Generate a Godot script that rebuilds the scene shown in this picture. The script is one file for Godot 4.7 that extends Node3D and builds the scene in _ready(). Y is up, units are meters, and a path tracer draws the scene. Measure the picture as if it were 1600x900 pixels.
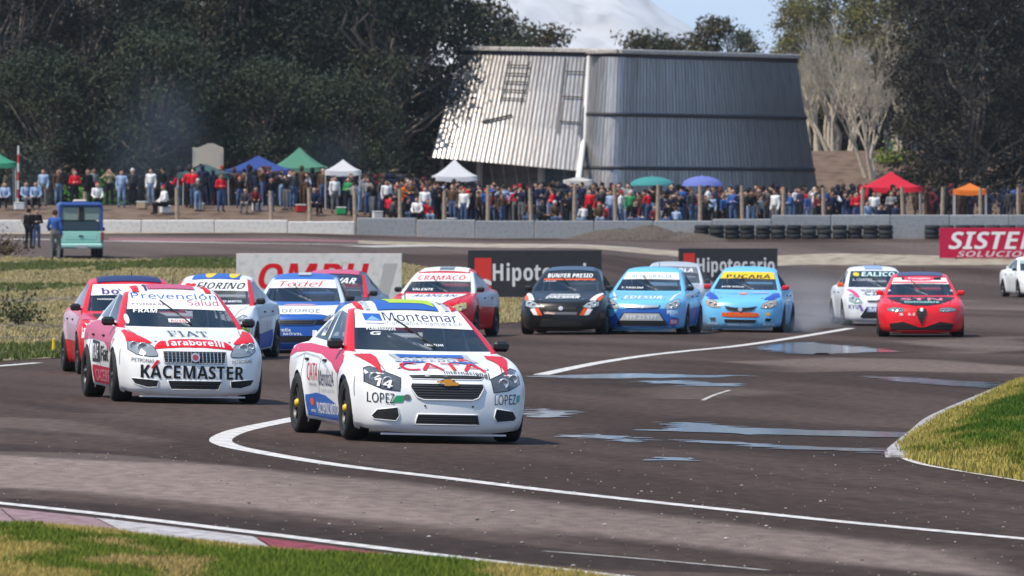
extends Node3D
# A touring-car race seen through a long lens: 14 race cars on a worn asphalt track, a crowd on the bank behind.
# World: metres, y up, the camera stands at the origin and looks along -z.

const FPX := 12000.0      # focal length in pixels of a 1600 x 900 picture
const EYE := 2.1          # height of the lens
const HORIZON := 372.0    # row of the horizon in that picture

var rng := RandomNumberGenerator.new()
var mats := {}
var used := {}
var grain_tex: Texture2D
var patch_tex: Texture2D
var bump_tex: Texture2D
var soft_tex: Texture2D

# ---------------------------------------------------------------- mesh building
class MB:
	var v := PackedVector3Array()
	var ix := PackedInt32Array()
	var uv := PackedVector2Array()
	var uv2 := PackedVector2Array()
	var col := PackedColorArray()
	func tri(a: Vector3, b: Vector3, c: Vector3) -> void:
		var n := v.size()
		v.append(a); v.append(b); v.append(c)
		ix.append(n); ix.append(n + 1); ix.append(n + 2)
	func quad(a: Vector3, b: Vector3, c: Vector3, d: Vector3) -> void:
		var n := v.size()
		v.append(a); v.append(b); v.append(c); v.append(d)
		ix.append(n); ix.append(n + 1); ix.append(n + 2)
		ix.append(n); ix.append(n + 2); ix.append(n + 3)
	func grid(p: Array, closed := false) -> void:      # rows of PackedVector3Array, shared vertices
		var base := v.size()
		var w: int = p[0].size()
		for r in p:
			v.append_array(r)
		for j in p.size() - 1:
			for i in (w if closed else w - 1):
				var a := base + j * w + i
				var b := base + j * w + (i + 1) % w
				var c := b + w
				var d := a + w
				ix.append(a); ix.append(b); ix.append(c)
				ix.append(a); ix.append(c); ix.append(d)
	func box(c: Vector3, s: Vector3, bev := 0.01, q := Basis()) -> void:   # box with chamfered edges
		var h := s * 0.5
		var k: float = minf(bev, minf(h.x, minf(h.y, h.z)) * 0.9)
		var f := []
		for ax in 3:
			for sg in [-1.0, 1.0]:
				var n := Vector3.ZERO
				n[ax] = sg
				var u := Vector3.ZERO
				u[(ax + 1) % 3] = 1.0
				var w := n.cross(u)
				var o := Vector3(n.x * h.x, n.y * h.y, n.z * h.z)
				var hu: float = h[(ax + 1) % 3] - k
				var hw: float = h[(ax + 2) % 3] - k
				quad(c + q * (o - u * hu - w * hw), c + q * (o - u * hu + w * hw), c + q * (o + u * hu + w * hw), c + q * (o + u * hu - w * hw))
				f.append(n)
		if k <= 0.0005:
			return
		for a in 3:
			var b := (a + 1) % 3
			var e := (a + 2) % 3
			for sa in [-1.0, 1.0]:
				for sb in [-1.0, 1.0]:
					var p := [Vector3.ZERO, Vector3.ZERO, Vector3.ZERO, Vector3.ZERO]
					for i in 4:
						var w2 := Vector3.ZERO
						w2[a] = sa * (h[a] - (0.0 if i < 2 else k))
						w2[b] = sb * (h[b] - (k if i < 2 else 0.0))
						w2[e] = (h[e] - k) * (-1.0 if i == 0 or i == 3 else 1.0)
						p[i] = c + q * w2
					if sa * sb > 0:
						quad(p[0], p[1], p[2], p[3])
					else:
						quad(p[3], p[2], p[1], p[0])
		for sx in [-1.0, 1.0]:
			for sy in [-1.0, 1.0]:
				for sz in [-1.0, 1.0]:
					var a1 := c + q * Vector3(sx * h.x, sy * (h.y - k), sz * (h.z - k))
					var a2 := c + q * Vector3(sx * (h.x - k), sy * h.y, sz * (h.z - k))
					var a3 := c + q * Vector3(sx * (h.x - k), sy * (h.y - k), sz * h.z)
					if sx * sy * sz > 0:
						tri(a1, a3, a2)
					else:
						tri(a1, a2, a3)
	func tube(pts: Array, rad: Array, sides := 6, cap := true) -> void:
		var rows := []
		var up := Vector3(0.31, 0.2, 0.93).normalized()
		for i in pts.size():
			var t: Vector3 = (pts[mini(i + 1, pts.size() - 1)] - pts[maxi(i - 1, 0)]).normalized()
			var s := t.cross(up).normalized()
			var w := t.cross(s)
			var row := PackedVector3Array()
			for k in sides:
				var a := -TAU * k / sides
				row.append(pts[i] + (s * cos(a) + w * sin(a)) * rad[i])
			rows.append(row)
		grid(rows, true)
		if cap:
			for e in [0, pts.size() - 1]:
				for k in sides:
					var p: Vector3 = rows[e][k]
					var p2: Vector3 = rows[e][(k + 1) % sides]
					if e == 0:
						tri(pts[0], p2, p)
					else:
						tri(pts[e], p, p2)
	func lathe(profile: Array, seg: int, xf := Transform3D()) -> void:     # (radius, height along y)
		var rows := []
		for p in profile:
			var row := PackedVector3Array()
			for k in seg:
				var a := TAU * k / seg
				row.append(xf * Vector3(cos(a) * p.x, p.y, sin(a) * p.x))
			rows.append(row)
		grid(rows, true)
	func commit(smooth := true) -> ArrayMesh:
		var m := ArrayMesh.new()
		add_to(m, smooth)
		return m
	func add_to(m: ArrayMesh, smooth := true) -> void:
		if ix.is_empty():
			return
		var n := PackedVector3Array()
		n.resize(v.size())
		for t in range(0, ix.size(), 3):
			var a := ix[t]
			var b := ix[t + 1]
			var c := ix[t + 2]
			var fn := (v[c] - v[a]).cross(v[b] - v[a])
			n[a] += fn; n[b] += fn; n[c] += fn
		for i in n.size():
			n[i] = n[i].normalized() if n[i].length_squared() > 1e-20 else Vector3.UP
		var arr := []
		arr.resize(Mesh.ARRAY_MAX)
		arr[Mesh.ARRAY_VERTEX] = v
		arr[Mesh.ARRAY_NORMAL] = n
		arr[Mesh.ARRAY_INDEX] = ix
		if uv.size() == v.size():
			arr[Mesh.ARRAY_TEX_UV] = uv
		if uv2.size() == v.size():
			arr[Mesh.ARRAY_TEX_UV2] = uv2
		if col.size() == v.size():
			arr[Mesh.ARRAY_COLOR] = col
		m.add_surface_from_arrays(Mesh.PRIMITIVE_TRIANGLES, arr)

# ---------------------------------------------------------------- materials (colours given as linear base colours)
func lin(r: float, g: float, b: float) -> Color:
	return Color(r, g, b).linear_to_srgb()

func mat(key: String, c: Color, rough := 0.8, extra := {}) -> StandardMaterial3D:
	if mats.has(key):
		return mats[key]
	var m := StandardMaterial3D.new()
	m.resource_name = key
	m.albedo_color = c
	m.roughness = rough
	for k in extra:
		m.set(k, extra[k])
	mats[key] = m
	return m

func textured(key: String, c: Color, rough: float, tex: Texture2D, scale: Vector3, bump := 0.0) -> StandardMaterial3D:
	var m := mat(key, c, rough, {"albedo_texture": tex, "uv1_triplanar": true, "uv1_world_triplanar": true, "uv1_scale": scale})
	if bump > 0.0:
		m.heightmap_enabled = true
		m.heightmap_texture = bump_tex
		m.heightmap_scale = bump
	m.metallic_specular = 0.3
	return m

func paint(c: Color) -> StandardMaterial3D:          # car paint
	return mat("paint " + c.to_html(), c, 0.32, {"clearcoat_enabled": true, "clearcoat": 0.3, "clearcoat_roughness": 0.06, "metallic_specular": 0.35})

func vinyl(c: Color) -> StandardMaterial3D:          # printed film
	return mat("vinyl " + c.to_html(), c, 0.38, {"metallic_specular": 0.35})

func noise_tex(freq: float, stops: Array, size := 512, octaves := 4, seed_ := 1) -> NoiseTexture2D:
	var n := FastNoiseLite.new()
	n.seed = seed_
	n.frequency = freq
	n.fractal_octaves = octaves
	n.noise_type = FastNoiseLite.TYPE_SIMPLEX_SMOOTH
	var t := NoiseTexture2D.new()
	t.width = size
	t.height = size
	t.seamless = true
	t.noise = n
	var g := Gradient.new()
	var off := PackedFloat32Array()
	var cols := PackedColorArray()
	for s in stops:
		off.append(s[0])
		cols.append(s[1])
	g.offsets = off
	g.colors = cols
	t.color_ramp = g
	return t

# ---------------------------------------------------------------- objects
func numbered(called: String) -> String:
	var n: int = used.get(called, 0)
	used[called] = n + 1
	return called if n == 0 else "%s_%03d" % [called, n]

func tag(o: Node3D, label: String, category: String, group := "") -> Node3D:
	o.set_meta("label", label)
	o.set_meta("category", category)
	if group:
		o.set_meta("group", group)
	return o

func thing(called: String, label: String, category: String, at := Vector3.ZERO, turn := 0.0, group := "") -> Node3D:
	var o := Node3D.new()
	o.name = numbered(called)
	add_child(o)
	o.position = at
	o.rotation.y = turn
	return tag(o, label, category, group)

func part(called: String, mesh: Mesh, m: Material, parent: Node3D) -> MeshInstance3D:
	var o := MeshInstance3D.new()
	o.name = called
	o.mesh = mesh
	if m:
		for i in mesh.get_surface_count():
			o.set_surface_override_material(i, m)
	parent.add_child(o, true)
	return o

func setting(called: String, mesh: Mesh, m: Material, kind := "structure") -> MeshInstance3D:
	var o := MeshInstance3D.new()
	o.name = numbered(called)
	o.mesh = mesh
	if m:
		for i in mesh.get_surface_count():
			o.set_surface_override_material(i, m)
	add_child(o)
	o.set_meta("kind", kind)
	return o

# ---------------------------------------------------------------- the lie of the land
func ramp(t: float, pts: Array) -> float:            # smooth curve through (t, h) pairs
	if t <= pts[0][0]:
		return pts[0][1]
	for i in pts.size() - 1:
		if t < pts[i + 1][0]:
			var k: float = (t - pts[i][0]) / (pts[i + 1][0] - pts[i][0])
			var m0: float = (pts[i + 1][1] - pts[maxi(i - 1, 0)][1]) / maxf(pts[i + 1][0] - pts[maxi(i - 1, 0)][0], 0.001)
			var m1: float = (pts[mini(i + 2, pts.size() - 1)][1] - pts[i][1]) / (pts[mini(i + 2, pts.size() - 1)][0] - pts[i][0])
			var w: float = pts[i + 1][0] - pts[i][0]
			var k2 := k * k
			var k3 := k2 * k
			return (2 * k3 - 3 * k2 + 1) * pts[i][1] + (k3 - 2 * k2 + k) * w * m0 + (-2 * k3 + 3 * k2) * pts[i + 1][1] + (k3 - k2) * w * m1
	return pts[-1][1]

const LAND_LEFT := [[0, 0.0], [150, 0.0], [185, 0.12], [220, 0.43], [286, 1.36], [320, 2.0], [337, 2.38], [342, 2.45], [349, 3.35], [355, 3.6], [390, 3.7], [700, 4.3]]
const LAND_RIGHT := [[0, 0.0], [270, 0.0], [295, 0.35], [318, 1.22], [337, 2.1], [342, 2.2], [349, 2.5], [355, 2.7], [390, 2.8], [430, 3.0], [465, 7.2], [480, 7.4], [700, 7.5]]
const LAND_MID := [[0, 0.0], [150, 0.0], [190, 0.08], [230, 0.35], [286, 1.05], [320, 1.75], [337, 2.1], [342, 2.2], [349, 2.6], [355, 2.8], [390, 2.9], [700, 3.5]]

func land(x: float, z: float) -> float:
	var d := -z
	var h := 0.0
	if d > 140.0:
		var l := ramp(d, LAND_LEFT)
		var m := ramp(d, LAND_MID)
		var r := ramp(d, LAND_RIGHT)
		h = lerpf(l, m, smoothstep(-12.0, 0.0, x))
		h = lerpf(h, r, smoothstep(2.0, 9.0, x) if d < 385.0 else smoothstep(12.0, 16.0, x))
	elif d > 0.0:
		h = -0.022 * clampf(x + 1.0, -9.0, 9.0) * (1.0 - smoothstep(88.0, 128.0, d))
	return h

func at(px: float, py: float, d: float) -> Vector3:   # the point d metres out that the picture shows at (px, py)
	return Vector3((px - 800.0) / FPX * d, EYE - (py - HORIZON) / FPX * d, -d)

func spot(px: float, d: float, up := 0.0) -> Vector3: # standing on the land d metres out
	var x := (px - 800.0) / FPX * d
	return Vector3(x, land(x, -d) + up, -d)

func hit(px: float, py: float) -> Vector2:            # where the sight line meets the land, as (x, z)
	var d := 30.0
	var step := 4.0
	while d < 600.0:
		var x := (px - 800.0) / FPX * d
		if EYE - (py - HORIZON) / FPX * d <= land(x, -d):
			if step < 0.02:
				break
			d -= step
			step *= 0.25
		d += step
	return Vector2((px - 800.0) / FPX * d, -d)

var gx := PackedFloat32Array()
var gz := PackedFloat32Array()

func make_lattice() -> void:
	var x := 0.0
	var right := []
	while x < 12000.0:
		right.append(x)
		x += 0.75 if x < 12.0 else (2.0 if x < 60.0 else x * 0.35)
	right.append(12000.0)
	for i in range(right.size() - 1, 0, -1):
		gx.append(-right[i])
	for a in right:
		gx.append(a)
	var d := -9000.0
	while d < 12000.0:
		gz.append(-d)
		if d < -50.0:
			d = minf(d * 0.5, -30.0) if d < -60.0 else -30.0
		elif d < 20.0:
			d += 10.0
		elif d < 300.0:
			d += 1.6
		elif d < 660.0:
			d += 3.0
		else:
			d += d * 0.3

func land_mesh(keep: Callable, drop := 0.0, uvs := false) -> ArrayMesh:
	var mb := MB.new()
	var w := gx.size()
	for z in gz:
		for x in gx:
			mb.v.append(Vector3(x, land(x, z) + drop, z))
			if uvs:
				mb.uv.append(Vector2((x + 24.0) / 48.0, (-z - 40.0) / 400.0))
				mb.uv2.append(Vector2(x, z))
	for j in gz.size() - 1:
		for i in w - 1:
			if keep.call((gx[i] + gx[i + 1]) * 0.5, (gz[j] + gz[j + 1]) * 0.5):
				var a := j * w + i
				mb.ix.append_array([a, a + 1, a + w + 1, a, a + w + 1, a + w])
	# gz falls (towards -z), so this order faces up
	var f := PackedInt32Array()
	for t in range(0, mb.ix.size(), 3):
		f.append_array([mb.ix[t], mb.ix[t + 2], mb.ix[t + 1]])
	mb.ix = f
	return mb.commit()

func sheet_mb(poly: PackedVector2Array, up: float, rise = null) -> MB:   # a sheet that follows the facets of the land; poly holds (x, z)
	var mb := MB.new()
	var lo := poly[0]
	var hi := poly[0]
	for p in poly:
		lo = lo.min(p)
		hi = hi.max(p)
	for j in gz.size() - 1:
		if gz[j + 1] > hi.y or gz[j] < lo.y:
			continue
		for i in gx.size() - 1:
			if gx[i] > hi.x or gx[i + 1] < lo.x:
				continue
			var c := [Vector2(gx[i], gz[j]), Vector2(gx[i + 1], gz[j]), Vector2(gx[i + 1], gz[j + 1]), Vector2(gx[i], gz[j + 1])]
			for t in [[0, 1, 2], [0, 2, 3]]:
				var tri := PackedVector2Array([c[t[0]], c[t[1]], c[t[2]]])
				for piece in Geometry2D.intersect_polygons(tri, poly):
					var a := Vector3(tri[0].x, land(tri[0].x, tri[0].y), tri[0].y)
					var b := Vector3(tri[1].x, land(tri[1].x, tri[1].y), tri[1].y)
					var d := Vector3(tri[2].x, land(tri[2].x, tri[2].y), tri[2].y)
					var n := (b - a).cross(d - a)
					if absf(n.y) < 1e-9:
						continue
					var q: PackedInt32Array = Geometry2D.triangulate_polygon(piece)
					for k in range(0, q.size(), 3):
						var w := []
						for e in 3:
							var p: Vector2 = piece[q[k + e]]
							w.append(Vector3(p.x, a.y - (n.x * (p.x - a.x) + n.z * (p.y - a.z)) / n.y + up + (rise.call(p) if rise != null else 0.0), p.y))
						if (w[2] - w[0]).cross(w[1] - w[0]).y < 0:
							mb.tri(w[0], w[2], w[1])
						else:
							mb.tri(w[0], w[1], w[2])
	return mb

func trace(px: Array) -> PackedVector2Array:          # picture outline -> outline on the land
	var out := PackedVector2Array()
	for p in px:
		out.append(hit(p[0], p[1]))
	return out

func curve(pts: PackedVector2Array, n := 6) -> PackedVector2Array:
	var out := PackedVector2Array()
	for i in pts.size() - 1:
		for k in n:
			out.append(pts[i].cubic_interpolate(pts[i + 1], pts[maxi(i - 1, 0)], pts[mini(i + 2, pts.size() - 1)], float(k) / n))
	out.append(pts[-1])
	return out

func band(pts: PackedVector2Array, width: float, w2 := -1.0) -> PackedVector2Array:   # outline of a strip along a line
	var l := PackedVector2Array()
	var r := PackedVector2Array()
	for i in pts.size():
		var t := (pts[mini(i + 1, pts.size() - 1)] - pts[maxi(i - 1, 0)]).normalized()
		var w := width if w2 < 0.0 else lerpf(width, w2, float(i) / (pts.size() - 1))
		l.append(pts[i] + Vector2(-t.y, t.x) * w * 0.5)
		r.append(pts[i] - Vector2(-t.y, t.x) * w * 0.5)
	r.reverse()
	l.append_array(r)
	return l

# ---------------------------------------------------------------- race cars
# A body is a stack of rings round the car. Each ring: heights at nose, front corner, middle of the side, rear corner and tail;
# z of nose and tail; half width, half width of the flat front, bow of the front, length of the front corner.
const RINGS := [
	# yf    y1    y2    y3    yr    zf    zr     w     wf    bow   cz
	[0.085, 0.145, 0.15, 0.18, 0.24, 2.14, -2.20, 0.810, 0.55, 0.08, 0.47],
	[0.15, 0.20, 0.20, 0.24, 0.32, 2.21, -2.28, 0.842, 0.57, 0.085, 0.53],
	[0.30, 0.31, 0.32, 0.36, 0.44, 2.225, -2.33, 0.866, 0.58, 0.09, 0.54],
	[0.45, 0.47, 0.47, 0.52, 0.58, 2.215, -2.34, 0.884, 0.58, 0.095, 0.55],
	[0.58, 0.61, 0.62, 0.68, 0.74, 2.18, -2.32, 0.897, 0.57, 0.10, 0.555],
	[0.685, 0.72, 0.74, 0.82, 0.90, 2.11, -2.28, 0.895, 0.57, 0.11, 0.55],
	[0.735, 0.80, 0.83, 0.91, 0.965, 1.98, -2.22, 0.870, 0.58, 0.12, 0.56],
	[0.80, 0.865, 0.875, 0.945, 0.985, 1.68, -2.05, 0.845, 0.60, 0.12, 0.52],
	[0.855, 0.89, 0.90, 0.965, 0.995, 1.32, -1.85, 0.830, 0.66, 0.13, 0.42],
	[0.900, 0.915, 0.93, 0.98, 1.00, 1.04, -1.66, 0.812, 0.715, 0.13, 0.30],
	[0.925, 0.940, 0.955, 1.00, 1.02, 0.98, -1.62, 0.800, 0.725, 0.13, 0.24],
	[1.125, 1.125, 1.14, 1.15, 1.16, 0.55, -1.33, 0.718, 0.652, 0.11, 0.18],
	[1.315, 1.295, 1.33, 1.30, 1.29, 0.12, -1.00, 0.628, 0.575, 0.08, 0.13],
	[1.365, 1.345, 1.385, 1.36, 1.34, -0.02, -0.88, 0.585, 0.53, 0.06, 0.13],
	[1.405, 1.40, 1.42, 1.40, 1.39, -0.16, -0.76, 0.45, 0.38, 0.04, 0.12],
	[1.43, 1.43, 1.44, 1.43, 1.42, -0.30, -0.62, 0.22, 0.18, 0.02, 0.06],
	[1.44, 1.44, 1.445, 1.44, 1.44, -0.42, -0.50, 0.02, 0.015, 0.0, 0.01]]
const ROWS := [2, 2, 3, 3, 3, 2, 3, 3, 3, 1, 4, 5, 2, 2, 2, 1]     # mesh rows between rings
const GLASS_FROM := 10      # the windscreen and side windows lie between these rings
const GLASS_TO := 12
const NF := 10
const NC := 8
const NS := 46
const NR := 4
const NB := 6

class Shape:
	var half := 76
	var p := []               # rows of points, from tail round the left, nose and right to the tail
	var front := PackedFloat32Array()
	var top := PackedFloat32Array()
	var side := PackedFloat32Array()
	var wheel_z := 1.345
	var wheel_rear := -1.345
	var wheel_r := 0.325
	const S := 0.016
	const FW := 128
	const FH := 100
	const TL := 300
	func z_at(x: float, y: float) -> float:
		return look(front, FW, FH, (x + 1.024) / S, y / S)
	func y_at(x: float, z: float) -> float:
		return look(top, FW, TL, (x + 1.024) / S, (z + 2.4) / S)
	func x_at(z: float, y: float) -> float:
		return look(side, TL, FH, (z + 2.4) / S, y / S)
	func look(m: PackedFloat32Array, w: int, h: int, u: float, v: float) -> float:
		u = clampf(u, 0.0, w - 1.001)
		v = clampf(v, 0.0, h - 1.001)
		var i := int(u)
		var j := int(v)
		u -= i
		v -= j
		var k := j * w + i
		return lerpf(lerpf(m[k], m[k + 1], u), lerpf(m[k + w], m[k + w + 1], u), v)
	func raster(m: PackedFloat32Array, w: int, h: int, a: Vector3, b: Vector3, c: Vector3) -> void:   # x, y: cell; z: height to keep if greater
		var x0 := maxi(0, int(ceil(minf(a.x, minf(b.x, c.x)))))
		var x1 := mini(w - 1, int(floor(maxf(a.x, maxf(b.x, c.x)))))
		var y0 := maxi(0, int(ceil(minf(a.y, minf(b.y, c.y)))))
		var y1 := mini(h - 1, int(floor(maxf(a.y, maxf(b.y, c.y)))))
		if x0 > x1 or y0 > y1:
			return
		var det := (b.x - a.x) * (c.y - a.y) - (c.x - a.x) * (b.y - a.y)
		if absf(det) < 1e-9:
			return
		for y in range(y0, y1 + 1):
			for x in range(x0, x1 + 1):
				var s := ((x - a.x) * (c.y - a.y) - (c.x - a.x) * (y - a.y)) / det
				var t := ((b.x - a.x) * (y - a.y) - (x - a.x) * (b.y - a.y)) / det
				if s >= -0.01 and t >= -0.01 and s + t <= 1.01:
					var q := a.z + s * (b.z - a.z) + t * (c.z - a.z)
					if q > m[y * w + x]:
						m[y * w + x] = q
	func spread(m: PackedFloat32Array, w: int, h: int) -> void:     # cells the body does not cover take a neighbour's value
		for pass_ in 3:
			for dir in [1, -1]:
				for y in h:
					for i in range(1, w):
						var x: int = i if dir > 0 else w - 1 - i
						var k := y * w + x
						if m[k] < -90.0 and m[k - dir] > -90.0:
							m[k] = m[k - dir]
				for x in w:
					for i in range(1, h):
						var y2: int = i if dir > 0 else h - 1 - i
						var k2 := y2 * w + x
						if m[k2] < -90.0 and m[k2 - dir * w] > -90.0:
							m[k2] = m[k2 - dir * w]
	func survey() -> void:
		front.resize(FW * FH)
		top.resize(FW * TL)
		side.resize(TL * FH)
		front.fill(-99.0)
		top.fill(-99.0)
		side.fill(-99.0)
		for j in p.size() - 1:
			for i in p[0].size() - 1:
				var q := [p[j][i], p[j][i + 1], p[j + 1][i + 1], p[j + 1][i]]
				for t in [[0, 1, 2], [0, 2, 3]]:
					var a: Vector3 = q[t[0]]
					var b: Vector3 = q[t[1]]
					var c: Vector3 = q[t[2]]
					if a.z > -0.3:
						raster(front, FW, FH, Vector3((a.x + 1.024) / S, a.y / S, a.z), Vector3((b.x + 1.024) / S, b.y / S, b.z), Vector3((c.x + 1.024) / S, c.y / S, c.z))
					raster(top, FW, TL, Vector3((a.x + 1.024) / S, (a.z + 2.4) / S, a.y), Vector3((b.x + 1.024) / S, (b.z + 2.4) / S, b.y), Vector3((c.x + 1.024) / S, (c.z + 2.4) / S, c.y))
					if a.x > 0.2:
						raster(side, TL, FH, Vector3((a.z + 2.4) / S, a.y / S, a.x), Vector3((b.z + 2.4) / S, b.y / S, b.x), Vector3((c.z + 2.4) / S, c.y / S, c.x))
		spread(front, FW, FH)
		spread(top, FW, TL)
		spread(side, TL, FH)

func ring_point(r: Array, c: int) -> Vector3:         # c: 0 nose ... half: tail, on the right-hand side of the picture
	if c <= NF:
		var t := float(c) / NF
		return Vector3(t * r[8], lerpf(r[0], r[1], 0.35 * t * t), r[5] - r[9] * t * t)
	var yc: float = lerpf(r[0], r[1], 0.35)
	if c <= NF + NC:
		var t2 := float(c - NF) / NC
		var p0 := Vector2(r[8], r[5] - r[9])
		var p2 := Vector2(r[7], r[5] - r[10])
		var c1 := Vector2(lerpf(r[8], r[7], 0.93), 0.0)
		c1.y = p0.y - (c1.x - p0.x) * 2.0 * r[9] / maxf(r[8], 0.02)
		c1.y = maxf(c1.y, p2.y + 0.02)
		var q := p0.lerp(c1, t2).lerp(c1.lerp(p2, t2), t2)
		return Vector3(q.x, lerpf(yc, r[1], t2), q.y)
	var tail: float = minf(0.22, r[7] * 0.5)
	var zs: float = r[5] - r[10]
	var ze: float = r[6] + tail
	if c <= NF + NC + NS:
		var t3 := float(c - NF - NC) / NS
		var y := lerpf(lerpf(r[1], r[2], minf(t3 * 2.0, 1.0)), r[3], maxf(t3 * 2.0 - 1.0, 0.0))
		return Vector3(r[7] * (1.0 - 0.05 * t3 * t3 * t3), y, lerpf(zs, ze, t3))
	var w: float = r[7] * 0.95
	var wr: float = w * 0.8
	if c <= NF + NC + NS + NR:
		var t4 := float(c - NF - NC - NS) / NR
		var a := Vector2(w, ze)
		var e := Vector2(wr, r[6] + 0.03)
		var m := Vector2(w, r[6] + 0.06)
		var q4 := a.lerp(m, t4).lerp(m.lerp(e, t4), t4)
		return Vector3(q4.x, lerpf(r[3], lerpf(r[3], r[4], 0.6), t4), q4.y)
	var t5 := float(c - NF - NC - NS - NR) / NB
	return Vector3(wr * (1.0 - t5), lerpf(lerpf(r[3], r[4], 0.6), r[4], t5), r[6] + 0.03 * (1.0 - t5))

func car_shape(o: Dictionary) -> Shape:
	var s := Shape.new()
	var hs: float = o.get("h", 1.44) / 1.445
	var ws: float = o.get("w", 0.9) / 0.905
	var bend: Dictionary = o.get("rings", {})
	var rings := []
	for i in RINGS.size():
		var r: Array = RINGS[i].duplicate()
		if bend.has(i):
			for k in bend[i]:
				r[k] += bend[i][k]
		for k in 5:
			r[k] *= hs if i > 1 else 1.0
		r[7] *= ws
		r[8] *= ws
		rings.append(r)
	s.half = NF + NC + NS + NR + NB
	for i in rings.size() - 1:
		var last: bool = i == rings.size() - 2
		for k in (ROWS[i] + (1 if last else 0)):
			var t: float = float(k) / ROWS[i]
			var r := []
			for e in 11:
				var m0: float = (rings[i + 1][e] - rings[maxi(i - 1, 0)][e]) * 0.5
				var m1: float = (rings[mini(i + 2, rings.size() - 1)][e] - rings[i][e]) * 0.5
				if i == 9 or i == 10:
					m0 = rings[i + 1][e] - rings[i][e]       # the crease at the foot of the windscreen
				if i == 4 or i == 1:
					m1 = rings[i + 1][e] - rings[i][e]       # the crisp edges of bonnet and bumper
				if i == 5 or i == 2:
					m0 = rings[i + 1][e] - rings[i][e]
				if i == 9 or i == 8:
					m1 = rings[i + 1][e] - rings[i][e]
				var t2: float = t * t
				var t3: float = t2 * t
				r.append((2 * t3 - 3 * t2 + 1) * rings[i][e] + (t3 - 2 * t2 + t) * m0 + (-2 * t3 + 3 * t2) * rings[i + 1][e] + (t3 - t2) * m1)
			var row := PackedVector3Array()
			for c in range(-s.half, s.half + 1):
				var q := ring_point(r, absi(c))
				for wz in [s.wheel_z, s.wheel_rear]:      # the panel swells towards the rim of the arch
					var e: float = (Vector2(q.z - wz, q.y - s.wheel_r).length() - 0.352) / 0.075
					if q.x > 0.7 and q.y > 0.15 and e < 3.0:
						q.x *= 1.0 + 0.045 * exp(-maxf(e, 0.0) * maxf(e, 0.0))
				if c < 0:
					q.x = -q.x
				row.append(q)
			s.p.append(row)
	s.survey()
	return s

func arch_fit(q: Vector3, s: Shape, arch: float) -> Vector3:    # pull a point inside a wheel arch out to its rim
	for wz in [s.wheel_z, s.wheel_rear]:
		var d := Vector2(q.z - wz, q.y - s.wheel_r)
		if absf(q.x) > 0.7 and d.length() < arch and d.y > -0.25:
			d = d.normalized() * arch if d.length() > 0.001 else Vector2(0, arch)
			return Vector3(q.x, s.wheel_r + d.y, wz + d.x)
	return q

func inside_arch(q: Vector3, s: Shape, arch: float) -> bool:
	for wz in [s.wheel_z, s.wheel_rear]:
		if absf(q.x) > 0.6 and Vector2(q.z - wz, q.y - s.wheel_r).length() < arch + 0.002 and q.y < s.wheel_r + arch:
			return true
	return false

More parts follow.
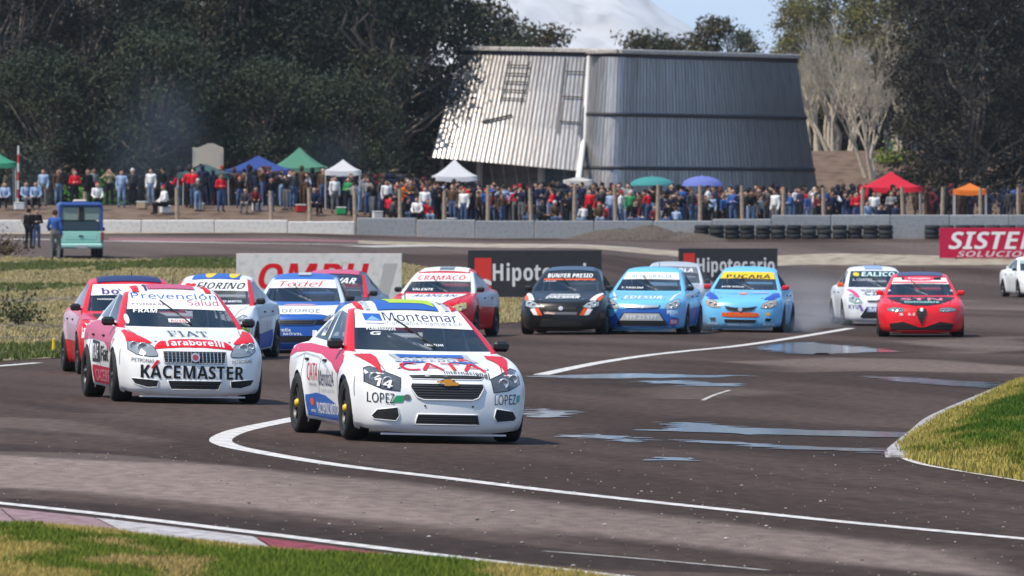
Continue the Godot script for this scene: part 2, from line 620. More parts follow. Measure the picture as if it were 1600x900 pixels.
func car_body(s: Shape, root: Node3D, o: Dictionary) -> void:
	var row0 := 0
	var glass0 := 0
	var glass1 := 0
	for i in ROWS.size():
		if i == GLASS_FROM:
			glass0 = row0
		row0 += ROWS[i]
		if i == GLASS_TO - 1:
			glass1 = row0
	var arch := 0.352
	var body := MB.new()
	var panes := {"windscreen": MB.new(), "side_window": MB.new(), "side_window_b": MB.new(), "side_window_c": MB.new(), "side_window_d": MB.new(), "rear_window": MB.new(), "windscreen_pillar": MB.new()}
	var rows := []
	for j in s.p.size():
		var row := PackedVector3Array()
		for q in s.p[j]:
			row.append(arch_fit(q, s, arch))
		rows.append(row)
	for r in rows:
		body.v.append_array(r)
	for k in panes:
		panes[k].v = body.v
	var w: int = rows[0].size()
	for j in rows.size() - 1:
		for i in w - 1:
			var q := [s.p[j][i], s.p[j][i + 1], s.p[j + 1][i + 1], s.p[j + 1][i]]
			if q.all(func(e): return inside_arch(e, s, arch)):
				continue
			var c := i - s.half
			var ca := mini(absi(c), absi(c + 1))
			var mb := body
			if o.has("pillar") and j >= glass0 - 1 and j < glass1 + 2 and ca >= NF and ca < NF + NC + 3:
				mb = panes.windscreen_pillar
			elif j >= glass0 and j < glass1:
				if ca < NF:
					mb = panes.windscreen
				elif ca >= NF + NC + NS + NR + 1:
					mb = panes.rear_window
				elif ca >= NF + NC + 3 and ca < NF + NC + NS - 3 and j > glass0:
					var t := ca - NF - NC
					if t < 22:
						mb = panes.side_window if c < 0 else panes.side_window_c
					elif t > 23:
						mb = panes.side_window_b if c < 0 else panes.side_window_d
			var a := j * w + i
			mb.ix.append_array([a, a + w + 1, a + 1, a, a + w, a + w + 1])
	part("body", body.commit(), paint(o.paint), root)
	var glass := mat("car glass", lin(0.012, 0.016, 0.022), 0.06, {"transparency": BaseMaterial3D.TRANSPARENCY_ALPHA})
	glass.albedo_color.a = 0.36
	for k in panes:
		var mb: MB = panes[k]
		var keep := {}
		var lean := MB.new()
		for e in mb.ix:
			if not keep.has(e):
				keep[e] = lean.v.size()
				lean.v.append(mb.v[e])
			lean.ix.append(keep[e])
		if lean.ix.is_empty():
			continue
		part(k.trim_suffix("_b").trim_suffix("_c").trim_suffix("_d"), lean.commit(), paint(o.pillar) if k == "windscreen_pillar" else glass, root)
	# floor pan, dashboard, roll cage, seat
	var black := mat("black trim", lin(0.012, 0.012, 0.013), 0.75)
	var pan := MB.new()
	pan.box(Vector3(0, 0.36, -0.1), Vector3(1.22, 0.46, 3.9), 0.05)
	pan.box(Vector3(0, 0.2, 0.0), Vector3(1.5, 0.12, 1.7), 0.02)
	part("floor_pan", pan.commit(), black, root)
	var hs: float = o.get("h", 1.44) / 1.445
	var dash := MB.new()
	dash.box(Vector3(0, 0.8 * hs, 0.62), Vector3(1.36, 0.2, 0.34), 0.06)
	part("dashboard", dash.commit(), mat("dash", lin(0.03, 0.03, 0.033), 0.8), root)
	var cage := MB.new()
	var bar := func(a, b): cage.tube([a, b], [0.022, 0.022], 6)
	for sx in [-1.0, 1.0]:
		bar.call(Vector3(sx * 0.66, 0.7, 0.45), Vector3(sx * 0.53, 1.27 * hs, -0.02))
		bar.call(Vector3(sx * 0.53, 1.27 * hs, -0.02), Vector3(sx * 0.52, 1.29 * hs, -0.75))
		bar.call(Vector3(sx * 0.52, 1.29 * hs, -0.75), Vector3(sx * 0.64, 0.5, -0.85))
		bar.call(Vector3(sx * 0.62, 0.45, 0.3), Vector3(sx * 0.6, 0.75, -0.8))
	bar.call(Vector3(-0.53, 1.27 * hs, -0.02), Vector3(0.53, 1.27 * hs, -0.02))
	bar.call(Vector3(-0.52, 1.27 * hs, -0.75), Vector3(0.6, 0.6, -0.83))
	bar.call(Vector3(-0.5, 1.2 * hs, 0.02), Vector3(0.16, 0.93 * hs, 0.55))
	part("roll_cage", cage.commit(), mat("cage", lin(0.45, 0.46, 0.48), 0.45), root)
	var seat := MB.new()
	seat.box(Vector3(-0.34, 0.78, -0.42), Vector3(0.46, 0.72, 0.16), 0.06, Basis(Vector3.RIGHT, -0.2))
	seat.box(Vector3(-0.34, 1.16 * hs, -0.47), Vector3(0.34, 0.16, 0.13), 0.05)
	seat.box(Vector3(-0.34, 0.56, -0.2), Vector3(0.46, 0.14, 0.46), 0.05)
	part("seat", seat.commit(), mat("seat cloth", lin(0.03, 0.03, 0.05), 0.9), root)

func make_wheel(root: Node3D, x: float, z: float, r: float, hub: Color, turn := 0.0) -> void:
	var n := Node3D.new()
	n.name = "wheel"
	root.add_child(n, true)
	n.position = Vector3(x, r, z)
	n.rotation.y = turn
	var sg := signf(x)
	var face := Transform3D(Basis(Vector3(0, 0, 1), -sg * PI / 2), Vector3.ZERO)    # lathe axis points outwards
	var hw := 0.122
	var tyre := MB.new()
	tyre.lathe([Vector2(0.225, -hw), Vector2(r - 0.045, -hw - 0.006), Vector2(r - 0.014, -hw + 0.012), Vector2(r - 0.002, -hw + 0.04), Vector2(r, 0), Vector2(r - 0.002, hw - 0.04), Vector2(r - 0.014, hw - 0.012), Vector2(r - 0.045, hw + 0.006), Vector2(0.245, hw), Vector2(0.225, hw - 0.012)], 36, face)
	part("tyre", tyre.commit(), mat("tyre rubber", lin(0.018, 0.017, 0.017), 0.85), n)
	var rim := MB.new()
	rim.lathe([Vector2(0.226, -hw + 0.01), Vector2(0.226, hw - 0.012), Vector2(0.21, hw - 0.018), Vector2(0.2, hw - 0.05)], 28, face)
	for k in 10:
		var a := TAU * k / 10.0
		var q := face.basis * Basis(Vector3.UP, a)
		rim.box(q * Vector3(0.12, hw - 0.045, 0), Vector3(0.2, 0.022, 0.03), 0.006, q)
	rim.lathe([Vector2(0.0, hw - 0.03), Vector2(0.05, hw - 0.03), Vector2(0.06, hw - 0.05), Vector2(0.06, 0)], 16, face)
	part("rim", rim.commit(), mat("rim", lin(0.03, 0.03, 0.032), 0.4, {"metallic": 0.4}), n)
	var disc := MB.new()
	disc.lathe([Vector2(0.0, 0.035), Vector2(0.17, 0.035), Vector2(0.17, 0.0)], 24, face)
	part("brake_disc", disc.commit(), mat("disc", lin(0.08, 0.075, 0.07), 0.5, {"metallic": 0.6}), n)
	var cap := MB.new()
	cap.lathe([Vector2(0.0, hw + 0.004), Vector2(0.028, hw + 0.002), Vector2(0.042, hw - 0.02), Vector2(0.042, hw - 0.04)], 16, face)
	part("hub", cap.commit(), mat("hub " + hub.to_html(), hub, 0.4), n)

# prints: flat shapes laid on the body. proj F: (x, y) seen from the front; T: (x, z) from above; L, R: (z, y) from the sides
func on_body(s: Shape, proj: String, p: Vector2, up: float) -> Vector3:
	match proj:
		"F":
			return Vector3(p.x, p.y, s.z_at(p.x, p.y) + up + 0.003)
		"T":
			return Vector3(p.x, s.y_at(p.x, p.y) + up + 0.006, p.y)
		"L":
			return Vector3(-s.x_at(p.x, p.y) - up, p.y, p.x)
	return Vector3(s.x_at(p.x, p.y) + up, p.y, p.x)

func lay(s: Shape, proj: String, tris: PackedVector2Array, up: float) -> ArrayMesh:
	var mb := MB.new()
	var want := {"F": Vector3(0, 0, 1), "T": Vector3.UP, "L": Vector3.LEFT, "R": Vector3.RIGHT}[proj] as Vector3
	var stack := []
	for k in range(0, tris.size(), 3):
		stack.append([tris[k], tris[k + 1], tris[k + 2]])
	while stack:
		var t: Array = stack.pop_back()
		var e := [t[0].distance_to(t[1]), t[1].distance_to(t[2]), t[2].distance_to(t[0])]
		var i := 0 if e[0] >= e[1] and e[0] >= e[2] else (1 if e[1] >= e[2] else 2)
		if e[i] > 0.075:
			var m: Vector2 = (t[i] + t[(i + 1) % 3]) * 0.5
			stack.append([t[i], m, t[(i + 2) % 3]])
			stack.append([m, t[(i + 1) % 3], t[(i + 2) % 3]])
			continue
		var a := on_body(s, proj, t[0], up)
		var b := on_body(s, proj, t[1], up)
		var c := on_body(s, proj, t[2], up)
		if (c - a).cross(b - a).dot(want) < 0:
			mb.tri(a, c, b)
		else:
			mb.tri(a, b, c)
	return mb.commit()

func fill(poly: PackedVector2Array) -> PackedVector2Array:
	var out := PackedVector2Array()
	for i in Geometry2D.triangulate_polygon(poly):
		out.append(poly[i])
	return out

var word_cache := {}
func word(text: String, style := "b") -> Array:       # [triangles, size], lower left corner at 0, 0
	var key := text + "|" + style
	if not word_cache.has(key):
		var f := SystemFont.new()
		f.font_names = PackedStringArray(["Droid Serif" if style.contains("s") else "Droid Sans"])
		f.font_weight = 700 if style.contains("b") else 400
		var t := TextMesh.new()
		t.text = text
		t.font_size = 48
		t.pixel_size = 0.01
		t.depth = 0.0
		t.curve_step = 1.2
		t.font = f
		var out := PackedVector2Array()
		for k in t.get_surface_count() if t.get_surface_count() < 2 else 1:
			var arr := t.surface_get_arrays(k)
			var v: PackedVector3Array = arr[Mesh.ARRAY_VERTEX]
			var ix: PackedInt32Array = arr[Mesh.ARRAY_INDEX]
			for i in ix:
				out.append(Vector2(v[i].x, v[i].y))
		var lo := Vector2(1e9, 1e9)
		var hi := -lo
		for i in out.size():
			if style.contains("i"):
				out[i].x += out[i].y * 0.22
			lo = lo.min(out[i])
			hi = hi.max(out[i])
		for i in out.size():
			out[i] -= lo
		word_cache[key] = [out, hi - lo]
	return word_cache[key]

func lettering(s: Shape, root: Node3D, proj: String, text: String, style: String, c: Color, x0: float, y0: float, x1: float, y1: float, tilt := 0.0, up := 0.007, called := "lettering") -> MeshInstance3D:
	var w := word(text, style)
	var out := PackedVector2Array()
	for p in w[0]:
		var u: float = p.x / w[1].x
		var v: float = p.y / w[1].y
		var q := Vector2(lerpf(x0, x1, u), lerpf(y0, y1, v) + tilt * (u - 0.5))
		out.append(q)
	return part(called, lay(s, proj, out, up), vinyl(c), root)

func patch(s: Shape, root: Node3D, proj: String, pts: Array, m: Material, called := "stripe", up := 0.004) -> MeshInstance3D:
	var poly := PackedVector2Array()
	for p in pts:
		poly.append(Vector2(p[0], p[1]))
	return part(called, lay(s, proj, fill(poly), up), m, root)

func mirror(pts: Array) -> Array:
	var out := []
	for p in pts:
		out.append([-p[0], p[1]])
	out.reverse()
	return out

func oval(cx: float, cy: float, rx: float, ry: float, n := 20, power := 2.0) -> Array:
	var out := []
	for k in n:
		var a := TAU * k / n
		out.append([cx + rx * signf(cos(a)) * pow(absf(cos(a)), 2.0 / power), cy + ry * signf(sin(a)) * pow(absf(sin(a)), 2.0 / power)])
	return out

func rim_of(s: Shape, proj: String, pts: Array, width: float, high: float) -> ArrayMesh:    # a raised frame round an opening
	var p := PackedVector2Array()
	for i in pts.size():
		var a := Vector2(pts[i][0], pts[i][1])
		var b := Vector2(pts[(i + 1) % pts.size()][0], pts[(i + 1) % pts.size()][1])
		var n := maxi(1, int(ceil(a.distance_to(b) / 0.05)))
		for k in n:
			p.append(a.lerp(b, float(k) / n))
	var area := 0.0
	for i in p.size():
		area += p[i].cross(p[(i + 1) % p.size()])
	var mb := MB.new()
	var rows := [PackedVector3Array(), PackedVector3Array(), PackedVector3Array(), PackedVector3Array(), PackedVector3Array()]
	for i in p.size():
		var t := (p[(i + 1) % p.size()] - p[i - 1]).normalized()
		var n := Vector2(-t.y, t.x) * signf(area)
		rows[0].append(on_body(s, proj, p[i] - n * width, -0.004))
		rows[1].append(on_body(s, proj, p[i] - n * width * 0.75, high * 0.7))
		rows[2].append(on_body(s, proj, p[i] - n * width * 0.4, high))
		rows[3].append(on_body(s, proj, p[i], high * 0.8))
		rows[4].append(on_body(s, proj, p[i], 0.0))
	mb.grid(rows, true)
	return mb.commit()

func opening(s: Shape, root: Node3D, pts: Array, called: String, frame: Color, width := 0.014, high := 0.014, slats := 0) -> void:
	var o := patch(s, root, "F", pts, mat("mesh black", lin(0.008, 0.008, 0.009), 0.7), called, 0.004)
	part("frame", rim_of(s, "F", pts, width, high), paint(frame), o)
	if slats > 0:
		var lo := Vector2(9, 9)
		var hi := -lo
		for p in pts:
			lo = lo.min(Vector2(p[0], p[1]))
			hi = hi.max(Vector2(p[0], p[1]))
		var poly := PackedVector2Array()
		for p in pts:
			poly.append(Vector2(p[0], p[1]))
		for k in slats:
			var y := lerpf(lo.y, hi.y, (k + 0.5) / slats)
			var strip := PackedVector2Array([Vector2(lo.x - 0.1, y - 0.006), Vector2(hi.x + 0.1, y - 0.006), Vector2(hi.x + 0.1, y + 0.006), Vector2(lo.x - 0.1, y + 0.006)])
			for piece in Geometry2D.intersect_polygons(strip, poly):
				part("slat", lay(s, "F", fill(piece), 0.012), mat("slat", lin(0.035, 0.035, 0.037), 0.5), o)

func headlight(s: Shape, root: Node3D, pts: Array, lamps: Array, tone := Color(0.35, 0.37, 0.4)) -> void:
	for side in [1, -1]:
		var q: Array = pts if side > 0 else mirror(pts)
		var h := patch(s, root, "F", q, mat("lamp glass " + tone.to_html(), tone, 0.12, {"clearcoat_enabled": true, "clearcoat": 1.0, "clearcoat_roughness": 0.03}), "headlight", 0.006)
		part("seal", rim_of(s, "F", q, 0.009, 0.007), mat("black trim", lin(0.012, 0.012, 0.013), 0.75), h)
		for l in lamps:
			var ring := MB.new()
			var c := on_body(s, "F", Vector2(l[0] * side, l[1]), 0.008)
			ring.lathe([Vector2(l[2], 0.0), Vector2(l[2] * 0.92, 0.014), Vector2(l[2] * 0.8, 0.016), Vector2(l[2] * 0.72, 0.006), Vector2(0.0, 0.002)], 18, Transform3D(Basis(Vector3.RIGHT, PI / 2), c))
			part("reflector", ring.commit(), mat("reflector", lin(0.62, 0.64, 0.66), 0.25, {"metallic": 0.5}), h)

func car(label: String, px: float, d: float, yaw: float, o: Dictionary) -> Array:      # px: where the nose is seen, d: how far its nose is
	var turn := deg_to_rad(yaw)
	var nose := Vector3((px - 800.0) / FPX * d, 0, -d)
	var mid := nose - Vector3(sin(turn), 0, cos(turn)) * 2.21
	mid.y = land(mid.x, mid.z)
	var root := thing("race_car", label, "race car", mid, turn, "touring cars racing round the bend")
	root.rotation.z = -atan((land(mid.x + 0.7, mid.z) - land(mid.x - 0.7, mid.z)) / 1.4) * -1.0
	var s := car_shape(o)
	car_body(s, root, o)
	var hub: Color = o.get("hub", lin(0.05, 0.05, 0.05))
	var steer := deg_to_rad(o.get("steer", 0.0))
	for sx in [-1.0, 1.0]:
		make_wheel(root, sx * 0.803, s.wheel_z, s.wheel_r, hub, steer)
		make_wheel(root, sx * 0.80, s.wheel_rear, s.wheel_r, hub)
		var m := MB.new()
		var hs: float = o.get("h", 1.44) / 1.445
		var y := 0.985 * hs
		m.box(Vector3(sx * 0.885, y, 0.62), Vector3(0.16, 0.11, 0.1), 0.03)
		m.tube([Vector3(sx * 0.76, y - 0.05, 0.6), Vector3(sx * 0.83, y - 0.02, 0.61)], [0.022, 0.018], 6)
		part("mirror", m.commit(), mat("mirror " + o.get("mirror", lin(0.012, 0.012, 0.013)).to_html(), o.get("mirror", lin(0.012, 0.012, 0.013)), 0.4), root)
	# splitter, rear wing, wiper, aerial
	var sp := MB.new()
	var rows := [PackedVector3Array(), PackedVector3Array()]
	for c in range(-NF - 2, NF + 3):
		var r: Array = RINGS[0].duplicate()
		var q := ring_point(r, absi(c))
		q.x *= signf(c) if c != 0 else 1.0
		rows[0].append(Vector3(q.x, 0.072, q.z - 0.004))
		rows[1].append(Vector3(q.x * 0.9, 0.07, q.z - 0.3))
	sp.grid(rows)
	var rows2 := [rows[0].duplicate(), rows[0].duplicate()]
	for i in rows2[0].size():
		rows2[0][i] = rows[0][i] + Vector3(0, 0.02, 0.006)
	sp.grid(rows2)
	part("splitter", sp.commit(), paint(o.get("splitter", o.paint)), root)
	var hs2: float = o.get("h", 1.44) / 1.445
	var wing := MB.new()
	wing.box(Vector3(0, 1.06 * hs2, -2.1), Vector3(1.16, 0.022, 0.2), 0.01, Basis(Vector3.RIGHT, 0.12))
	for sx in [-1.0, 1.0]:
		wing.box(Vector3(sx * 0.58, 1.06 * hs2, -2.1), Vector3(0.012, 0.07, 0.22), 0.004)
		wing.box(Vector3(sx * 0.42, 1.0 * hs2, -2.1), Vector3(0.014, 0.12, 0.1), 0.004)
	part("rear_wing", wing.commit(), paint(o.paint), root)
	var wip := MB.new()
	var a := on_body(s, "F", Vector2(0.13, 0.97 * hs2), 0.03)
	var b := on_body(s, "F", Vector2(-0.12, 1.19 * hs2), 0.03)
	wip.tube([a, b], [0.008, 0.006], 5)
	wip.tube([b + (a - b) * 0.45 + Vector3(0, 0.0, 0.005), b + (b - a) * 0.3 + Vector3(0, 0.0, 0.005)], [0.010, 0.008], 5)
	part("wiper", wip.commit(), mat("black trim", lin(0.012, 0.012, 0.013), 0.75), root)
	var aer := MB.new()
	aer.tube([Vector3(0.08, 1.43 * hs2, -0.5), Vector3(0.08, 1.43 * hs2 + 0.11, -0.53)], [0.008, 0.005], 5)
	part("aerial", aer.commit(), mat("black trim", lin(0.012, 0.012, 0.013), 0.75), root)
	# shut lines of the doors and the bonnet
	var seam := mat("seam", lin(0.02, 0.02, 0.02), 0.9)
	for side in ["L", "R"]:
		for z in [[0.78, 0.86], [-0.25, -0.2], [-1.0, -1.22]]:
			patch(s, root, side, [[z[0] - 0.006, 0.3], [z[0] + 0.006, 0.3], [z[1] + 0.006, 0.9 * hs2], [z[1] - 0.006, 0.9 * hs2]], seam, "door_seam", 0.003)
		patch(s, root, side, [[1.74, 0.46], [1.748, 0.46], [1.71, 0.66], [1.70, 0.66]], seam, "bumper_seam", 0.004)
		for z in [0.05, -0.95]:
			var hb := MB.new()
			var hp := on_body(s, side, Vector2(z, 0.8 * hs2), 0.012)
			hb.box(hp, Vector3(0.025, 0.028, 0.15), 0.008)
			part("door_handle", hb.commit(), mat("black trim", lin(0.012, 0.012, 0.013), 0.75), root)
	for sx in [-1.0, 1.0]:
		var pin := MB.new()
		pin.lathe([Vector2(0.0, 0.012), Vector2(0.02, 0.01), Vector2(0.022, 0.0)], 12, Transform3D(Basis(), on_body(s, "T", Vector2(sx * 0.46, 1.9), 0.0)))
		part("bonnet_pin", pin.commit(), mat("chrome", lin(0.7, 0.71, 0.72), 0.15, {"metallic": 0.9}), root)
	for sx in [-1.0, 1.0]:
		patch(s, root, "T", [[sx * 0.61, 1.95], [sx * 0.618, 1.95], [sx * 0.7, 1.05], [sx * 0.692, 1.05]] if sx > 0 else [[-0.692, 1.05], [-0.7, 1.05], [-0.618, 1.95], [-0.61, 1.95]], seam, "bonnet_seam", 0.003)
	return [s, root]

func visor(s: Shape, root: Node3D, o: Dictionary, c: Color, low := 1.165) -> MeshInstance3D:      # the sun strip across the top of the windscreen
	var hs: float = o.get("h", 1.44) / 1.445
	var ws: float = o.get("w", 0.9) / 0.905
	var h := 1.318 * hs
	var l := low * hs
	var wt := 0.568 * ws
	var wl := (0.568 + (1.318 - low) * 0.42) * ws
	return patch(s, root, "F", [[-wl, l - 0.012], [-wl * 0.5, l - 0.003], [0, l], [wl * 0.5, l - 0.003], [wl, l - 0.012], [wt, h], [0, h + 0.008], [-wt, h]], vinyl(c), "sun_strip", 0.006)

# ---------------------------------------------------------------- liveries
var WHITE := Color(0.0, 0.0, 0.0)
var RED := Color(0.0, 0.0, 0.0)
var BLUE := Color(0.0, 0.0, 0.0)
var NAVY := Color(0.0, 0.0, 0.0)
var BLACK := Color(0.0, 0.0, 0.0)
var SKYBLUE := Color(0.0, 0.0, 0.0)
var ORANGE := Color(0.0, 0.0, 0.0)
var SILVER := Color(0.0, 0.0, 0.0)
var YELLOW := Color(0.0, 0.0, 0.0)
var PINK := Color(0.0, 0.0, 0.0)
var LIME := Color(0.0, 0.0, 0.0)

func name_colours() -> void:
	WHITE = lin(0.78, 0.79, 0.79)
	RED = lin(0.62, 0.006, 0.013)
	BLUE = lin(0.025, 0.11, 0.42)
	NAVY = lin(0.02, 0.025, 0.1)
	BLACK = lin(0.011, 0.011, 0.012)
	SKYBLUE = lin(0.15, 0.48, 0.78)
	ORANGE = lin(0.75, 0.10, 0.012)
	SILVER = lin(0.42, 0.45, 0.48)
	YELLOW = lin(0.80, 0.52, 0.01)
	PINK = lin(0.5, 0.09, 0.17)
	LIME = lin(0.42, 0.6, 0.02)

func both(s: Shape, r: Node3D, proj: String, pts: Array, c: Color, called := "stripe", up := 0.004) -> void:
	patch(s, r, proj, pts, vinyl(c), called, up)
	patch(s, r, proj, mirror(pts), vinyl(c), called, up)

func car_cross() -> void:      # white, red and blue saloon that leads
	var o := {"pillar": RED, "paint": WHITE, "h": 1.44, "hub": YELLOW, "steer": -3.0}
	var k := car("white race saloon with red pillars and blue sills leading the pack", 699, 78.6, 12.3, o)
	var s: Shape = k[0]
	var r: Node3D = k[1]
	headlight(s, r, [[0.475, 0.655], [0.60, 0.705], [0.74, 0.765], [0.80, 0.745], [0.815, 0.61], [0.66, 0.545], [0.495, 0.525]], [[0.61, 0.615, 0.055], [0.73, 0.66, 0.05]], Color(0.32, 0.33, 0.35))
	lettering(s, r, "F", "14", "bi", WHITE, -0.73, 0.56, -0.565, 0.645, -0.03, 0.026, "number")
	opening(s, r, [[-0.37, 0.60], [-0.38, 0.565], [-0.32, 0.47], [-0.26, 0.445], [0.26, 0.445], [0.32, 0.47], [0.38, 0.565], [0.37, 0.60]], "grille", WHITE, 0.016, 0.016, 6)
	opening(s, r, [[-0.39, 0.685], [-0.36, 0.655], [0.36, 0.655], [0.39, 0.685], [0.2, 0.672 + 0.02], [-0.2, 0.692]], "upper_grille", WHITE, 0.010, 0.010, 1)
	opening(s, r, [[-0.31, 0.285], [-0.335, 0.19], [0.335, 0.19], [0.31, 0.285]], "air_intake", WHITE, 0.014, 0.014, 4)
	for sg in [1, -1]:
		var fog := [[0.52, 0.35], [0.50, 0.27], [0.53, 0.22], [0.735, 0.235], [0.755, 0.265], [0.71, 0.325]]
		opening(s, r, fog if sg > 0 else mirror(fog), "brake_duct", WHITE, 0.011, 0.010, 0)
	var bow := patch(s, r, "F", [[-0.12, 0.615], [-0.04, 0.612], [-0.045, 0.585], [0.1, 0.588], [0.11, 0.62], [0.045, 0.624], [0.05, 0.652], [-0.05, 0.65], [-0.045, 0.63], [-0.115, 0.635]], mat("badge gold", lin(0.75, 0.28, 0.03), 0.3, {"metallic": 0.6}), "badge", 0.036)
	part("badge_edge", rim_of(s, "F", oval(0, 0.618, 0.08, 0.035, 16), 0.006, 0.033), mat("chrome", lin(0.7, 0.71, 0.72), 0.15, {"metallic": 0.9}), bow)
	for x in [-0.24, 0.26]:
		patch(s, r, "F", oval(x, 0.375, 0.011, 0.011, 10), mat("black trim", BLACK, 0.7), "bolt", 0.004)
	lettering(s, r, "F", "LOPEZ", "", BLACK, -0.80, 0.40, -0.55, 0.50, -0.012)
	patch(s, r, "F", [[-0.57, 0.405], [-0.47, 0.41], [-0.43, 0.48], [-0.53, 0.475]], vinyl(lin(0.02, 0.28, 0.12)), "emblem", 0.005)
	patch(s, r, "F", oval(-0.42, 0.46, 0.035, 0.03), vinyl(lin(0.12, 0.12, 0.13)), "emblem", 0.007)
	lettering(s, r, "F", "LOPEZ", "", BLACK, 0.50, 0.40, 0.75, 0.50, 0.012)
	patch(s, r, "F", [[0.76, 0.415], [0.80, 0.43], [0.81, 0.5], [0.77, 0.49]], vinyl(lin(0.02, 0.35, 0.33)), "emblem", 0.005)
	# bonnet
	both(s, r, "T", [[0.44, 1.60], [0.40, 1.40], [0.42, 1.10], [0.36, 1.10], [0.34, 1.4], [0.38, 1.62]], SILVER)
	both(s, r, "T", [[0.655, 1.98], [0.70, 1.80], [0.77, 1.45], [0.79, 1.12], [0.60, 1.09], [0.585, 1.3], [0.62, 1.62]], RED)
	patch(s, r, "T", [[-0.36, 1.12], [0.0, 1.165], [0.36, 1.12], [0.34, 1.32], [-0.34, 1.32]], vinyl(BLUE), "stripe", 0.004)
	lettering(s, r, "T", "SACEDO", "bi", SILVER, -0.33, 1.56, 0.22, 1.36)
	lettering(s, r, "T", "X", "b", RED, 0.22, 1.56, 0.35, 1.36)
	both(s, r, "T", [[0.36, 1.58], [0.40, 1.82], [0.34, 1.7], [0.12, 1.62], [0.12, 1.58]], BLUE)
	lettering(s, r, "T", "CATA", "", RED, -0.44, 1.98, 0.44, 1.68)
	lettering(s, r, "T", "CATA", "", RED, -0.435, 1.985, 0.445, 1.685)
	lettering(s, r, "T", "internacional", "b", lin(0.06, 0.07, 0.09), -0.02, 2.08, 0.46, 2.0)
	# windscreen
	var v := visor(s, r, o, WHITE)
	lettering(s, v, "F", "Montemar", "", NAVY, -0.30, 1.225, 0.50, 1.31, -0.005, 0.011)
	lettering(s, v, "F", "Compañia Financiera S.A", "", lin(0.2, 0.22, 0.28), -0.28, 1.175, 0.53, 1.225, -0.005, 0.011)
	patch(s, v, "F", [[-0.50, 1.225], [-0.32, 1.225], [-0.32, 1.30], [-0.50, 1.30]], vinyl(BLUE), "emblem", 0.009)
	patch(s, v, "F", [[-0.48, 1.232], [-0.34, 1.232], [-0.41, 1.275]], vinyl(lin(0.2, 0.4, 0.75)), "emblem", 0.012)
	patch(s, v, "F", [[-0.50, 1.195], [-0.31, 1.195], [-0.31, 1.203], [-0.50, 1.203]], vinyl(NAVY), "emblem", 0.009)
	lettering(s, r, "F", "PLAMANIQUE", "b", WHITE, -0.52, 1.125, -0.22, 1.155)
	lettering(s, r, "F", "G", "bi", WHITE, -0.5, 1.08, -0.38, 1.115)
	lettering(s, r, "F", "CRUZTEAM", "b", WHITE, 0.02, 0.975, 0.22, 0.997)
	# roof
	patch(s, r, "T", [[-0.33, 0.05], [0.33, 0.05], [0.28, -0.8], [-0.28, -0.8]], vinyl(BLUE), "roof_stripe", 0.006)
	patch(s, r, "T", [[-0.16, -0.16], [0.2, -0.16], [0.3, -0.05], [0.3, -0.5], [-0.22, -0.5]], vinyl(LIME), "roof_stripe", 0.010)
	both(s, r, "T", [[0.40, 0.03], [0.45, 0.02], [0.44, -0.8], [0.39, -0.8]], SILVER, "roof_stripe", 0.006)
	both(s, r, "T", [[0.47, 0.02], [0.54, -0.05], [0.5, -0.8], [0.46, -0.8]], RED, "roof_stripe", 0.006)
	# flanks
	for side in ["L", "R"]:
		var g := -1.0 if side == "R" else 1.0
		patch(s, r, side, [[1.0, 0.80], [0.86, 0.915], [0.0, 0.93], [-1.2, 0.965], [-2.0, 0.95], [-2.15, 0.80], [-1.75, 0.86], [-1.1, 0.88], [-0.3, 0.86], [0.4, 0.78], [0.85, 0.66]], vinyl(lin(0.55, 0.03, 0.10)), "flank_stripe", 0.004)
		patch(s, r, side, [[-1.9, 0.78], [-1.2, 0.85], [-0.4, 0.82], [0.2, 0.72], [0.6, 0.58], [0.62, 0.60], [0.2, 0.745], [-0.4, 0.84], [-1.2, 0.868]], vinyl(SILVER), "flank_stripe", 0.004)
		patch(s, r, side, [[0.98, 0.17], [0.98, 0.27], [0.6, 0.36], [0.1, 0.43], [-0.4, 0.45], [-0.96, 0.42], [-0.98, 0.2]], vinyl(BLUE), "flank_stripe", 0.004)
		lettering(s, r, side, "CATA", "", RED, g * -0.92, 0.58, g * -0.30, 0.76)
		lettering(s, r, side, "internacional", "", lin(0.2, 0.2, 0.2), g * -0.75 - 0.06, 0.52, g * -0.3 - 0.06, 0.56)
		lettering(s, r, side, "MendozA", "", NAVY, g * -0.22, 0.53, g * 0.62, 0.70)
		lettering(s, r, side, "espíritu grande", "", SILVER, g * -0.1, 0.46, g * 0.62, 0.51)
		lettering(s, r, side, "YACOPINI MOTORS", "b", WHITE, g * -0.45, 0.235, g * 0.9, 0.35)
		patch(s, r, side, oval(-0.7 * g, 0.35, 0.12, 0.045, 8), vinyl(ORANGE), "emblem", 0.008)
		lettering(s, r, side, "MOTORS", "b", WHITE, g * -0.82, 0.24, g * -0.55, 0.27)
	patch(s, r, "L", [[-0.86, 1.05], [-0.62, 1.05], [-0.62, 1.25], [-0.8, 1.25]], vinyl(WHITE), "number_plate", 0.006)
	lettering(s, r, "L", "14", "b", NAVY, -0.82, 1.08, -0.65, 1.22, 0.0, 0.011, "number")

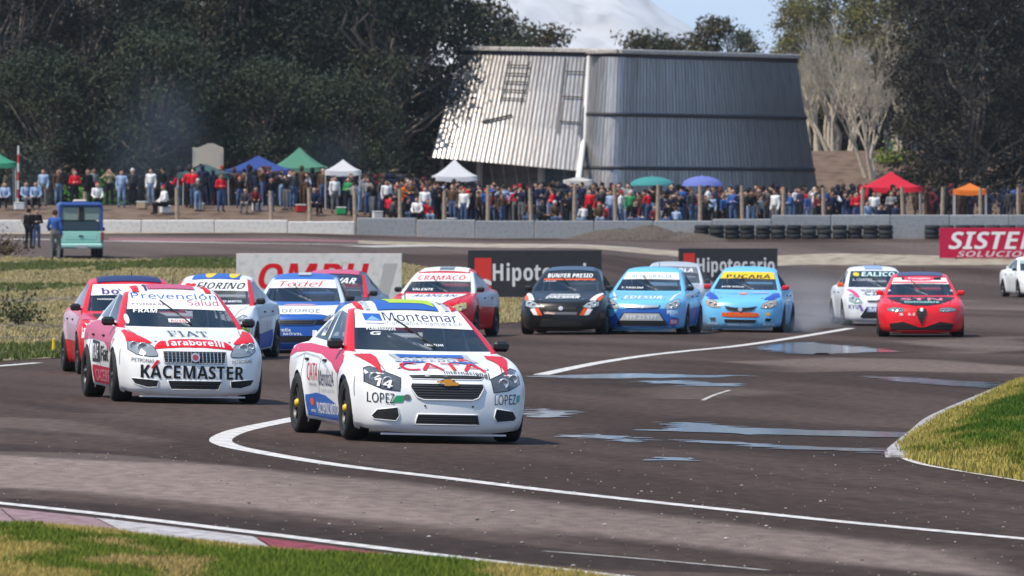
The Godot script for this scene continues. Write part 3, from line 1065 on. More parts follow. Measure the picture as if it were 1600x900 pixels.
func car_kace() -> void:
	var o := {"pillar": RED, "paint": WHITE, "h": 1.445, "w": 0.885, "steer": -3.0, "rings": {5: {0: 0.0}}}
	var k := car("white race saloon with red bonnet corners and large black bumper lettering", 304, 94.4, 10.4, o)
	var s: Shape = k[0]
	var r: Node3D = k[1]
	headlight(s, r, [[0.455, 0.60], [0.50, 0.69], [0.60, 0.76], [0.72, 0.785], [0.79, 0.755], [0.79, 0.65], [0.70, 0.595], [0.55, 0.575], [0.46, 0.58]], [[0.63, 0.685, 0.06], [0.73, 0.71, 0.045]], Color(0.52, 0.55, 0.58))
	opening(s, r, [[-0.385, 0.635], [-0.37, 0.50], [0.37, 0.50], [0.385, 0.635]], "grille", lin(0.5, 0.51, 0.52), 0.012, 0.013, 4)
	var bars := MB.new()
	for i in 15:
		var x := -0.33 + i * 0.66 / 14.0
		var a := on_body(s, "F", Vector2(x, 0.505), 0.016)
		var b := on_body(s, "F", Vector2(x, 0.63), 0.016)
		bars = MB.new()
		bars.tube([a, b], [0.006, 0.006], 5)
		part("grille_bar", bars.commit(), mat("chrome", lin(0.7, 0.71, 0.72), 0.15, {"metallic": 0.9}), r)
	patch(s, r, "F", oval(0, 0.568, 0.055, 0.055), mat("badge silver", lin(0.55, 0.56, 0.58), 0.3, {"metallic": 0.6}), "badge", 0.034)
	patch(s, r, "F", oval(0, 0.568, 0.038, 0.038), vinyl(lin(0.3, 0.05, 0.08)), "badge", 0.037)
	opening(s, r, [[-0.33, 0.275], [-0.29, 0.175], [0.29, 0.175], [0.33, 0.275]], "air_intake", WHITE, 0.013, 0.013, 3)
	for sg in [1, -1]:
		var fog := [[0.45, 0.275], [0.46, 0.20], [0.58, 0.195], [0.72, 0.235], [0.76, 0.30]]
		opening(s, r, fog if sg > 0 else mirror(fog), "brake_duct", WHITE, 0.011, 0.010, 0)
	lettering(s, r, "F", "KACEMASTER", "b", BLACK, -0.66, 0.305, 0.62, 0.465, -0.01)
	lettering(s, r, "F", "PETRONAS", "", lin(0.05, 0.06, 0.07), -0.76, 0.50, -0.5, 0.545, -0.02)
	lettering(s, r, "F", "PETRONAS", "", lin(0.05, 0.06, 0.07), 0.47, 0.50, 0.73, 0.545, 0.02)
	patch(s, r, "F", [[-0.52, 0.42], [-0.46, 0.49], [-0.43, 0.52], [-0.47, 0.53], [-0.49, 0.5], [-0.54, 0.43]], vinyl(RED), "emblem", 0.011)
	patch(s, r, "T", [[-0.50, 2.06], [-0.40, 1.90], [-0.2, 1.80], [0, 1.775], [0.2, 1.80], [0.40, 1.90], [0.50, 2.06], [0.25, 2.10], [0, 2.115], [-0.25, 2.10]], vinyl(RED), "bonnet_stripe", 0.004)
	lettering(s, r, "T", "Taraborelli", "b", WHITE, -0.36, 2.07, 0.38, 1.86)
	lettering(s, r, "T", "FIAT", "s", lin(0.02, 0.06, 0.09), -0.24, 1.62, 0.26, 1.22)
	both(s, r, "T", [[0.62, 1.93], [0.80, 1.74], [0.80, 1.2], [0.74, 1.08], [0.70, 1.3], [0.64, 1.6], [0.5, 1.96]], RED)
	var v := visor(s, r, o, WHITE, 1.15)
	lettering(s, v, "F", "Prevención", "", BLUE, -0.53, 1.27, 0.55, 1.345, -0.005, 0.011)
	lettering(s, v, "F", "Salud", "", lin(0.45, 0.05, 0.1), 0.15, 1.195, 0.55, 1.265, -0.005, 0.011)
	lettering(s, v, "F", "P.YVEDRA G3", "b", lin(0.2, 0.1, 0.12), -0.55, 1.19, -0.15, 1.215, 0, 0.011)
	lettering(s, r, "F", "FRAM", "bi", WHITE, -0.56, 1.10, -0.25, 1.15)
	var st := patch(s, r, "F", [[-0.15, 0.985], [0.12, 0.985], [0.12, 1.03], [-0.15, 1.03]], vinyl(WHITE), "sticker", 0.006)
	lettering(s, st, "F", "ROSSA", "b", RED, -0.12, 0.99, 0.1, 1.02, 0, 0.011)
	patch(s, r, "T", [[-0.5, -0.02], [-0.42, 0.0], [-0.38, -0.8], [-0.48, -0.8]], vinyl(RED), "roof_stripe", 0.006)
	patch(s, r, "T", [[0.42, 0.0], [0.5, -0.02], [0.48, -0.8], [0.38, -0.8]], vinyl(RED), "roof_stripe", 0.006)
	patch(s, r, "T", [[-0.3, -0.1], [0.3, -0.1], [0.28, -0.8], [-0.28, -0.8]], vinyl(PINK), "roof_stripe", 0.006)
	patch(s, r, "T", [[-0.34, -0.05], [-0.31, -0.05], [-0.29, -0.8], [-0.33, -0.8]], vinyl(NAVY), "roof_stripe", 0.006)
	for side in ["L", "R"]:
		patch(s, r, side, [[0.95, 0.9], [0.0, 0.95], [-1.2, 0.985], [-2.15, 0.95], [-2.15, 0.72], [-1.0, 0.75], [0.2, 0.72], [0.8, 0.60]], vinyl(PINK), "flank_stripe", 0.004)
		patch(s, r, side, [[0.98, 0.17], [0.98, 0.4], [-0.95, 0.42], [-0.98, 0.2]], vinyl(lin(0.45, 0.02, 0.05)), "flank_stripe", 0.004)
		patch(s, r, side, [[-0.95, 0.46], [-0.25, 0.46], [-0.25, 0.72], [-0.95, 0.74]], vinyl(lin(0.03, 0.04, 0.05)), "flank_panel", 0.006)
		var g := -1.0 if side == "R" else 1.0
		lettering(s, r, side, "TAF", "bi", WHITE, -0.6 - 0.3 * g, 0.5, -0.6 + 0.3 * g, 0.69, 0, 0.012)
		lettering(s, r, side, "Fiat", "bi", BLACK, 0.25 - 0.4 * g, 0.48, 0.25 + 0.4 * g, 0.68, 0, 0.008)
		lettering(s, r, side, "CACERES", "b", lin(0.6, 0.2, 0.25), -0.85 * g, 0.22, 0.85 * g, 0.37, 0, 0.008)
	patch(s, r, "F", oval(-0.66, 1.02, 0.03, 0.06), vinyl(WHITE), "sticker", 0.012)
	lettering(s, r, "L", "CRC", "b", RED, 1.0, 0.62, 1.14, 0.78)

func nose(s: Shape, r: Node3D, o: Dictionary, kind: int) -> void:      # lamps, grille and intakes of the cars behind
	var f: Color = o.get("frame", o.paint)
	match kind:
		0:      # wide low mouth
			headlight(s, r, [[0.47, 0.60], [0.55, 0.68], [0.74, 0.76], [0.80, 0.73], [0.79, 0.62], [0.62, 0.575]], [[0.60, 0.635, 0.045], [0.70, 0.67, 0.045]], o.get("lamp", Color(0.6, 0.62, 0.64)))
			opening(s, r, [[-0.36, 0.61], [-0.30, 0.52], [0.30, 0.52], [0.36, 0.61]], "grille", f, 0.011, 0.012, 3)
			opening(s, r, [[-0.42, 0.32], [-0.46, 0.19], [0.46, 0.19], [0.42, 0.32]], "air_intake", f, 0.012, 0.012, 3)
		1:      # large trapezoid intake
			headlight(s, r, [[0.50, 0.56], [0.54, 0.65], [0.74, 0.775], [0.80, 0.75], [0.80, 0.60], [0.68, 0.55]], [[0.62, 0.62, 0.05], [0.72, 0.67, 0.045]], o.get("lamp", Color(0.6, 0.62, 0.64)))
			opening(s, r, [[-0.40, 0.625], [-0.36, 0.575], [0.36, 0.575], [0.40, 0.625]], "grille", f, 0.008, 0.011, 2)
			opening(s, r, [[-0.40, 0.47], [-0.56, 0.22], [-0.50, 0.17], [0.50, 0.17], [0.56, 0.22], [0.40, 0.47]], "air_intake", f, 0.016, 0.014, 5)
		2:      # V grille
			headlight(s, r, [[0.45, 0.55], [0.50, 0.64], [0.66, 0.73], [0.78, 0.74], [0.80, 0.62], [0.66, 0.55]], [[0.56, 0.60, 0.048], [0.68, 0.635, 0.05]], o.get("lamp", Color(0.66, 0.6, 0.52)))
			opening(s, r, [[-0.36, 0.59], [-0.30, 0.50], [-0.12, 0.46], [0.12, 0.46], [0.30, 0.50], [0.36, 0.59], [0.14, 0.555], [-0.14, 0.555]], "grille", f, 0.010, 0.011, 2)
			opening(s, r, [[-0.36, 0.29], [-0.34, 0.20], [0.34, 0.20], [0.36, 0.29]], "air_intake", f, 0.012, 0.012, 2)
			for sg in [1, -1]:
				var fog := [[0.56, 0.33], [0.55, 0.25], [0.66, 0.24], [0.70, 0.32]]
				opening(s, r, fog if sg > 0 else mirror(fog), "brake_duct", f, 0.008, 0.008, 0)
		3:      # shield grille
			headlight(s, r, [[0.38, 0.56], [0.40, 0.63], [0.60, 0.65], [0.74, 0.62], [0.74, 0.575], [0.56, 0.55]], [[0.46, 0.597, 0.034], [0.57, 0.60, 0.034]], o.get("lamp", Color(0.45, 0.5, 0.52)))
			opening(s, r, [[0.0, 0.25], [0.12, 0.52], [0.10, 0.62], [-0.10, 0.62], [-0.12, 0.52]], "grille", f, 0.012, 0.014, 5)
			opening(s, r, [[-0.70, 0.30], [-0.66, 0.15], [0.66, 0.15], [0.70, 0.30], [0.40, 0.34], [0.06, 0.22], [-0.06, 0.22], [-0.40, 0.34]], "air_intake", f, 0.010, 0.010, 2)

func car_purple_strip() -> void:
	var o := {"pillar": RED, "paint": RED, "h": 1.5}
	var k := car("red race car with white sun strip and dark roof at the far left", 222, 116.5, 8.0, o)
	var s: Shape = k[0]
	var r: Node3D = k[1]
	nose(s, r, o, 0)
	patch(s, r, "T", [[-0.60, 1.9], [0.60, 1.9], [0.66, 1.08], [0, 1.12], [-0.66, 1.08]], vinyl(BLACK), "bonnet_panel", 0.004)
	both(s, r, "F", [[0.62, 0.80], [0.78, 0.84], [0.87, 0.74], [0.885, 0.56], [0.80, 0.58], [0.74, 0.70]], WHITE, "stripe", 0.005)
	both(s, r, "T", [[0.70, 1.72], [0.86, 1.5], [0.84, 1.0], [0.77, 1.0], [0.74, 1.4]], PINK)
	var v := visor(s, r, o, WHITE, 1.17)
	lettering(s, v, "F", "bosioxi", "b", lin(0.07, 0.03, 0.2), -0.45, 1.22, 0.35, 1.32, 0, 0.011)
	lettering(s, r, "F", "FARINERO A.J.", "b", WHITE, -0.54, 1.13, -0.2, 1.155)
	patch(s, r, "T", [[-0.50, 0.0], [0.50, 0.0], [0.46, -0.85], [-0.46, -0.85]], vinyl(NAVY), "roof_panel", 0.006)
	lettering(s, r, "F", "YPF", "b", WHITE, -0.80, 0.42, -0.62, 0.52)
	lettering(s, r, "F", "Castrol", "b", WHITE, -0.84, 0.30, -0.60, 0.38)
	for side in ["L", "R"]:
		patch(s, r, side, [[1.0, 0.88], [-1.2, 0.96], [-2.1, 0.9], [-2.1, 0.52], [0.95, 0.5]], vinyl(lin(0.5, 0.34, 0.42)), "flank_stripe", 0.004)

func car_clover() -> void:
	var o := {"pillar": RED, "paint": WHITE, "h": 1.47, "lamp": Color(0.62, 0.64, 0.66)}
	var k := car("white race car with blue and yellow roof, red pillars and a blue bumper plate", 308, 132.0, -6.0, o)
	var s: Shape = k[0]
	var r: Node3D = k[1]
	nose(s, r, o, 1)
	var v := visor(s, r, o, WHITE, 1.17)
	lettering(s, v, "F", "FIORINO", "bi", BLACK, -0.30, 1.215, 0.55, 1.325, -0.01, 0.011)
	for p in [[-0.46, 1.29], [-0.36, 1.285], [-0.44, 1.24], [-0.36, 1.24]]:
		patch(s, v, "F", oval(p[0], p[1], 0.055, 0.03, 12), vinyl(RED), "emblem", 0.010)
	lettering(s, r, "F", "GUSTAVO MARTEL", "b", WHITE, 0.02, 0.985, 0.58, 1.02)
	patch(s, r, "T", [[-0.42, 0.0], [0.42, 0.0], [0.38, -0.85], [-0.38, -0.85]], vinyl(BLUE), "roof_panel", 0.006)
	for x in [-0.12, 0.3]:
		patch(s, r, "T", oval(x, -0.3, 0.09, 0.26), vinyl(YELLOW), "roof_emblem", 0.010)
	patch(s, r, "T", oval(0.12, 1.32, 0.09, 0.14), vinyl(RED), "emblem", 0.005)
	patch(s, r, "T", oval(0.3, 1.32, 0.09, 0.14), vinyl(RED), "emblem", 0.005)
	patch(s, r, "T", [[0.05, 1.15], [0.42, 1.15], [0.42, 1.2], [0.05, 1.2]], vinyl(NAVY), "emblem", 0.005)
	part("emblem_ring", rim_of(s, "T", oval(0.30, 1.72, 0.08, 0.1), 0.02, 0.008), vinyl(BLACK), r)
	both(s, r, "F", [[0.52, 0.53], [0.80, 0.56], [0.86, 0.60], [0.86, 0.47], [0.70, 0.50]], LIME, "stripe", 0.005)
	patch(s, r, "F", [[0.40, 0.36], [0.82, 0.37], [0.84, 0.49], [0.42, 0.48]], vinyl(BLUE), "bumper_plate", 0.03)
	lettering(s, r, "F", "coroño", "b", WHITE, 0.45, 0.385, 0.80, 0.465, 0.01, 0.036)
	patch(s, r, "F", [[-0.84, 0.37], [-0.42, 0.36], [-0.42, 0.48], [-0.84, 0.49]], vinyl(BLUE), "bumper_plate", 0.03)
	for side in ["L", "R"]:
		patch(s, r, side, [[0.95, 0.16], [0.95, 0.42], [-0.95, 0.5], [-0.98, 0.2]], vinyl(BLUE), "flank_stripe", 0.004)
		patch(s, r, side, [[0.9, 0.9], [-1.2, 0.96], [-2.1, 0.9], [-2.1, 0.75], [0.9, 0.7]], vinyl(SILVER), "flank_stripe", 0.004)

func car_blue_roof() -> void:
	var o := {"paint": BLUE, "pillar": lin(0.55, 0.62, 0.7), "h": 1.46, "lamp": Color(0.45, 0.47, 0.5)}
	var k := car("blue roofed race car with red script on its white sun strip", 464, 140.0, -2.0, o)
	var s: Shape = k[0]
	var r: Node3D = k[1]
	nose(s, r, o, 0)
	var v := visor(s, r, o, WHITE, 1.18)
	lettering(s, v, "F", "Todel", "i", RED, -0.46, 1.205, 0.36, 1.315, 0, 0.011)
	patch(s, r, "T", [[-0.66, 2.02], [0, 2.08], [0.66, 2.02], [0.72, 1.3], [0.5, 1.35], [0, 1.42], [-0.5, 1.35], [-0.72, 1.3]], vinyl(WHITE), "bonnet_panel", 0.004)
	patch(s, r, "T", oval(0, 1.3, 0.3, 0.1), vinyl(lin(0.55, 0.3, 0.4)), "emblem", 0.008)
	lettering(s, r, "T", "GEORGE", "", lin(0.12, 0.14, 0.18), -0.3, 2.0, 0.4, 1.75, 0, 0.009)
	lettering(s, r, "F", "estrella", "b", WHITE, -0.46, 0.40, -0.12, 0.46)
	lettering(s, r, "F", "CTI MÓVIL", "b", WHITE, -0.46, 0.335, 0.1, 0.39)
	patch(s, r, "F", [[-0.64, 0.52], [0.64, 0.52], [0.6, 0.62], [-0.6, 0.62]], vinyl(BLACK), "bumper_band", 0.005)
	patch(s, r, "T", [[-0.12, -0.1], [0.12, -0.1], [0.12, -0.35], [-0.12, -0.35]], vinyl(SILVER), "roof_hatch", 0.012)

func car_dark_red_pillar() -> void:
	var o := {"pillar": RED, "paint": lin(0.03, 0.035, 0.06), "h": 1.46}
	var k := car("dark race car with red pillars, mostly hidden behind the leading white saloon", 497, 152.0, -7.0, o)
	var s: Shape = k[0]
	var r: Node3D = k[1]
	nose(s, r, o, 2)
	var v := visor(s, r, o, lin(0.02, 0.03, 0.05), 1.19)
	lettering(s, v, "F", "FORTVAR", "bi", WHITE, -0.48, 1.20, 0.48, 1.305, -0.02, 0.011)
	patch(s, r, "T", [[-0.5, 0.0], [0.5, 0.0], [0.46, -0.85], [-0.46, -0.85]], vinyl(PINK), "roof_panel", 0.006)
	for side in ["L", "R"]:
		patch(s, r, side, [[0.9, 0.9], [-1.2, 0.96], [-2.1, 0.9], [-2.1, 0.3], [0.9, 0.3]], vinyl(lin(0.3, 0.35, 0.4)), "flank_panel", 0.004)

func car_white_red() -> void:
	var o := {"paint": RED, "pillar": WHITE, "h": 1.47, "lamp": Color(0.72, 0.66, 0.4)}
	var k := car("white and red race car with red capitals on its white sun strip", 667, 161.0, -9.0, o)
	var s: Shape = k[0]
	var r: Node3D = k[1]
	nose(s, r, o, 2)
	patch(s, r, "T", [[-0.55, 2.06], [0, 2.1], [0.30, 2.06], [0.60, 1.4], [0.66, 1.06], [0, 1.14], [-0.66, 1.06], [-0.66, 1.5]], vinyl(WHITE), "bonnet_panel", 0.004)
	lettering(s, r, "T", "ALANLAN", "bi", lin(0.05, 0.08, 0.25), -0.45, 1.5, 0.5, 1.2, 0, 0.009)
	var v := visor(s, r, o, WHITE, 1.16)
	lettering(s, v, "F", "CRAMACO", "b", RED, -0.52, 1.20, 0.5, 1.30, 0, 0.011)
	patch(s, r, "T", [[-0.52, 0.0], [0.52, 0.0], [0.46, -0.85], [-0.46, -0.85]], vinyl(WHITE), "roof_panel", 0.006)
	patch(s, r, "T", [[-0.12, -0.05], [0.2, -0.05], [0.2, -0.3], [-0.12, -0.3]], vinyl(lin(0.1, 0.15, 0.18)), "roof_hatch", 0.012)
	lettering(s, r, "F", "VALENTE", "b", WHITE, -0.56, 0.985, -0.1, 1.03)
	patch(s, r, "F", oval(0.70, 0.40, 0.08, 0.05), vinyl(SILVER), "emblem", 0.008)
	for side in ["L", "R"]:
		patch(s, r, side, [[0.9, 0.9], [-1.2, 0.96], [-2.1, 0.9], [-2.1, 0.6], [0.9, 0.65]], vinyl(SILVER), "flank_stripe", 0.004)

func car_black() -> void:
	var o := {"paint": BLACK, "h": 1.46, "lamp": Color(0.62, 0.66, 0.68)}
	var k := car("black race car with white and orange slashes over its headlights", 876, 165.5, -6.5, o)
	var s: Shape = k[0]
	var r: Node3D = k[1]
	nose(s, r, o, 0)
	var v := visor(s, r, o, lin(0.015, 0.015, 0.018), 1.19)
	lettering(s, v, "F", "BUNKER PRESIO", "b", WHITE, -0.49, 1.225, 0.49, 1.31, 0, 0.011)
	patch(s, v, "F", [[-0.56, 1.172], [0.56, 1.172], [0.56, 1.20], [-0.56, 1.20]], vinyl(ORANGE), "stripe", 0.009)
	lettering(s, r, "F", "L.BELLOSO", "b", lin(0.6, 0.5, 0.5), -0.56, 1.135, -0.28, 1.165)
	for p in [["F", [[0.50, 0.42], [0.60, 0.43], [0.68, 0.55], [0.58, 0.57]], WHITE], ["F", [[0.40, 0.42], [0.50, 0.42], [0.58, 0.57], [0.49, 0.57]], ORANGE], ["T", [[0.60, 1.95], [0.72, 1.88], [0.84, 1.3], [0.80, 1.15], [0.74, 1.3]], WHITE], ["T", [[0.73, 1.87], [0.82, 1.78], [0.86, 1.5], [0.82, 1.42]], ORANGE]]:
		both(s, r, p[0], p[1], p[2], "slash", 0.006)
	patch(s, r, "T", [[-0.36, 1.75], [0.36, 1.75], [0.32, 1.3], [-0.32, 1.3]], vinyl(lin(0.3, 0.31, 0.32)), "emblem", 0.005)
	lettering(s, r, "T", "DALMAR", "bi", WHITE, -0.37, 1.88, 0.37, 1.62, 0, 0.010)
	lettering(s, r, "T", "EL RAPIDO", "b", WHITE, -0.28, 1.55, 0.28, 1.38, 0, 0.010)
	patch(s, r, "F", oval(0, 0.57, 0.05, 0.045), mat("badge silver", lin(0.55, 0.56, 0.58), 0.3, {"metallic": 0.6}), "badge", 0.03)
	patch(s, r, "F", [[-0.36, 0.44], [0.34, 0.43], [0.36, 0.49], [-0.38, 0.50]], vinyl(lin(0.16, 0.16, 0.17)), "bumper_band", 0.006)
	patch(s, r, "F", [[-0.37, 0.455], [-0.14, 0.44], [-0.12, 0.47], [-0.3, 0.495]], vinyl(lin(0.7, 0.5, 0.42)), "stripe", 0.010)
	patch(s, r, "T", [[-0.5, 0.0], [0.5, 0.0], [0.46, -0.85], [-0.46, -0.85]], vinyl(lin(0.06, 0.1, 0.16)), "roof_panel", 0.006)

func car_blue_trapezoid() -> void:
	var o := {"paint": SKYBLUE, "h": 1.46, "lamp": Color(0.6, 0.62, 0.64), "frame": BLUE}
	var k := car("sky blue race car with a large silver trapezoid intake, beside the black car", 1002, 166.5, -7.5, o)
	var s: Shape = k[0]
	var r: Node3D = k[1]
	patch(s, r, "F", [[-0.52, 0.56], [0.52, 0.56], [0.62, 0.40], [0.78, 0.36], [0.80, 0.15], [-0.80, 0.15], [-0.78, 0.36], [-0.62, 0.40]], vinyl(BLUE), "bumper_panel", 0.002)
	nose(s, r, o, 1)
	patch(s, r, "F", [[-0.38, 0.455], [-0.48, 0.30], [0.48, 0.30], [0.38, 0.455]], vinyl(SILVER), "intake_plate", 0.016)
	lettering(s, r, "F", "YPF 23 YPF", "b", WHITE, -0.34, 0.33, 0.34, 0.42, 0, 0.022)
	patch(s, r, "F", [[-0.36, 0.59], [0, 0.57], [0.36, 0.59], [0.38, 0.635], [-0.38, 0.635]], mat("badge silver", lin(0.55, 0.56, 0.58), 0.3, {"metallic": 0.6}), "grille_bar", 0.03)
	lettering(s, r, "F", "PESA", "b", WHITE, 0.55, 0.44, 0.78, 0.52)
	patch(s, r, "F", [[0.6, 0.2], [0.78, 0.22], [0.8, 0.34], [0.62, 0.33]], vinyl(lin(0.4, 0.1, 0.2)), "sticker", 0.006)
	lettering(s, r, "F", "3M", "b", WHITE, 0.63, 0.24, 0.75, 0.31, 0, 0.011)
	var v := visor(s, r, o, WHITE, 1.18)
	lettering(s, v, "F", "ALTA GRACIA", "b", lin(0.25, 0.3, 0.36), -0.45, 1.215, 0.45, 1.29, 0, 0.011)
	lettering(s, r, "T", "EDESUR", "b", WHITE, -0.42, 1.92, 0.42, 1.62)
	lettering(s, r, "F", "F. PAOLINI", "b", WHITE, -0.6, 0.985, -0.12, 1.02)
	both(s, r, "T", [[0.58, 1.95], [0.63, 1.93], [0.76, 1.1], [0.71, 1.1]], WHITE)
	for side in ["L", "R"]:
		patch(s, r, side, [[0.95, 0.16], [0.95, 0.55], [-2.1, 0.6], [-2.1, 0.3], [-0.98, 0.2]], vinyl(BLUE), "flank_stripe", 0.004)

func car_yellow_strip() -> void:
	var o := {"paint": SKYBLUE, "h": 1.47, "mirror": RED, "lamp": Color(0.68, 0.62, 0.55)}
	var k := car("sky blue race car with a yellow sun strip, red mirrors and orange bumper script", 1156, 171.5, -6.5, o)
	var s: Shape = k[0]
	var r: Node3D = k[1]
	nose(s, r, o, 2)
	patch(s, r, "F", oval(0, 0.515, 0.05, 0.045), mat("badge silver", lin(0.55, 0.56, 0.58), 0.3, {"metallic": 0.6}), "badge", 0.03)
	var plate := patch(s, r, "F", oval(0, 0.395, 0.42, 0.055, 24, 4.0), vinyl(ORANGE), "bumper_script", 0.008)
	lettering(s, plate, "F", "Taraborelli", "bi", lin(0.85, 0.2, 0.05), -0.36, 0.355, 0.36, 0.435, 0, 0.013)
	lettering(s, r, "F", "pueblo limpio", "b", WHITE, -0.28, 0.145, 0.28, 0.19)
	lettering(s, r, "F", "Ruta", "b", WHITE, -0.74, 0.165, -0.52, 0.215)
	lettering(s, r, "F", "Ruta", "b", WHITE, 0.52, 0.165, 0.74, 0.215)
	var v := visor(s, r, o, YELLOW, 1.18)
	lettering(s, v, "F", "PUCARÁ", "b", BLACK, -0.48, 1.205, 0.52, 1.305, 0, 0.011)
	lettering(s, r, "F", "paolo milano", "b", WHITE, -0.54, 0.99, -0.04, 1.03)
	both(s, r, "T", [[0.50, 1.98], [0.70, 1.93], [0.84, 1.6], [0.78, 1.2], [0.66, 1.5]], lin(0.03, 0.08, 0.4))
	patch(s, r, "T", oval(0, 1.4, 0.09, 0.16), vinyl(lin(0.7, 0.25, 0.2)), "emblem", 0.006)
	lettering(s, r, "T", "AR", "", lin(0.2, 0.5, 0.5), -0.34, 1.52, -0.16, 1.3, 0, 0.006)
	lettering(s, r, "T", "SUR", "", lin(0.2, 0.5, 0.5), 0.14, 1.52, 0.36, 1.3, 0, 0.006)
	patch(s, r, "T", [[0.2, 1.3], [0.55, 1.32], [0.55, 1.2], [0.2, 1.18]], vinyl(lin(0.5, 0.4, 0.65)), "emblem", 0.006)
	patch(s, r, "F", oval(0.62, 0.42, 0.05, 0.04), vinyl(YELLOW), "emblem", 0.006)

func car_pink_slash() -> void:
	var o := {"paint": lin(0.7, 0.72, 0.75), "h": 1.46, "mirror": ORANGE, "lamp": Color(0.55, 0.66, 0.66)}
	var k := car("white race car with a pink bonnet slash and orange mirror, behind the red car", 1380, 187.5, 3.5, o)
	var s: Shape = k[0]
	var r: Node3D = k[1]
	nose(s, r, o, 1)
	var v := visor(s, r, o, lin(0.02, 0.05, 0.06), 1.17)
	lettering(s, v, "F", "EALICO", "bi", lin(0.6, 0.8, 0.78), -0.34, 1.21, 0.5, 1.31, 0, 0.011)
	patch(s, v, "F", oval(-0.46, 1.255, 0.075, 0.045), vinyl(YELLOW), "emblem", 0.009)
	lettering(s, r, "F", "A. CIANTINI", "b", SILVER, -0.58, 1.09, -0.1, 1.15)
	both(s, r, "T", [[0.56, 2.02], [0.66, 1.98], [0.80, 1.3], [0.74, 1.08], [0.66, 1.4]], lin(0.7, 0.04, 0.18))
	lettering(s, r, "T", "CIARK", "bi", lin(0.15, 0.18, 0.24), -0.42, 1.98, 0.45, 1.6)
	lettering(s, r, "T", "ROUSSON", "b", lin(0.2, 0.2, 0.26), -0.45, 1.5, 0.45, 1.22)
	patch(s, r, "F", [[-0.40, 0.34], [0.40, 0.34], [0.38, 0.47], [-0.38, 0.47]], vinyl(lin(0.2, 0.26, 0.5)), "bumper_panel", 0.016)
	lettering(s, r, "F", "MARTI", "b", WHITE, -0.34, 0.355, 0.34, 0.455, 0, 0.021)
	lettering(s, r, "F", "KYUT", "b", lin(0.12, 0.12, 0.25), -0.82, 0.42, -0.52, 0.52)
	both(s, r, "F", [[0.46, 0.36], [0.54, 0.36], [0.60, 0.50], [0.54, 0.50]], lin(0.2, 0.1, 0.4), "slash", 0.006)
	patch(s, r, "T", [[-0.22, 0.0], [0.22, 0.0], [0.2, -0.85], [-0.2, -0.85]], vinyl(lin(0.25, 0.35, 0.6)), "roof_panel", 0.006)

func car_shield() -> void:
	var o := {"paint": lin(0.72, 0.012, 0.02), "h": 1.40, "w": 0.91, "mirror": lin(0.72, 0.012, 0.02), "splitter": BLACK, "frame": lin(0.72, 0.012, 0.02)}
	var k := car("bright red race car with a pointed shield grille and black bonnet", 1440, 166.0, -2.0, o)
	var s: Shape = k[0]
	var r: Node3D = k[1]
	nose(s, r, o, 3)
	patch(s, r, "T", [[-0.14, 2.08], [0.14, 2.08], [0.40, 1.95], [0.62, 1.6], [0.74, 1.12], [0.6, 1.06], [0, 1.12], [-0.6, 1.06], [-0.74, 1.12], [-0.62, 1.6], [-0.40, 1.95]], vinyl(BLACK), "bonnet_panel", 0.004)
	lettering(s, r, "T", "STN", "b", lin(0.75, 0.25, 0.3), -0.44, 1.62, 0.46, 1.3, 0, 0.009)
	lettering(s, r, "T", "invernadero", "b", lin(0.3, 0.65, 0.6), -0.36, 1.9, 0.38, 1.68, 0, 0.009)
	var v := visor(s, r, o, WHITE, 1.19)
	patch(s, v, "F", [[-0.40, 1.23], [0.46, 1.23], [0.46, 1.29], [-0.40, 1.29]], vinyl(BLACK), "strip_panel", 0.009)
	patch(s, v, "F", oval(-0.02, 1.262, 0.33, 0.05, 24, 3.0), vinyl(lin(0.7, 0.05, 0.1)), "strip_emblem", 0.013)
	lettering(s, v, "F", "Travaglini", "bi", WHITE, -0.26, 1.24, 0.22, 1.285, 0, 0.017)
	patch(s, v, "F", [[-0.60, 1.165], [0.60, 1.165], [0.59, 1.195], [-0.59, 1.195]], vinyl(RED), "stripe", 0.010)
	patch(s, r, "T", [[-0.5, 0.0], [0.5, 0.0], [0.46, -0.85], [-0.46, -0.85]], vinyl(lin(0.06, 0.08, 0.16)), "roof_panel", 0.006)
	patch(s, r, "F", oval(0, 0.60, 0.035, 0.04), vinyl(lin(0.55, 0.75, 0.7)), "badge", 0.03)
	for t in [["3.2", -0.30, -0.14], ["S", -0.48, -0.40]]:
		lettering(s, r, "F", t[0], "b", WHITE, t[1], 0.475, t[2], 0.525)
	both(s, r, "F", [[0.64, 0.99], [0.70, 0.985], [0.70, 1.02], [0.66, 1.03]], SILVER, "sticker", 0.009)

func car_far_white() -> void:
	var o := {"paint": WHITE, "h": 1.45}
	var k := car("small distant white race car cut off at the picture's edge below the red board", 1638, 270.0, 8.0, o)
	var s: Shape = k[0]
	var r: Node3D = k[1]
	nose(s, r, o, 0)
	visor(s, r, o, lin(0.3, 0.4, 0.4), 1.2)
	both(s, r, "F", [[0.44, 0.58], [0.52, 0.58], [0.58, 0.74], [0.5, 0.72]], PINK, "slash", 0.012)
	for sg in [1, -1]:
		var fog := [[0.5, 0.34], [0.5, 0.28], [0.72, 0.28], [0.72, 0.34]]
		opening(s, r, fog if sg > 0 else mirror(fog), "brake_duct", o.paint, 0.008, 0.008, 0)

func car_in_spray() -> void:
	var o := {"pillar": lin(0.6, 0.62, 0.64), "paint": SILVER, "h": 1.46}
	var k := car("silver race car veiled by spray behind the two sky blue cars", 1040, 189.0, -6.0, o)
	var s: Shape = k[0]
	var r: Node3D = k[1]
	nose(s, r, o, 0)
	var v := visor(s, r, o, lin(0.15, 0.16, 0.18), 1.18)
	lettering(s, v, "F", "CANDOLA", "b", WHITE, -0.46, 1.21, 0.5, 1.30, 0, 0.011)

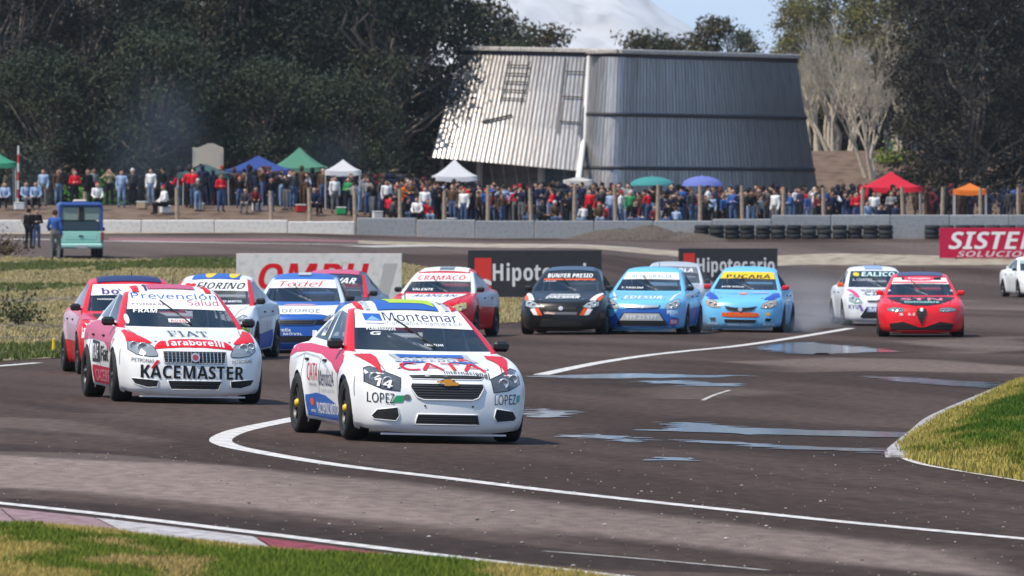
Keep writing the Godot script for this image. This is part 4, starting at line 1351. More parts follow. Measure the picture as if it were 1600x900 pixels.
# ---------------------------------------------------------------- people
const BONES := {      # joints of a standing person, metres; y up, facing +z
	"pelvis": [0, 0.96, 0], "belly": [0, 1.12, 0.01], "chest": [0, 1.32, 0], "neck": [0, 1.47, 0.0], "head": [0, 1.6, 0.02], "crown": [0, 1.66, -0.005], "nose": [0, 1.59, 0.105],
	"sl": [-0.17, 1.4, 0], "sr": [0.17, 1.4, 0], "el": [-0.23, 1.13, -0.02], "er": [0.23, 1.13, -0.02], "wl": [-0.22, 0.9, 0.06], "wr": [0.22, 0.9, 0.06], "fl": [-0.21, 0.8, 0.09], "fr": [0.21, 0.8, 0.09],
	"hl": [-0.09, 0.93, 0], "hr": [0.09, 0.93, 0], "kl": [-0.11, 0.5, 0.02], "kr": [0.11, 0.5, 0.02], "al": [-0.12, 0.09, -0.02], "ar": [0.12, 0.09, -0.02], "tl": [-0.14, 0.04, 0.14], "tr": [0.14, 0.04, 0.14]}
# joint, joint, radius, radius, cloth: 0 skin, 1 top, 2 trousers, 3 hair, 4 shoes
const LIMBS := [["pelvis", "belly", 0.135, 0.13, 2], ["belly", "chest", 0.14, 0.15, 1], ["sl", "sr", 0.085, 0.085, 1], ["chest", "neck", 0.12, 0.055, 1], ["neck", "head", 0.052, 0.095, 0], ["head", "nose", 0.085, 0.012, 0], ["crown", "crown", 0.1, 0.1, 3],
	["sl", "el", 0.068, 0.055, 1], ["sr", "er", 0.068, 0.055, 1], ["el", "wl", 0.052, 0.042, 1], ["er", "wr", 0.052, 0.042, 1], ["wl", "fl", 0.038, 0.03, 0], ["wr", "fr", 0.038, 0.03, 0],
	["hl", "kl", 0.095, 0.068, 2], ["hr", "kr", 0.095, 0.068, 2], ["kl", "al", 0.066, 0.05, 2], ["kr", "ar", 0.066, 0.05, 2], ["al", "tl", 0.05, 0.038, 4], ["ar", "tr", 0.05, 0.038, 4]]

func person_mesh(pose: Dictionary, cell := 0.036) -> ArrayMesh:
	var j := {}
	for k in BONES:
		var p: Array = pose.get(k, BONES[k])
		j[k] = Vector3(p[0], p[1], p[2])
	var lo := Vector3(9, 9, 9)
	var hi := -lo
	for k in j:
		lo = lo.min(j[k])
		hi = hi.max(j[k])
	lo -= Vector3.ONE * 0.19
	hi += Vector3.ONE * 0.19
	var n := Vector3i(((hi - lo) / cell).ceil()) + Vector3i.ONE
	var f := PackedFloat32Array()
	f.resize(n.x * n.y * n.z)
	f.fill(0.5)
	for l in LIMBS:
		var a: Vector3 = j[l[0]]
		var b: Vector3 = j[l[1]]
		var reach: float = maxf(l[2], l[3]) + 0.1
		var i0 := Vector3i(((a.min(b) - Vector3.ONE * reach - lo) / cell).floor()).clamp(Vector3i.ZERO, n - Vector3i.ONE)
		var i1 := Vector3i(((a.max(b) + Vector3.ONE * reach - lo) / cell).ceil()).clamp(Vector3i.ZERO, n - Vector3i.ONE)
		var ab := b - a
		var len2 := maxf(ab.length_squared(), 1e-6)
		for z in range(i0.z, i1.z + 1):
			for y in range(i0.y, i1.y + 1):
				for x in range(i0.x, i1.x + 1):
					var p := lo + Vector3(x, y, z) * cell
					var t := clampf((p - a).dot(ab) / len2, 0.0, 1.0)
					var d := p.distance_to(a + ab * t) - lerpf(l[2], l[3], t)
					var k := (z * n.y + y) * n.x + x
					var h := clampf(0.5 + 0.5 * (f[k] - d) / 0.03, 0.0, 1.0)
					f[k] = lerpf(f[k], d, h) - 0.03 * h * (1.0 - h)
	var verts := PackedVector3Array()
	var at_cell := {}
	for z in n.z - 1:
		for y in n.y - 1:
			for x in n.x - 1:
				var sum := Vector3.ZERO
				var cnt := 0
				var k0 := (z * n.y + y) * n.x + x
				for e in [[0, 0, 0, 1, 0, 0], [0, 1, 0, 1, 1, 0], [0, 0, 1, 1, 0, 1], [0, 1, 1, 1, 1, 1], [0, 0, 0, 0, 1, 0], [1, 0, 0, 1, 1, 0], [0, 0, 1, 0, 1, 1], [1, 0, 1, 1, 1, 1], [0, 0, 0, 0, 0, 1], [1, 0, 0, 1, 0, 1], [0, 1, 0, 0, 1, 1], [1, 1, 0, 1, 1, 1]]:
					var fa := f[k0 + (e[2] * n.y + e[1]) * n.x + e[0]]
					var fb := f[k0 + (e[5] * n.y + e[4]) * n.x + e[3]]
					if (fa < 0.0) != (fb < 0.0):
						sum += Vector3(e[0], e[1], e[2]).lerp(Vector3(e[3], e[4], e[5]), fa / (fa - fb))
						cnt += 1
				if cnt:
					at_cell[k0] = verts.size()
					verts.append(lo + (Vector3(x, y, z) + sum / cnt) * cell)
	var tris := [PackedInt32Array(), PackedInt32Array(), PackedInt32Array(), PackedInt32Array(), PackedInt32Array()]
	var sx := 1
	var sy := n.x
	var sz := n.x * n.y
	for k in at_cell:
		for ax in [[sx, sy, sz], [sy, sz, sx], [sz, sx, sy]]:
			var other: int = k + ax[0]
			if other >= f.size() or (f[k] < 0.0) == (f[other] < 0.0):
				continue
			var q := [k, k - ax[1], k - ax[1] - ax[2], k - ax[2]]
			if not q.all(func(e): return at_cell.has(e)):
				continue
			var ids := q.map(func(e): return at_cell[e])
			if f[k] < 0.0:
				ids.reverse()
			var c: Vector3 = (verts[ids[0]] + verts[ids[2]]) * 0.5
			var best := 1e9
			var cloth := 1
			for l in LIMBS:
				var a: Vector3 = j[l[0]]
				var ab: Vector3 = j[l[1]] - a
				var t := clampf((c - a).dot(ab) / maxf(ab.length_squared(), 1e-6), 0.0, 1.0)
				var d := c.distance_to(a + ab * t) - lerpf(l[2], l[3], t)
				if d < best:
					best = d
					cloth = l[4]
			if cloth == 3 and c.z > j.head.z + 0.06 and c.y < j.crown.y + 0.03:
				cloth = 0
			tris[cloth].append_array([ids[0], ids[1], ids[2], ids[0], ids[2], ids[3]])
	var nrm := PackedVector3Array()
	nrm.resize(verts.size())
	for t in tris:
		for i in range(0, t.size(), 3):
			var fn := (verts[t[i + 2]] - verts[t[i]]).cross(verts[t[i + 1]] - verts[t[i]])
			for e in 3:
				nrm[t[i + e]] += fn
	for i in nrm.size():
		nrm[i] = nrm[i].normalized()
	var m := ArrayMesh.new()
	for t in tris:
		var arr := []
		arr.resize(Mesh.ARRAY_MAX)
		arr[Mesh.ARRAY_VERTEX] = verts
		arr[Mesh.ARRAY_NORMAL] = nrm
		arr[Mesh.ARRAY_INDEX] = t
		m.add_surface_from_arrays(Mesh.PRIMITIVE_TRIANGLES, arr)
	return m

var poses := []
func make_poses() -> void:
	poses = [
		person_mesh({}),
		person_mesh({"el": [-0.3, 1.3, 0.16], "er": [0.3, 1.3, 0.16], "wl": [-0.1, 1.53, 0.2], "wr": [0.1, 1.53, 0.2], "fl": [-0.05, 1.58, 0.17], "fr": [0.05, 1.58, 0.17]}),      # both hands at the face
		person_mesh({"wl": [0.02, 1.17, 0.18], "wr": [-0.02, 1.14, 0.2], "fl": [0.1, 1.18, 0.16], "fr": [-0.1, 1.16, 0.18], "el": [-0.25, 1.14, 0.04], "er": [0.25, 1.14, 0.04]}),   # arms folded
		person_mesh({"wr": [0.3, 1.2, 0.26], "fr": [0.28, 1.3, 0.3], "er": [0.27, 1.15, 0.03], "kl": [-0.12, 0.5, 0.12], "al": [-0.12, 0.09, 0.02], "tl": [-0.13, 0.04, 0.18]}),
		person_mesh({"pelvis": [0, 0.45, -0.05], "belly": [0, 0.62, -0.04], "chest": [0, 0.83, 0.0], "neck": [0, 0.98, 0.03], "head": [0, 1.11, 0.06], "crown": [0, 1.17, 0.035], "nose": [0, 1.1, 0.145], "sl": [-0.17, 0.91, 0.01], "sr": [0.17, 0.91, 0.01],
			"el": [-0.24, 0.66, 0.08], "er": [0.24, 0.66, 0.08], "wl": [-0.14, 0.55, 0.3], "wr": [0.14, 0.55, 0.3], "fl": [-0.08, 0.54, 0.38], "fr": [0.08, 0.54, 0.38], "hl": [-0.1, 0.43, 0], "hr": [0.1, 0.43, 0], "kl": [-0.14, 0.47, 0.42], "kr": [0.14, 0.47, 0.42],
			"al": [-0.14, 0.09, 0.4], "ar": [0.14, 0.09, 0.4], "tl": [-0.15, 0.04, 0.55], "tr": [0.15, 0.04, 0.55]}),
		person_mesh({"er": [0.38, 1.16, -0.04], "wr": [0.2, 1.0, 0.06], "fr": [0.13, 0.98, 0.09], "hl": [-0.06, 0.93, 0], "hr": [0.12, 0.91, 0], "pelvis": [0.03, 0.96, 0], "kr": [0.17, 0.5, 0.06], "ar": [0.2, 0.09, 0.06], "tr": [0.26, 0.04, 0.19], "head": [-0.03, 1.59, 0.05], "crown": [-0.035, 1.65, 0.025], "nose": [-0.02, 1.57, 0.135]}),
		person_mesh({"chest": [0, 1.27, 0.14], "belly": [0, 1.1, 0.06], "neck": [0, 1.4, 0.2], "head": [0, 1.51, 0.26], "crown": [0, 1.575, 0.245], "nose": [0, 1.49, 0.345], "sl": [-0.17, 1.34, 0.15], "sr": [0.17, 1.34, 0.15], "el": [-0.24, 1.08, 0.24], "er": [0.24, 1.08, 0.24], "wl": [-0.16, 1.02, 0.46], "wr": [0.16, 1.02, 0.46], "fl": [-0.1, 1.02, 0.54], "fr": [0.1, 1.02, 0.54]})]      # seated

const TOPS := {"black": [0.012, 0.012, 0.014], "navy": [0.018, 0.024, 0.055], "dark grey": [0.05, 0.052, 0.058], "grey": [0.2, 0.21, 0.22], "white": [0.7, 0.7, 0.7], "red": [0.5, 0.015, 0.03], "pale blue": [0.28, 0.38, 0.55],
	"brown": [0.09, 0.055, 0.035], "tan": [0.36, 0.27, 0.18], "green": [0.03, 0.22, 0.08], "orange": [0.7, 0.16, 0.02], "maroon": [0.14, 0.02, 0.03], "blue": [0.04, 0.1, 0.32]}
const LEGS := {"blue jeans": [0.06, 0.1, 0.2], "dark trousers": [0.015, 0.015, 0.02], "grey trousers": [0.14, 0.14, 0.145], "faded jeans": [0.17, 0.25, 0.38]}

func cloth(c: Array) -> StandardMaterial3D:
	return mat("cloth %.3f %.3f %.3f" % c, lin(c[0], c[1], c[2]), 0.9, {"metallic_specular": 0.2})

func person(where: Vector3, turn: float, pose: int, top: String, legs: String, label: String, group: String, size := 1.0) -> void:
	var o := MeshInstance3D.new()
	o.name = numbered("person")
	o.mesh = poses[pose]
	add_child(o)
	o.position = where
	o.rotation.y = turn
	o.scale = Vector3.ONE * size
	tag(o, label, "person", group)
	var skin := [[0.45, 0.27, 0.19], [0.36, 0.2, 0.13], [0.5, 0.32, 0.24]]
	var hair := [[0.02, 0.014, 0.01], [0.06, 0.035, 0.02], [0.012, 0.012, 0.014], [0.5, 0.5, 0.5], [0.35, 0.02, 0.03]]
	o.set_surface_override_material(0, cloth(skin[rng.randi() % 3]))
	o.set_surface_override_material(1, cloth(TOPS[top]))
	o.set_surface_override_material(2, cloth(LEGS[legs]))
	o.set_surface_override_material(3, cloth(hair[[0, 0, 1, 1, 2, 2, 0, 3, 2, 1, 0, 4, 0, 2][rng.randi() % 14]]))
	o.set_surface_override_material(4, cloth([0.02, 0.02, 0.02]))

const PLACES := [[0, "by the striped pole"], [60, "above the green pickup"], [180, "right of the green pickup"], [272, "beneath the dark green canopy"], [345, "beneath the blue canopy"], [425, "beneath the tall green canopy"],
	[500, "before the small white canopy"], [565, "below the overhanging tree"], [625, "left of the white tent"], [672, "before the white tent"], [755, "below the shed's pale roof"], [830, "before the shed's pale doors"], [900, "before the shed's grey sheets"],
	[975, "beneath the teal umbrella"], [1055, "beneath the violet umbrella"], [1130, "before the shed's dark wall"], [1215, "at the shed's right corner"], [1285, "left of the red canopy"], [1345, "beneath the red canopy"], [1445, "beside the orange canopy"], [1545, "by the rightmost canopy"]]

func place_of(px: float) -> String:
	var out := ""
	for p in PLACES:
		if px >= p[0]:
			out = p[1]
	return out

func crowd() -> void:
	rng.seed = 77
	make_poses()
	var special := [      # px, row of the feet, pose, top, legs
		[68, 318, 0, "pale blue", "grey trousers"], [91, 316, 0, "brown", "faded jeans"], [93, 300, 1, "navy", "dark trousers"], [115, 300, 0, "black", "dark trousers"], [117, 322, 2, "red", "dark trousers"], [137, 318, 0, "black", "dark trousers"],
		[146, 312, 0, "grey", "dark trousers"], [152, 326, 4, "white", "dark trousers"], [171, 312, 1, "tan", "dark trousers"], [207, 314, 0, "dark grey", "dark trousers"], [190, 322, 3, "pale blue", "faded jeans"], [236, 314, 0, "white", "faded jeans"],
		[40, 324, 4, "pale blue", "grey trousers"], [56, 324, 4, "pale blue", "dark trousers"], [8, 325, 4, "pale blue", "dark trousers"], [345, 330, 2, "red", "blue jeans"], [300, 314, 2, "red", "dark trousers"], [523, 326, 0, "white", "grey trousers"], [604, 324, 0, "white", "dark trousers"],
		[575, 322, 0, "grey", "blue jeans"], [638, 316, 1, "red", "dark trousers"], [664, 332, 0, "white", "blue jeans"], [635, 324, 0, "orange", "dark trousers"], [725, 330, 0, "white", "blue jeans"], [922, 328, 0, "red", "dark trousers"], [388, 262, 0, "red", "dark trousers"], [545, 326, 2, "green", "dark trousers"], [652, 346, 4, "white", "dark trousers"],
		[1300, 328, 0, "navy", "dark trousers"], [1338, 330, 2, "red", "blue jeans"], [1366, 330, 0, "white", "grey trousers"], [1393, 328, 2, "grey", "dark trousers"], [985, 330, 0, "green", "dark trousers"], [955, 330, 0, "pale blue", "blue jeans"]]
	var trim := {"faded jeans": "faded jeans", "blue jeans": "blue jeans", "dark trousers": "dark trousers", "grey trousers": "grey trousers"}
	var posed := ["standing", "shading their eyes", "with folded arms", "holding a cup", "seated", "hand on hip", "leaning forward"]
	for q in special:
		var d := 358.0 if q[1] < 305 else 352.5 - clampf((q[1] - 316) * 0.3, -2.0, 5.0)
		var where := spot(q[0], d)
		if q[0] == 388:
			continue
		person(where, rng.randf_range(-0.5, 0.5), q[2], q[3], q[4], "person %s in %s top and %s, %s" % [posed[q[2]], q[3], trim[q[4]], place_of(q[0])], "spectators behind the wall")
	var keys := ["black", "black", "black", "black", "navy", "navy", "navy", "navy", "dark grey", "dark grey", "dark grey", "grey", "white", "red", "pale blue", "brown", "brown", "maroon", "blue", "tan"]
	var lk := LEGS.keys()
	var px := 250.0
	var placed := 0
	while px < 1606.0 and placed < 262:
		placed += 1
		var dense := 1.0
		if px < 600.0:
			dense = 2.0
		elif px > 1290.0:
			dense = 1.5
		px += (rng.randf_range(0.5, 4.4) if rng.randf() < 0.8 else rng.randf_range(5.0, 11.0)) * dense
		var d := rng.randf_range(348.5, 360.0)
		var pose: int = [0, 0, 5, 5, 6, 1, 2, 2, 3, 4, 4][rng.randi() % 11]
		if px > 1060.0 and px < 1290.0 and pose == 4:
			pose = 0
		if pose == 4:
			d = rng.randf_range(347.0, 349.0)
		var top: String = keys[rng.randi() % keys.size()]
		var legs: String = lk[[0, 0, 1, 1, 1, 1, 2, 3][rng.randi() % 8]]
		person(spot(px, d), rng.randf_range(-1.5, 1.5) if rng.randf() < 0.8 else rng.randf_range(2.2, 4.0), pose, top, legs, "person %s in %s top and %s, %s" % [posed[pose], top, legs, place_of(px)], "spectators behind the wall", rng.randf_range(0.84, 1.1))
	# the rest of the throng, standing further back
	var throng := MultiMesh.new()
	throng.transform_format = MultiMesh.TRANSFORM_3D
	throng.use_colors = true
	throng.mesh = poses[5]
	throng.instance_count = 240
	for i in 240:
		var tx := rng.randf_range(270, 620) if i < 70 else rng.randf_range(560, 1610)
		throng.set_instance_transform(i, Transform3D(Basis(Vector3.UP, rng.randf_range(-1.4, 1.4)).scaled(Vector3.ONE * rng.randf_range(0.92, 1.12)), spot(tx, rng.randf_range(354.0, 367.0))))
		var tc: Array = TOPS[["black", "navy", "dark grey", "brown", "black", "navy", "maroon"][rng.randi() % 7]]
		throng.set_instance_color(i, Color(tc[0] * 0.8 + 0.006, tc[1] * 0.8 + 0.006, tc[2] * 0.8 + 0.006))
	var back_rows := MultiMeshInstance3D.new()
	back_rows.name = "crowd"
	back_rows.multimesh = throng
	back_rows.material_override = mat("throng cloth", Color.WHITE, 0.9, {"vertex_color_use_as_albedo": true, "metallic_specular": 0.2})
	add_child(back_rows)
	back_rows.set_meta("kind", "stuff")
	tag(back_rows, "dark mass of spectators standing behind the front rows", "crowd")
	# cool boxes and bags on the bank
	var tint := {"white": [0.6, 0.6, 0.6], "blue": [0.05, 0.12, 0.35], "red": [0.45, 0.03, 0.03], "green": [0.03, 0.3, 0.1], "tan": [0.35, 0.27, 0.18]}
	for q in [[30, "white", "by the striped pole"], [100, "blue", "above the green pickup"], [222, "tan", "right of the green pickup"], [258, "white", "left of the dark green canopy"], [312, "tan", "beneath the dark green canopy"], [402, "white", "beneath the blue canopy"], [470, "red", "beneath the tall green canopy"], [533, "green", "before the small white canopy"], [590, "white", "below the overhanging tree"], [705, "blue", "before the white tent"]]:
		var b := thing("cool_box", "%s cool box standing on the ground %s" % [q[1], q[2]], "cool box", spot(q[0], 348.5 + rng.randf_range(-0.8, 1.5)), rng.randf_range(-0.5, 0.5), "cool boxes among the spectators")
		var bx := MB.new()
		bx.box(Vector3(0, 0.15, 0), Vector3(0.46, 0.3, 0.3), 0.04)
		part("box", bx.commit(), cloth(tint[q[1]]), b)
		var ld := MB.new()
		ld.box(Vector3(0, 0.325, 0), Vector3(0.48, 0.06, 0.32), 0.03)
		part("lid", ld.commit(), cloth([0.55, 0.55, 0.54]), b)
	# by the pickup
	person(spot(45, 303), 2.6, 0, "black", "dark trousers", "person in dark clothes standing furthest left of the pickup", "people by the pickup", 0.92)
	person(spot(57, 305), 0.4, 2, "black", "blue jeans", "person in dark top and jeans with folded arms beside the pickup", "people by the pickup", 0.9)
	person(spot(86, 281), 2.9, 3, "blue", "grey trousers", "person in a blue shirt and pale trousers leaning at the pickup's side", "people by the pickup", 1.06)

# ---------------------------------------------------------------- trees
func leaf(mb: MB, c: Vector3, size: float, tone: Color) -> void:
	var u := Vector3(rng.randfn(), rng.randfn(), rng.randfn()).normalized()
	var w := u.cross(Vector3(rng.randfn(), rng.randfn(), rng.randfn())).normalized()
	var n := mb.v.size()
	mb.v.append_array([c - u * size, c + w * size * 0.42, c + u * size, c - w * size * 0.42])
	mb.ix.append_array([n, n + 1, n + 2, n, n + 2, n + 3])
	for i in 4:
		mb.col.append(tone)

func limb(mb: MB, a: Vector3, b: Vector3, r0: float, r1: float, bend := 0.08) -> void:
	var l := a.distance_to(b)
	var pts := []
	var rad := []
	for i in 5:
		var t := i / 4.0
		var o := Vector3(rng.randfn(), rng.randfn() * 0.5, rng.randfn()) * bend * l * sin(t * PI)
		pts.append(a.lerp(b, t) + o)
		rad.append(lerpf(r0, r1, t))
	mb.tube(pts, rad, 7)

func tree_parts(o: Dictionary) -> Array:       # [trunk mesh, crown mesh]; base at the origin
	rng.seed = o.seed
	var wood := MB.new()
	var crown := MB.new()
	var h: float = o.h
	var r: float = o.r
	var low: float = o.low
	var fork := Vector3(rng.randfn() * 0.4, low * 0.9 + 0.6, rng.randfn() * 0.4)
	limb(wood, Vector3(0, -0.3, 0), fork, o.trunk, o.trunk * 0.75, 0.04)
	var clumps := []
	for i in o.clumps:
		var t := rng.randf()
		var y := lerpf(low, h, t)
		var prof: float = ramp(t, o.get("profile", [[0.0, 0.75], [0.3, 1.0], [0.7, 0.8], [1.0, 0.3]]))
		var a := rng.randf() * TAU
		var rad: float = r * prof * sqrt(rng.randf_range(0.08, 1.0))
		clumps.append([Vector3(cos(a) * rad, y, sin(a) * rad), o.get("size", 1.1) * rng.randf_range(0.6, 1.35), 1.0 + rng.randfn() * 0.16])
	for i in clumps.size():
		if i % 4 == 0:
			var c: Vector3 = clumps[i][0]
			var s := fork.lerp(Vector3(c.x * 0.25, maxf(c.y * 0.7, fork.y), c.z * 0.25), 0.6)
			if i % 12 == 0:
				limb(wood, fork, s, o.trunk * 0.5, o.trunk * 0.3)
			limb(wood, s, c, o.trunk * 0.28, 0.03, 0.1)
	for c in clumps:
		var base: Array = o.tones[rng.randi() % o.tones.size()]
		for k in o.leaves:
			var p: Vector3 = c[0] + Vector3(rng.randfn(), rng.randfn() * 0.7, rng.randfn()) * c[1] * 0.55
			var j: float = rng.randf_range(0.7, 1.35) * c[2]
			leaf(crown, p, o.get("leaf", 0.2) * rng.randf_range(0.7, 1.4), Color(base[0] * j, base[1] * j, base[2] * j))
	return [wood.commit(), crown.commit()]

var leaf_mat: StandardMaterial3D
func plant(kit: Array, where: Vector3, label: String, group: String, bark: Color, size := 1.0, turn := 0.0, called := "tree") -> void:
	var t := thing(called, label, "tree", where, turn, group)
	t.scale = Vector3.ONE * size
	part("trunk", kit[0], textured("bark " + bark.to_html(), bark, 0.95, patch_tex, Vector3(1.5, 0.4, 1.5)), t)
	part("crown", kit[1], leaf_mat, t)

func bare_tree(seed_: int, h: float) -> ArrayMesh:
	rng.seed = seed_
	var mb := MB.new()
	var todo := [[Vector3.ZERO, Vector3(0.0, 1, 0), h * 0.3, 0.17, 0]]
	for k in 3:
		todo.append([Vector3(rng.randfn() * 0.25, 0, rng.randfn() * 0.25), Vector3(rng.randfn() * 0.22, 1, rng.randfn() * 0.22).normalized(), h * 0.34, 0.14, 0])
	while todo:
		var t: Array = todo.pop_back()
		var a: Vector3 = t[0]
		var b: Vector3 = a + t[1] * t[2]
		mb.tube([a, a.lerp(b, 0.5) + Vector3(rng.randfn(), 0, rng.randfn()) * t[2] * 0.04, b], [t[3], t[3] * 0.8, t[3] * 0.6], 5 if t[4] < 3 else 3, false)
		if t[4] >= 5:
			continue
		for k in (3 if t[4] < 4 else 2):
			var dir: Vector3 = (t[1] + Vector3(rng.randfn() * 0.3, 0.2, rng.randfn() * 0.3)).normalized()
			todo.append([a.lerp(b, rng.randf_range(0.55, 1.0)), dir, t[2] * rng.randf_range(0.6, 0.85), t[3] * 0.55, t[4] + 1])
	return mb.commit()

func trees() -> void:
	leaf_mat = mat("leaves", Color.WHITE, 0.75, {"vertex_color_use_as_albedo": true, "metallic_specular": 0.25, "backlight_enabled": true, "backlight": lin(0.2, 0.2, 0.14)})
	var dark := [[0.022, 0.031, 0.021], [0.03, 0.038, 0.024], [0.02, 0.028, 0.023], [0.038, 0.043, 0.026]]
	var brown := [[0.032, 0.03, 0.024], [0.026, 0.027, 0.023], [0.042, 0.037, 0.027]]
	var olive := [[0.15, 0.145, 0.055], [0.2, 0.165, 0.075], [0.11, 0.115, 0.05]]
	var dome := [[0.0, 0.95], [0.35, 1.0], [0.75, 0.8], [1.0, 0.4]]
	var kit_a := tree_parts({"seed": 5, "h": 21.0, "r": 6.5, "low": 2.6, "trunk": 0.5, "clumps": 150, "leaves": 175, "tones": dark, "size": 1.5, "leaf": 0.18, "profile": dome})
	var kit_b := tree_parts({"seed": 9, "h": 20.0, "r": 5.6, "low": 3.0, "trunk": 0.45, "clumps": 125, "leaves": 170, "tones": brown, "size": 1.4, "leaf": 0.17, "profile": dome})
	var kit_c := tree_parts({"seed": 14, "h": 11.0, "r": 4.8, "low": 1.6, "trunk": 0.4, "clumps": 90, "leaves": 160, "tones": [[0.04, 0.052, 0.035], [0.05, 0.062, 0.04], [0.045, 0.054, 0.03]], "size": 1.2, "leaf": 0.16, "profile": dome})
	var kit_d := tree_parts({"seed": 21, "h": 17.0, "r": 4.6, "low": 4.5, "trunk": 0.35, "clumps": 95, "leaves": 130, "tones": olive, "size": 1.25, "leaf": 0.17})
	var kit_e := tree_parts({"seed": 33, "h": 12.0, "r": 3.4, "low": 2.0, "trunk": 0.3, "clumps": 70, "leaves": 130, "tones": [[0.05, 0.065, 0.035], [0.065, 0.07, 0.035], [0.085, 0.07, 0.035]], "size": 1.0, "leaf": 0.17, "profile": [[0.0, 0.8], [0.4, 1.0], [0.8, 0.6], [1.0, 0.2]]})
	var bark := lin(0.2, 0.17, 0.145)
	var pale := lin(0.42, 0.38, 0.33)
	var g1 := "dark trees above the crowd"
	for q in [[10, 412, kit_b, 0.84, 0.3, "tall brown leaved tree at the far left edge behind the crowd"], [150, 428, kit_b, 0.88, 2.0, "tall brown leaved tree above the striped pole"], [330, 416, kit_a, 0.84, 1.0, "broad dark evergreen tree behind the blue canopy"],
			[480, 424, kit_a, 0.86, 3.4, "broad dark evergreen tree behind the tall green canopy"], [610, 410, kit_a, 0.81, 5.0, "broad dark evergreen tree overhanging the shed's left end"], [240, 392, kit_c, 0.80, 0.7, "lower rounded green tree between the tall trees and the crowd"],
			[410, 393, kit_c, 0.67, 2.2, "lower rounded green tree behind the blue canopy"], [70, 393, kit_c, 0.71, 4.1, "lower rounded green tree left of the pickup"], [540, 397, kit_c, 0.63, 5.2, "lower rounded green tree behind the small white canopy"]]:
		plant(q[2], spot(q[0], q[1], -0.1), q[5], g1, bark, q[3], q[4])
	for i in 7:
		plant(kit_a if i % 2 else kit_b, spot(-80 + i * 118, 466 + (i % 3) * 8, -0.2), "dark tree in the second row behind the crowd", "second row of trees at the left", bark, 0.88 + 0.05 * (i % 3), i * 1.3)
	# undergrowth that closes the gaps below the crowns
	var kit_f := tree_parts({"seed": 44, "h": 4.6, "r": 4.2, "low": 0.2, "trunk": 0.16, "clumps": 75, "leaves": 90, "tones": [[0.03, 0.038, 0.024], [0.04, 0.044, 0.026], [0.034, 0.03, 0.022]], "size": 1.0, "leaf": 0.22, "profile": [[0.0, 1.0], [0.5, 0.95], [1.0, 0.5]]})
	for i in 12:
		plant(kit_f, spot(-40 + i * 64, 440 + (i % 3) * 5, -0.2), "dark shrubby tree in the undergrowth between the trunks behind the crowd", "undergrowth behind the crowd", bark, 0.9 + 0.12 * (i % 3), i * 2.1)
	for i in 8:
		plant(kit_f, spot(1262 + i * 52, 520 + (i % 3) * 6, -0.2), "grey brown shrubby tree on the bank behind the bare trees", "undergrowth on the right-hand bank", bark, 1.15 + 0.15 * (i % 2), i * 1.7)
	# behind the shed
	var g2 := "trees showing over the shed roof"
	for q in [[752, 527, kit_e, 1.25, 0.4, "leafy tree top over the shed's left end"], [800, 535, kit_e, 1.07, 1.9, "small tree top left of the ridge's middle"], [848, 539, kit_e, 1.13, 3.9, "round tree top over the shed's pale roof"], [1010, 543, kit_e, 1.1, 1.4, "small round tree top over the shed's grey sheets"],
			[1052, 545, kit_e, 1.06, 2.4, "low tree top left of the tall pointed tree"], [1118, 527, kit_e, 0.98, 3.0, "tall pointed tree over the shed's dark wall"], [1160, 533, kit_e, 0.74, 5.5, "tree right of the tall pointed tree over the shed"]]:
		plant(q[2], spot(q[0], q[1], -0.2), q[5], g2, bark, q[3], q[4])
	# right-hand bank
	var g3 := "trees on the right-hand bank"
	for q in [[1255, 494, kit_d, 0.60, 0.2, "short olive tree at the shed's right corner"], [1305, 504, kit_d, 0.76, 1.2, "slender olive tree behind the bare pale trees"], [1385, 499, kit_d, 0.80, 2.6, "tall olive and brown tree above the red canopy"], [1432, 509, kit_d, 0.77, 4.4, "olive tree left of the dark tree"]]:
		plant(q[2], spot(q[0], q[1], -0.2), q[5], g3, pale, q[3], q[4])
	for q in [[1520, 418, kit_b, 0.74, 3.0, "dark drooping tree above the orange canopy"], [1592, 428, kit_a, 0.82, 0.6, "dark tree at the picture's right edge"], [1475, 461, kit_b, 0.67, 4.0, "dark tree behind the drooping tree"]]:
		plant(q[2], spot(q[0], q[1], -0.8), q[5], g3, bark, q[3], q[4])
	for i in 9:      # the belt of trees goes on beyond the picture's edge
		plant(kit_a if i % 2 else kit_b, spot(1690 + i * 95, 425 + (i * 37) % 70, -0.5), "dark tree of the belt that goes on beyond the right edge", g3, bark, 0.95 + 0.06 * (i % 3), i * 0.9)
	var bg := lin(0.62, 0.56, 0.46)
	for q in [[1296, 470, 11, 8.0, "bare pale tree nearest the shed"], [1328, 474, 12, 9.2, "bare pale tree with many stems above the bank"], [1364, 452, 13, 7.4, "bare thin tree rising left of the red canopy"], [1275, 480, 15, 6.8, "bare pale tree half behind the shed"], [1400, 482, 17, 6.8, "bare pale tree in front of the olive trees"]]:
		var t := thing("bare_tree", q[4], "tree", spot(q[0], q[1], -0.2), 0.0, "bare trees on the right-hand bank")
		part("trunk", bare_tree(q[2], q[3]), textured("pale bark", bg, 0.95, patch_tex, Vector3(1.5, 0.4, 1.5)), t)
	# shrubs
	rng.seed = 5
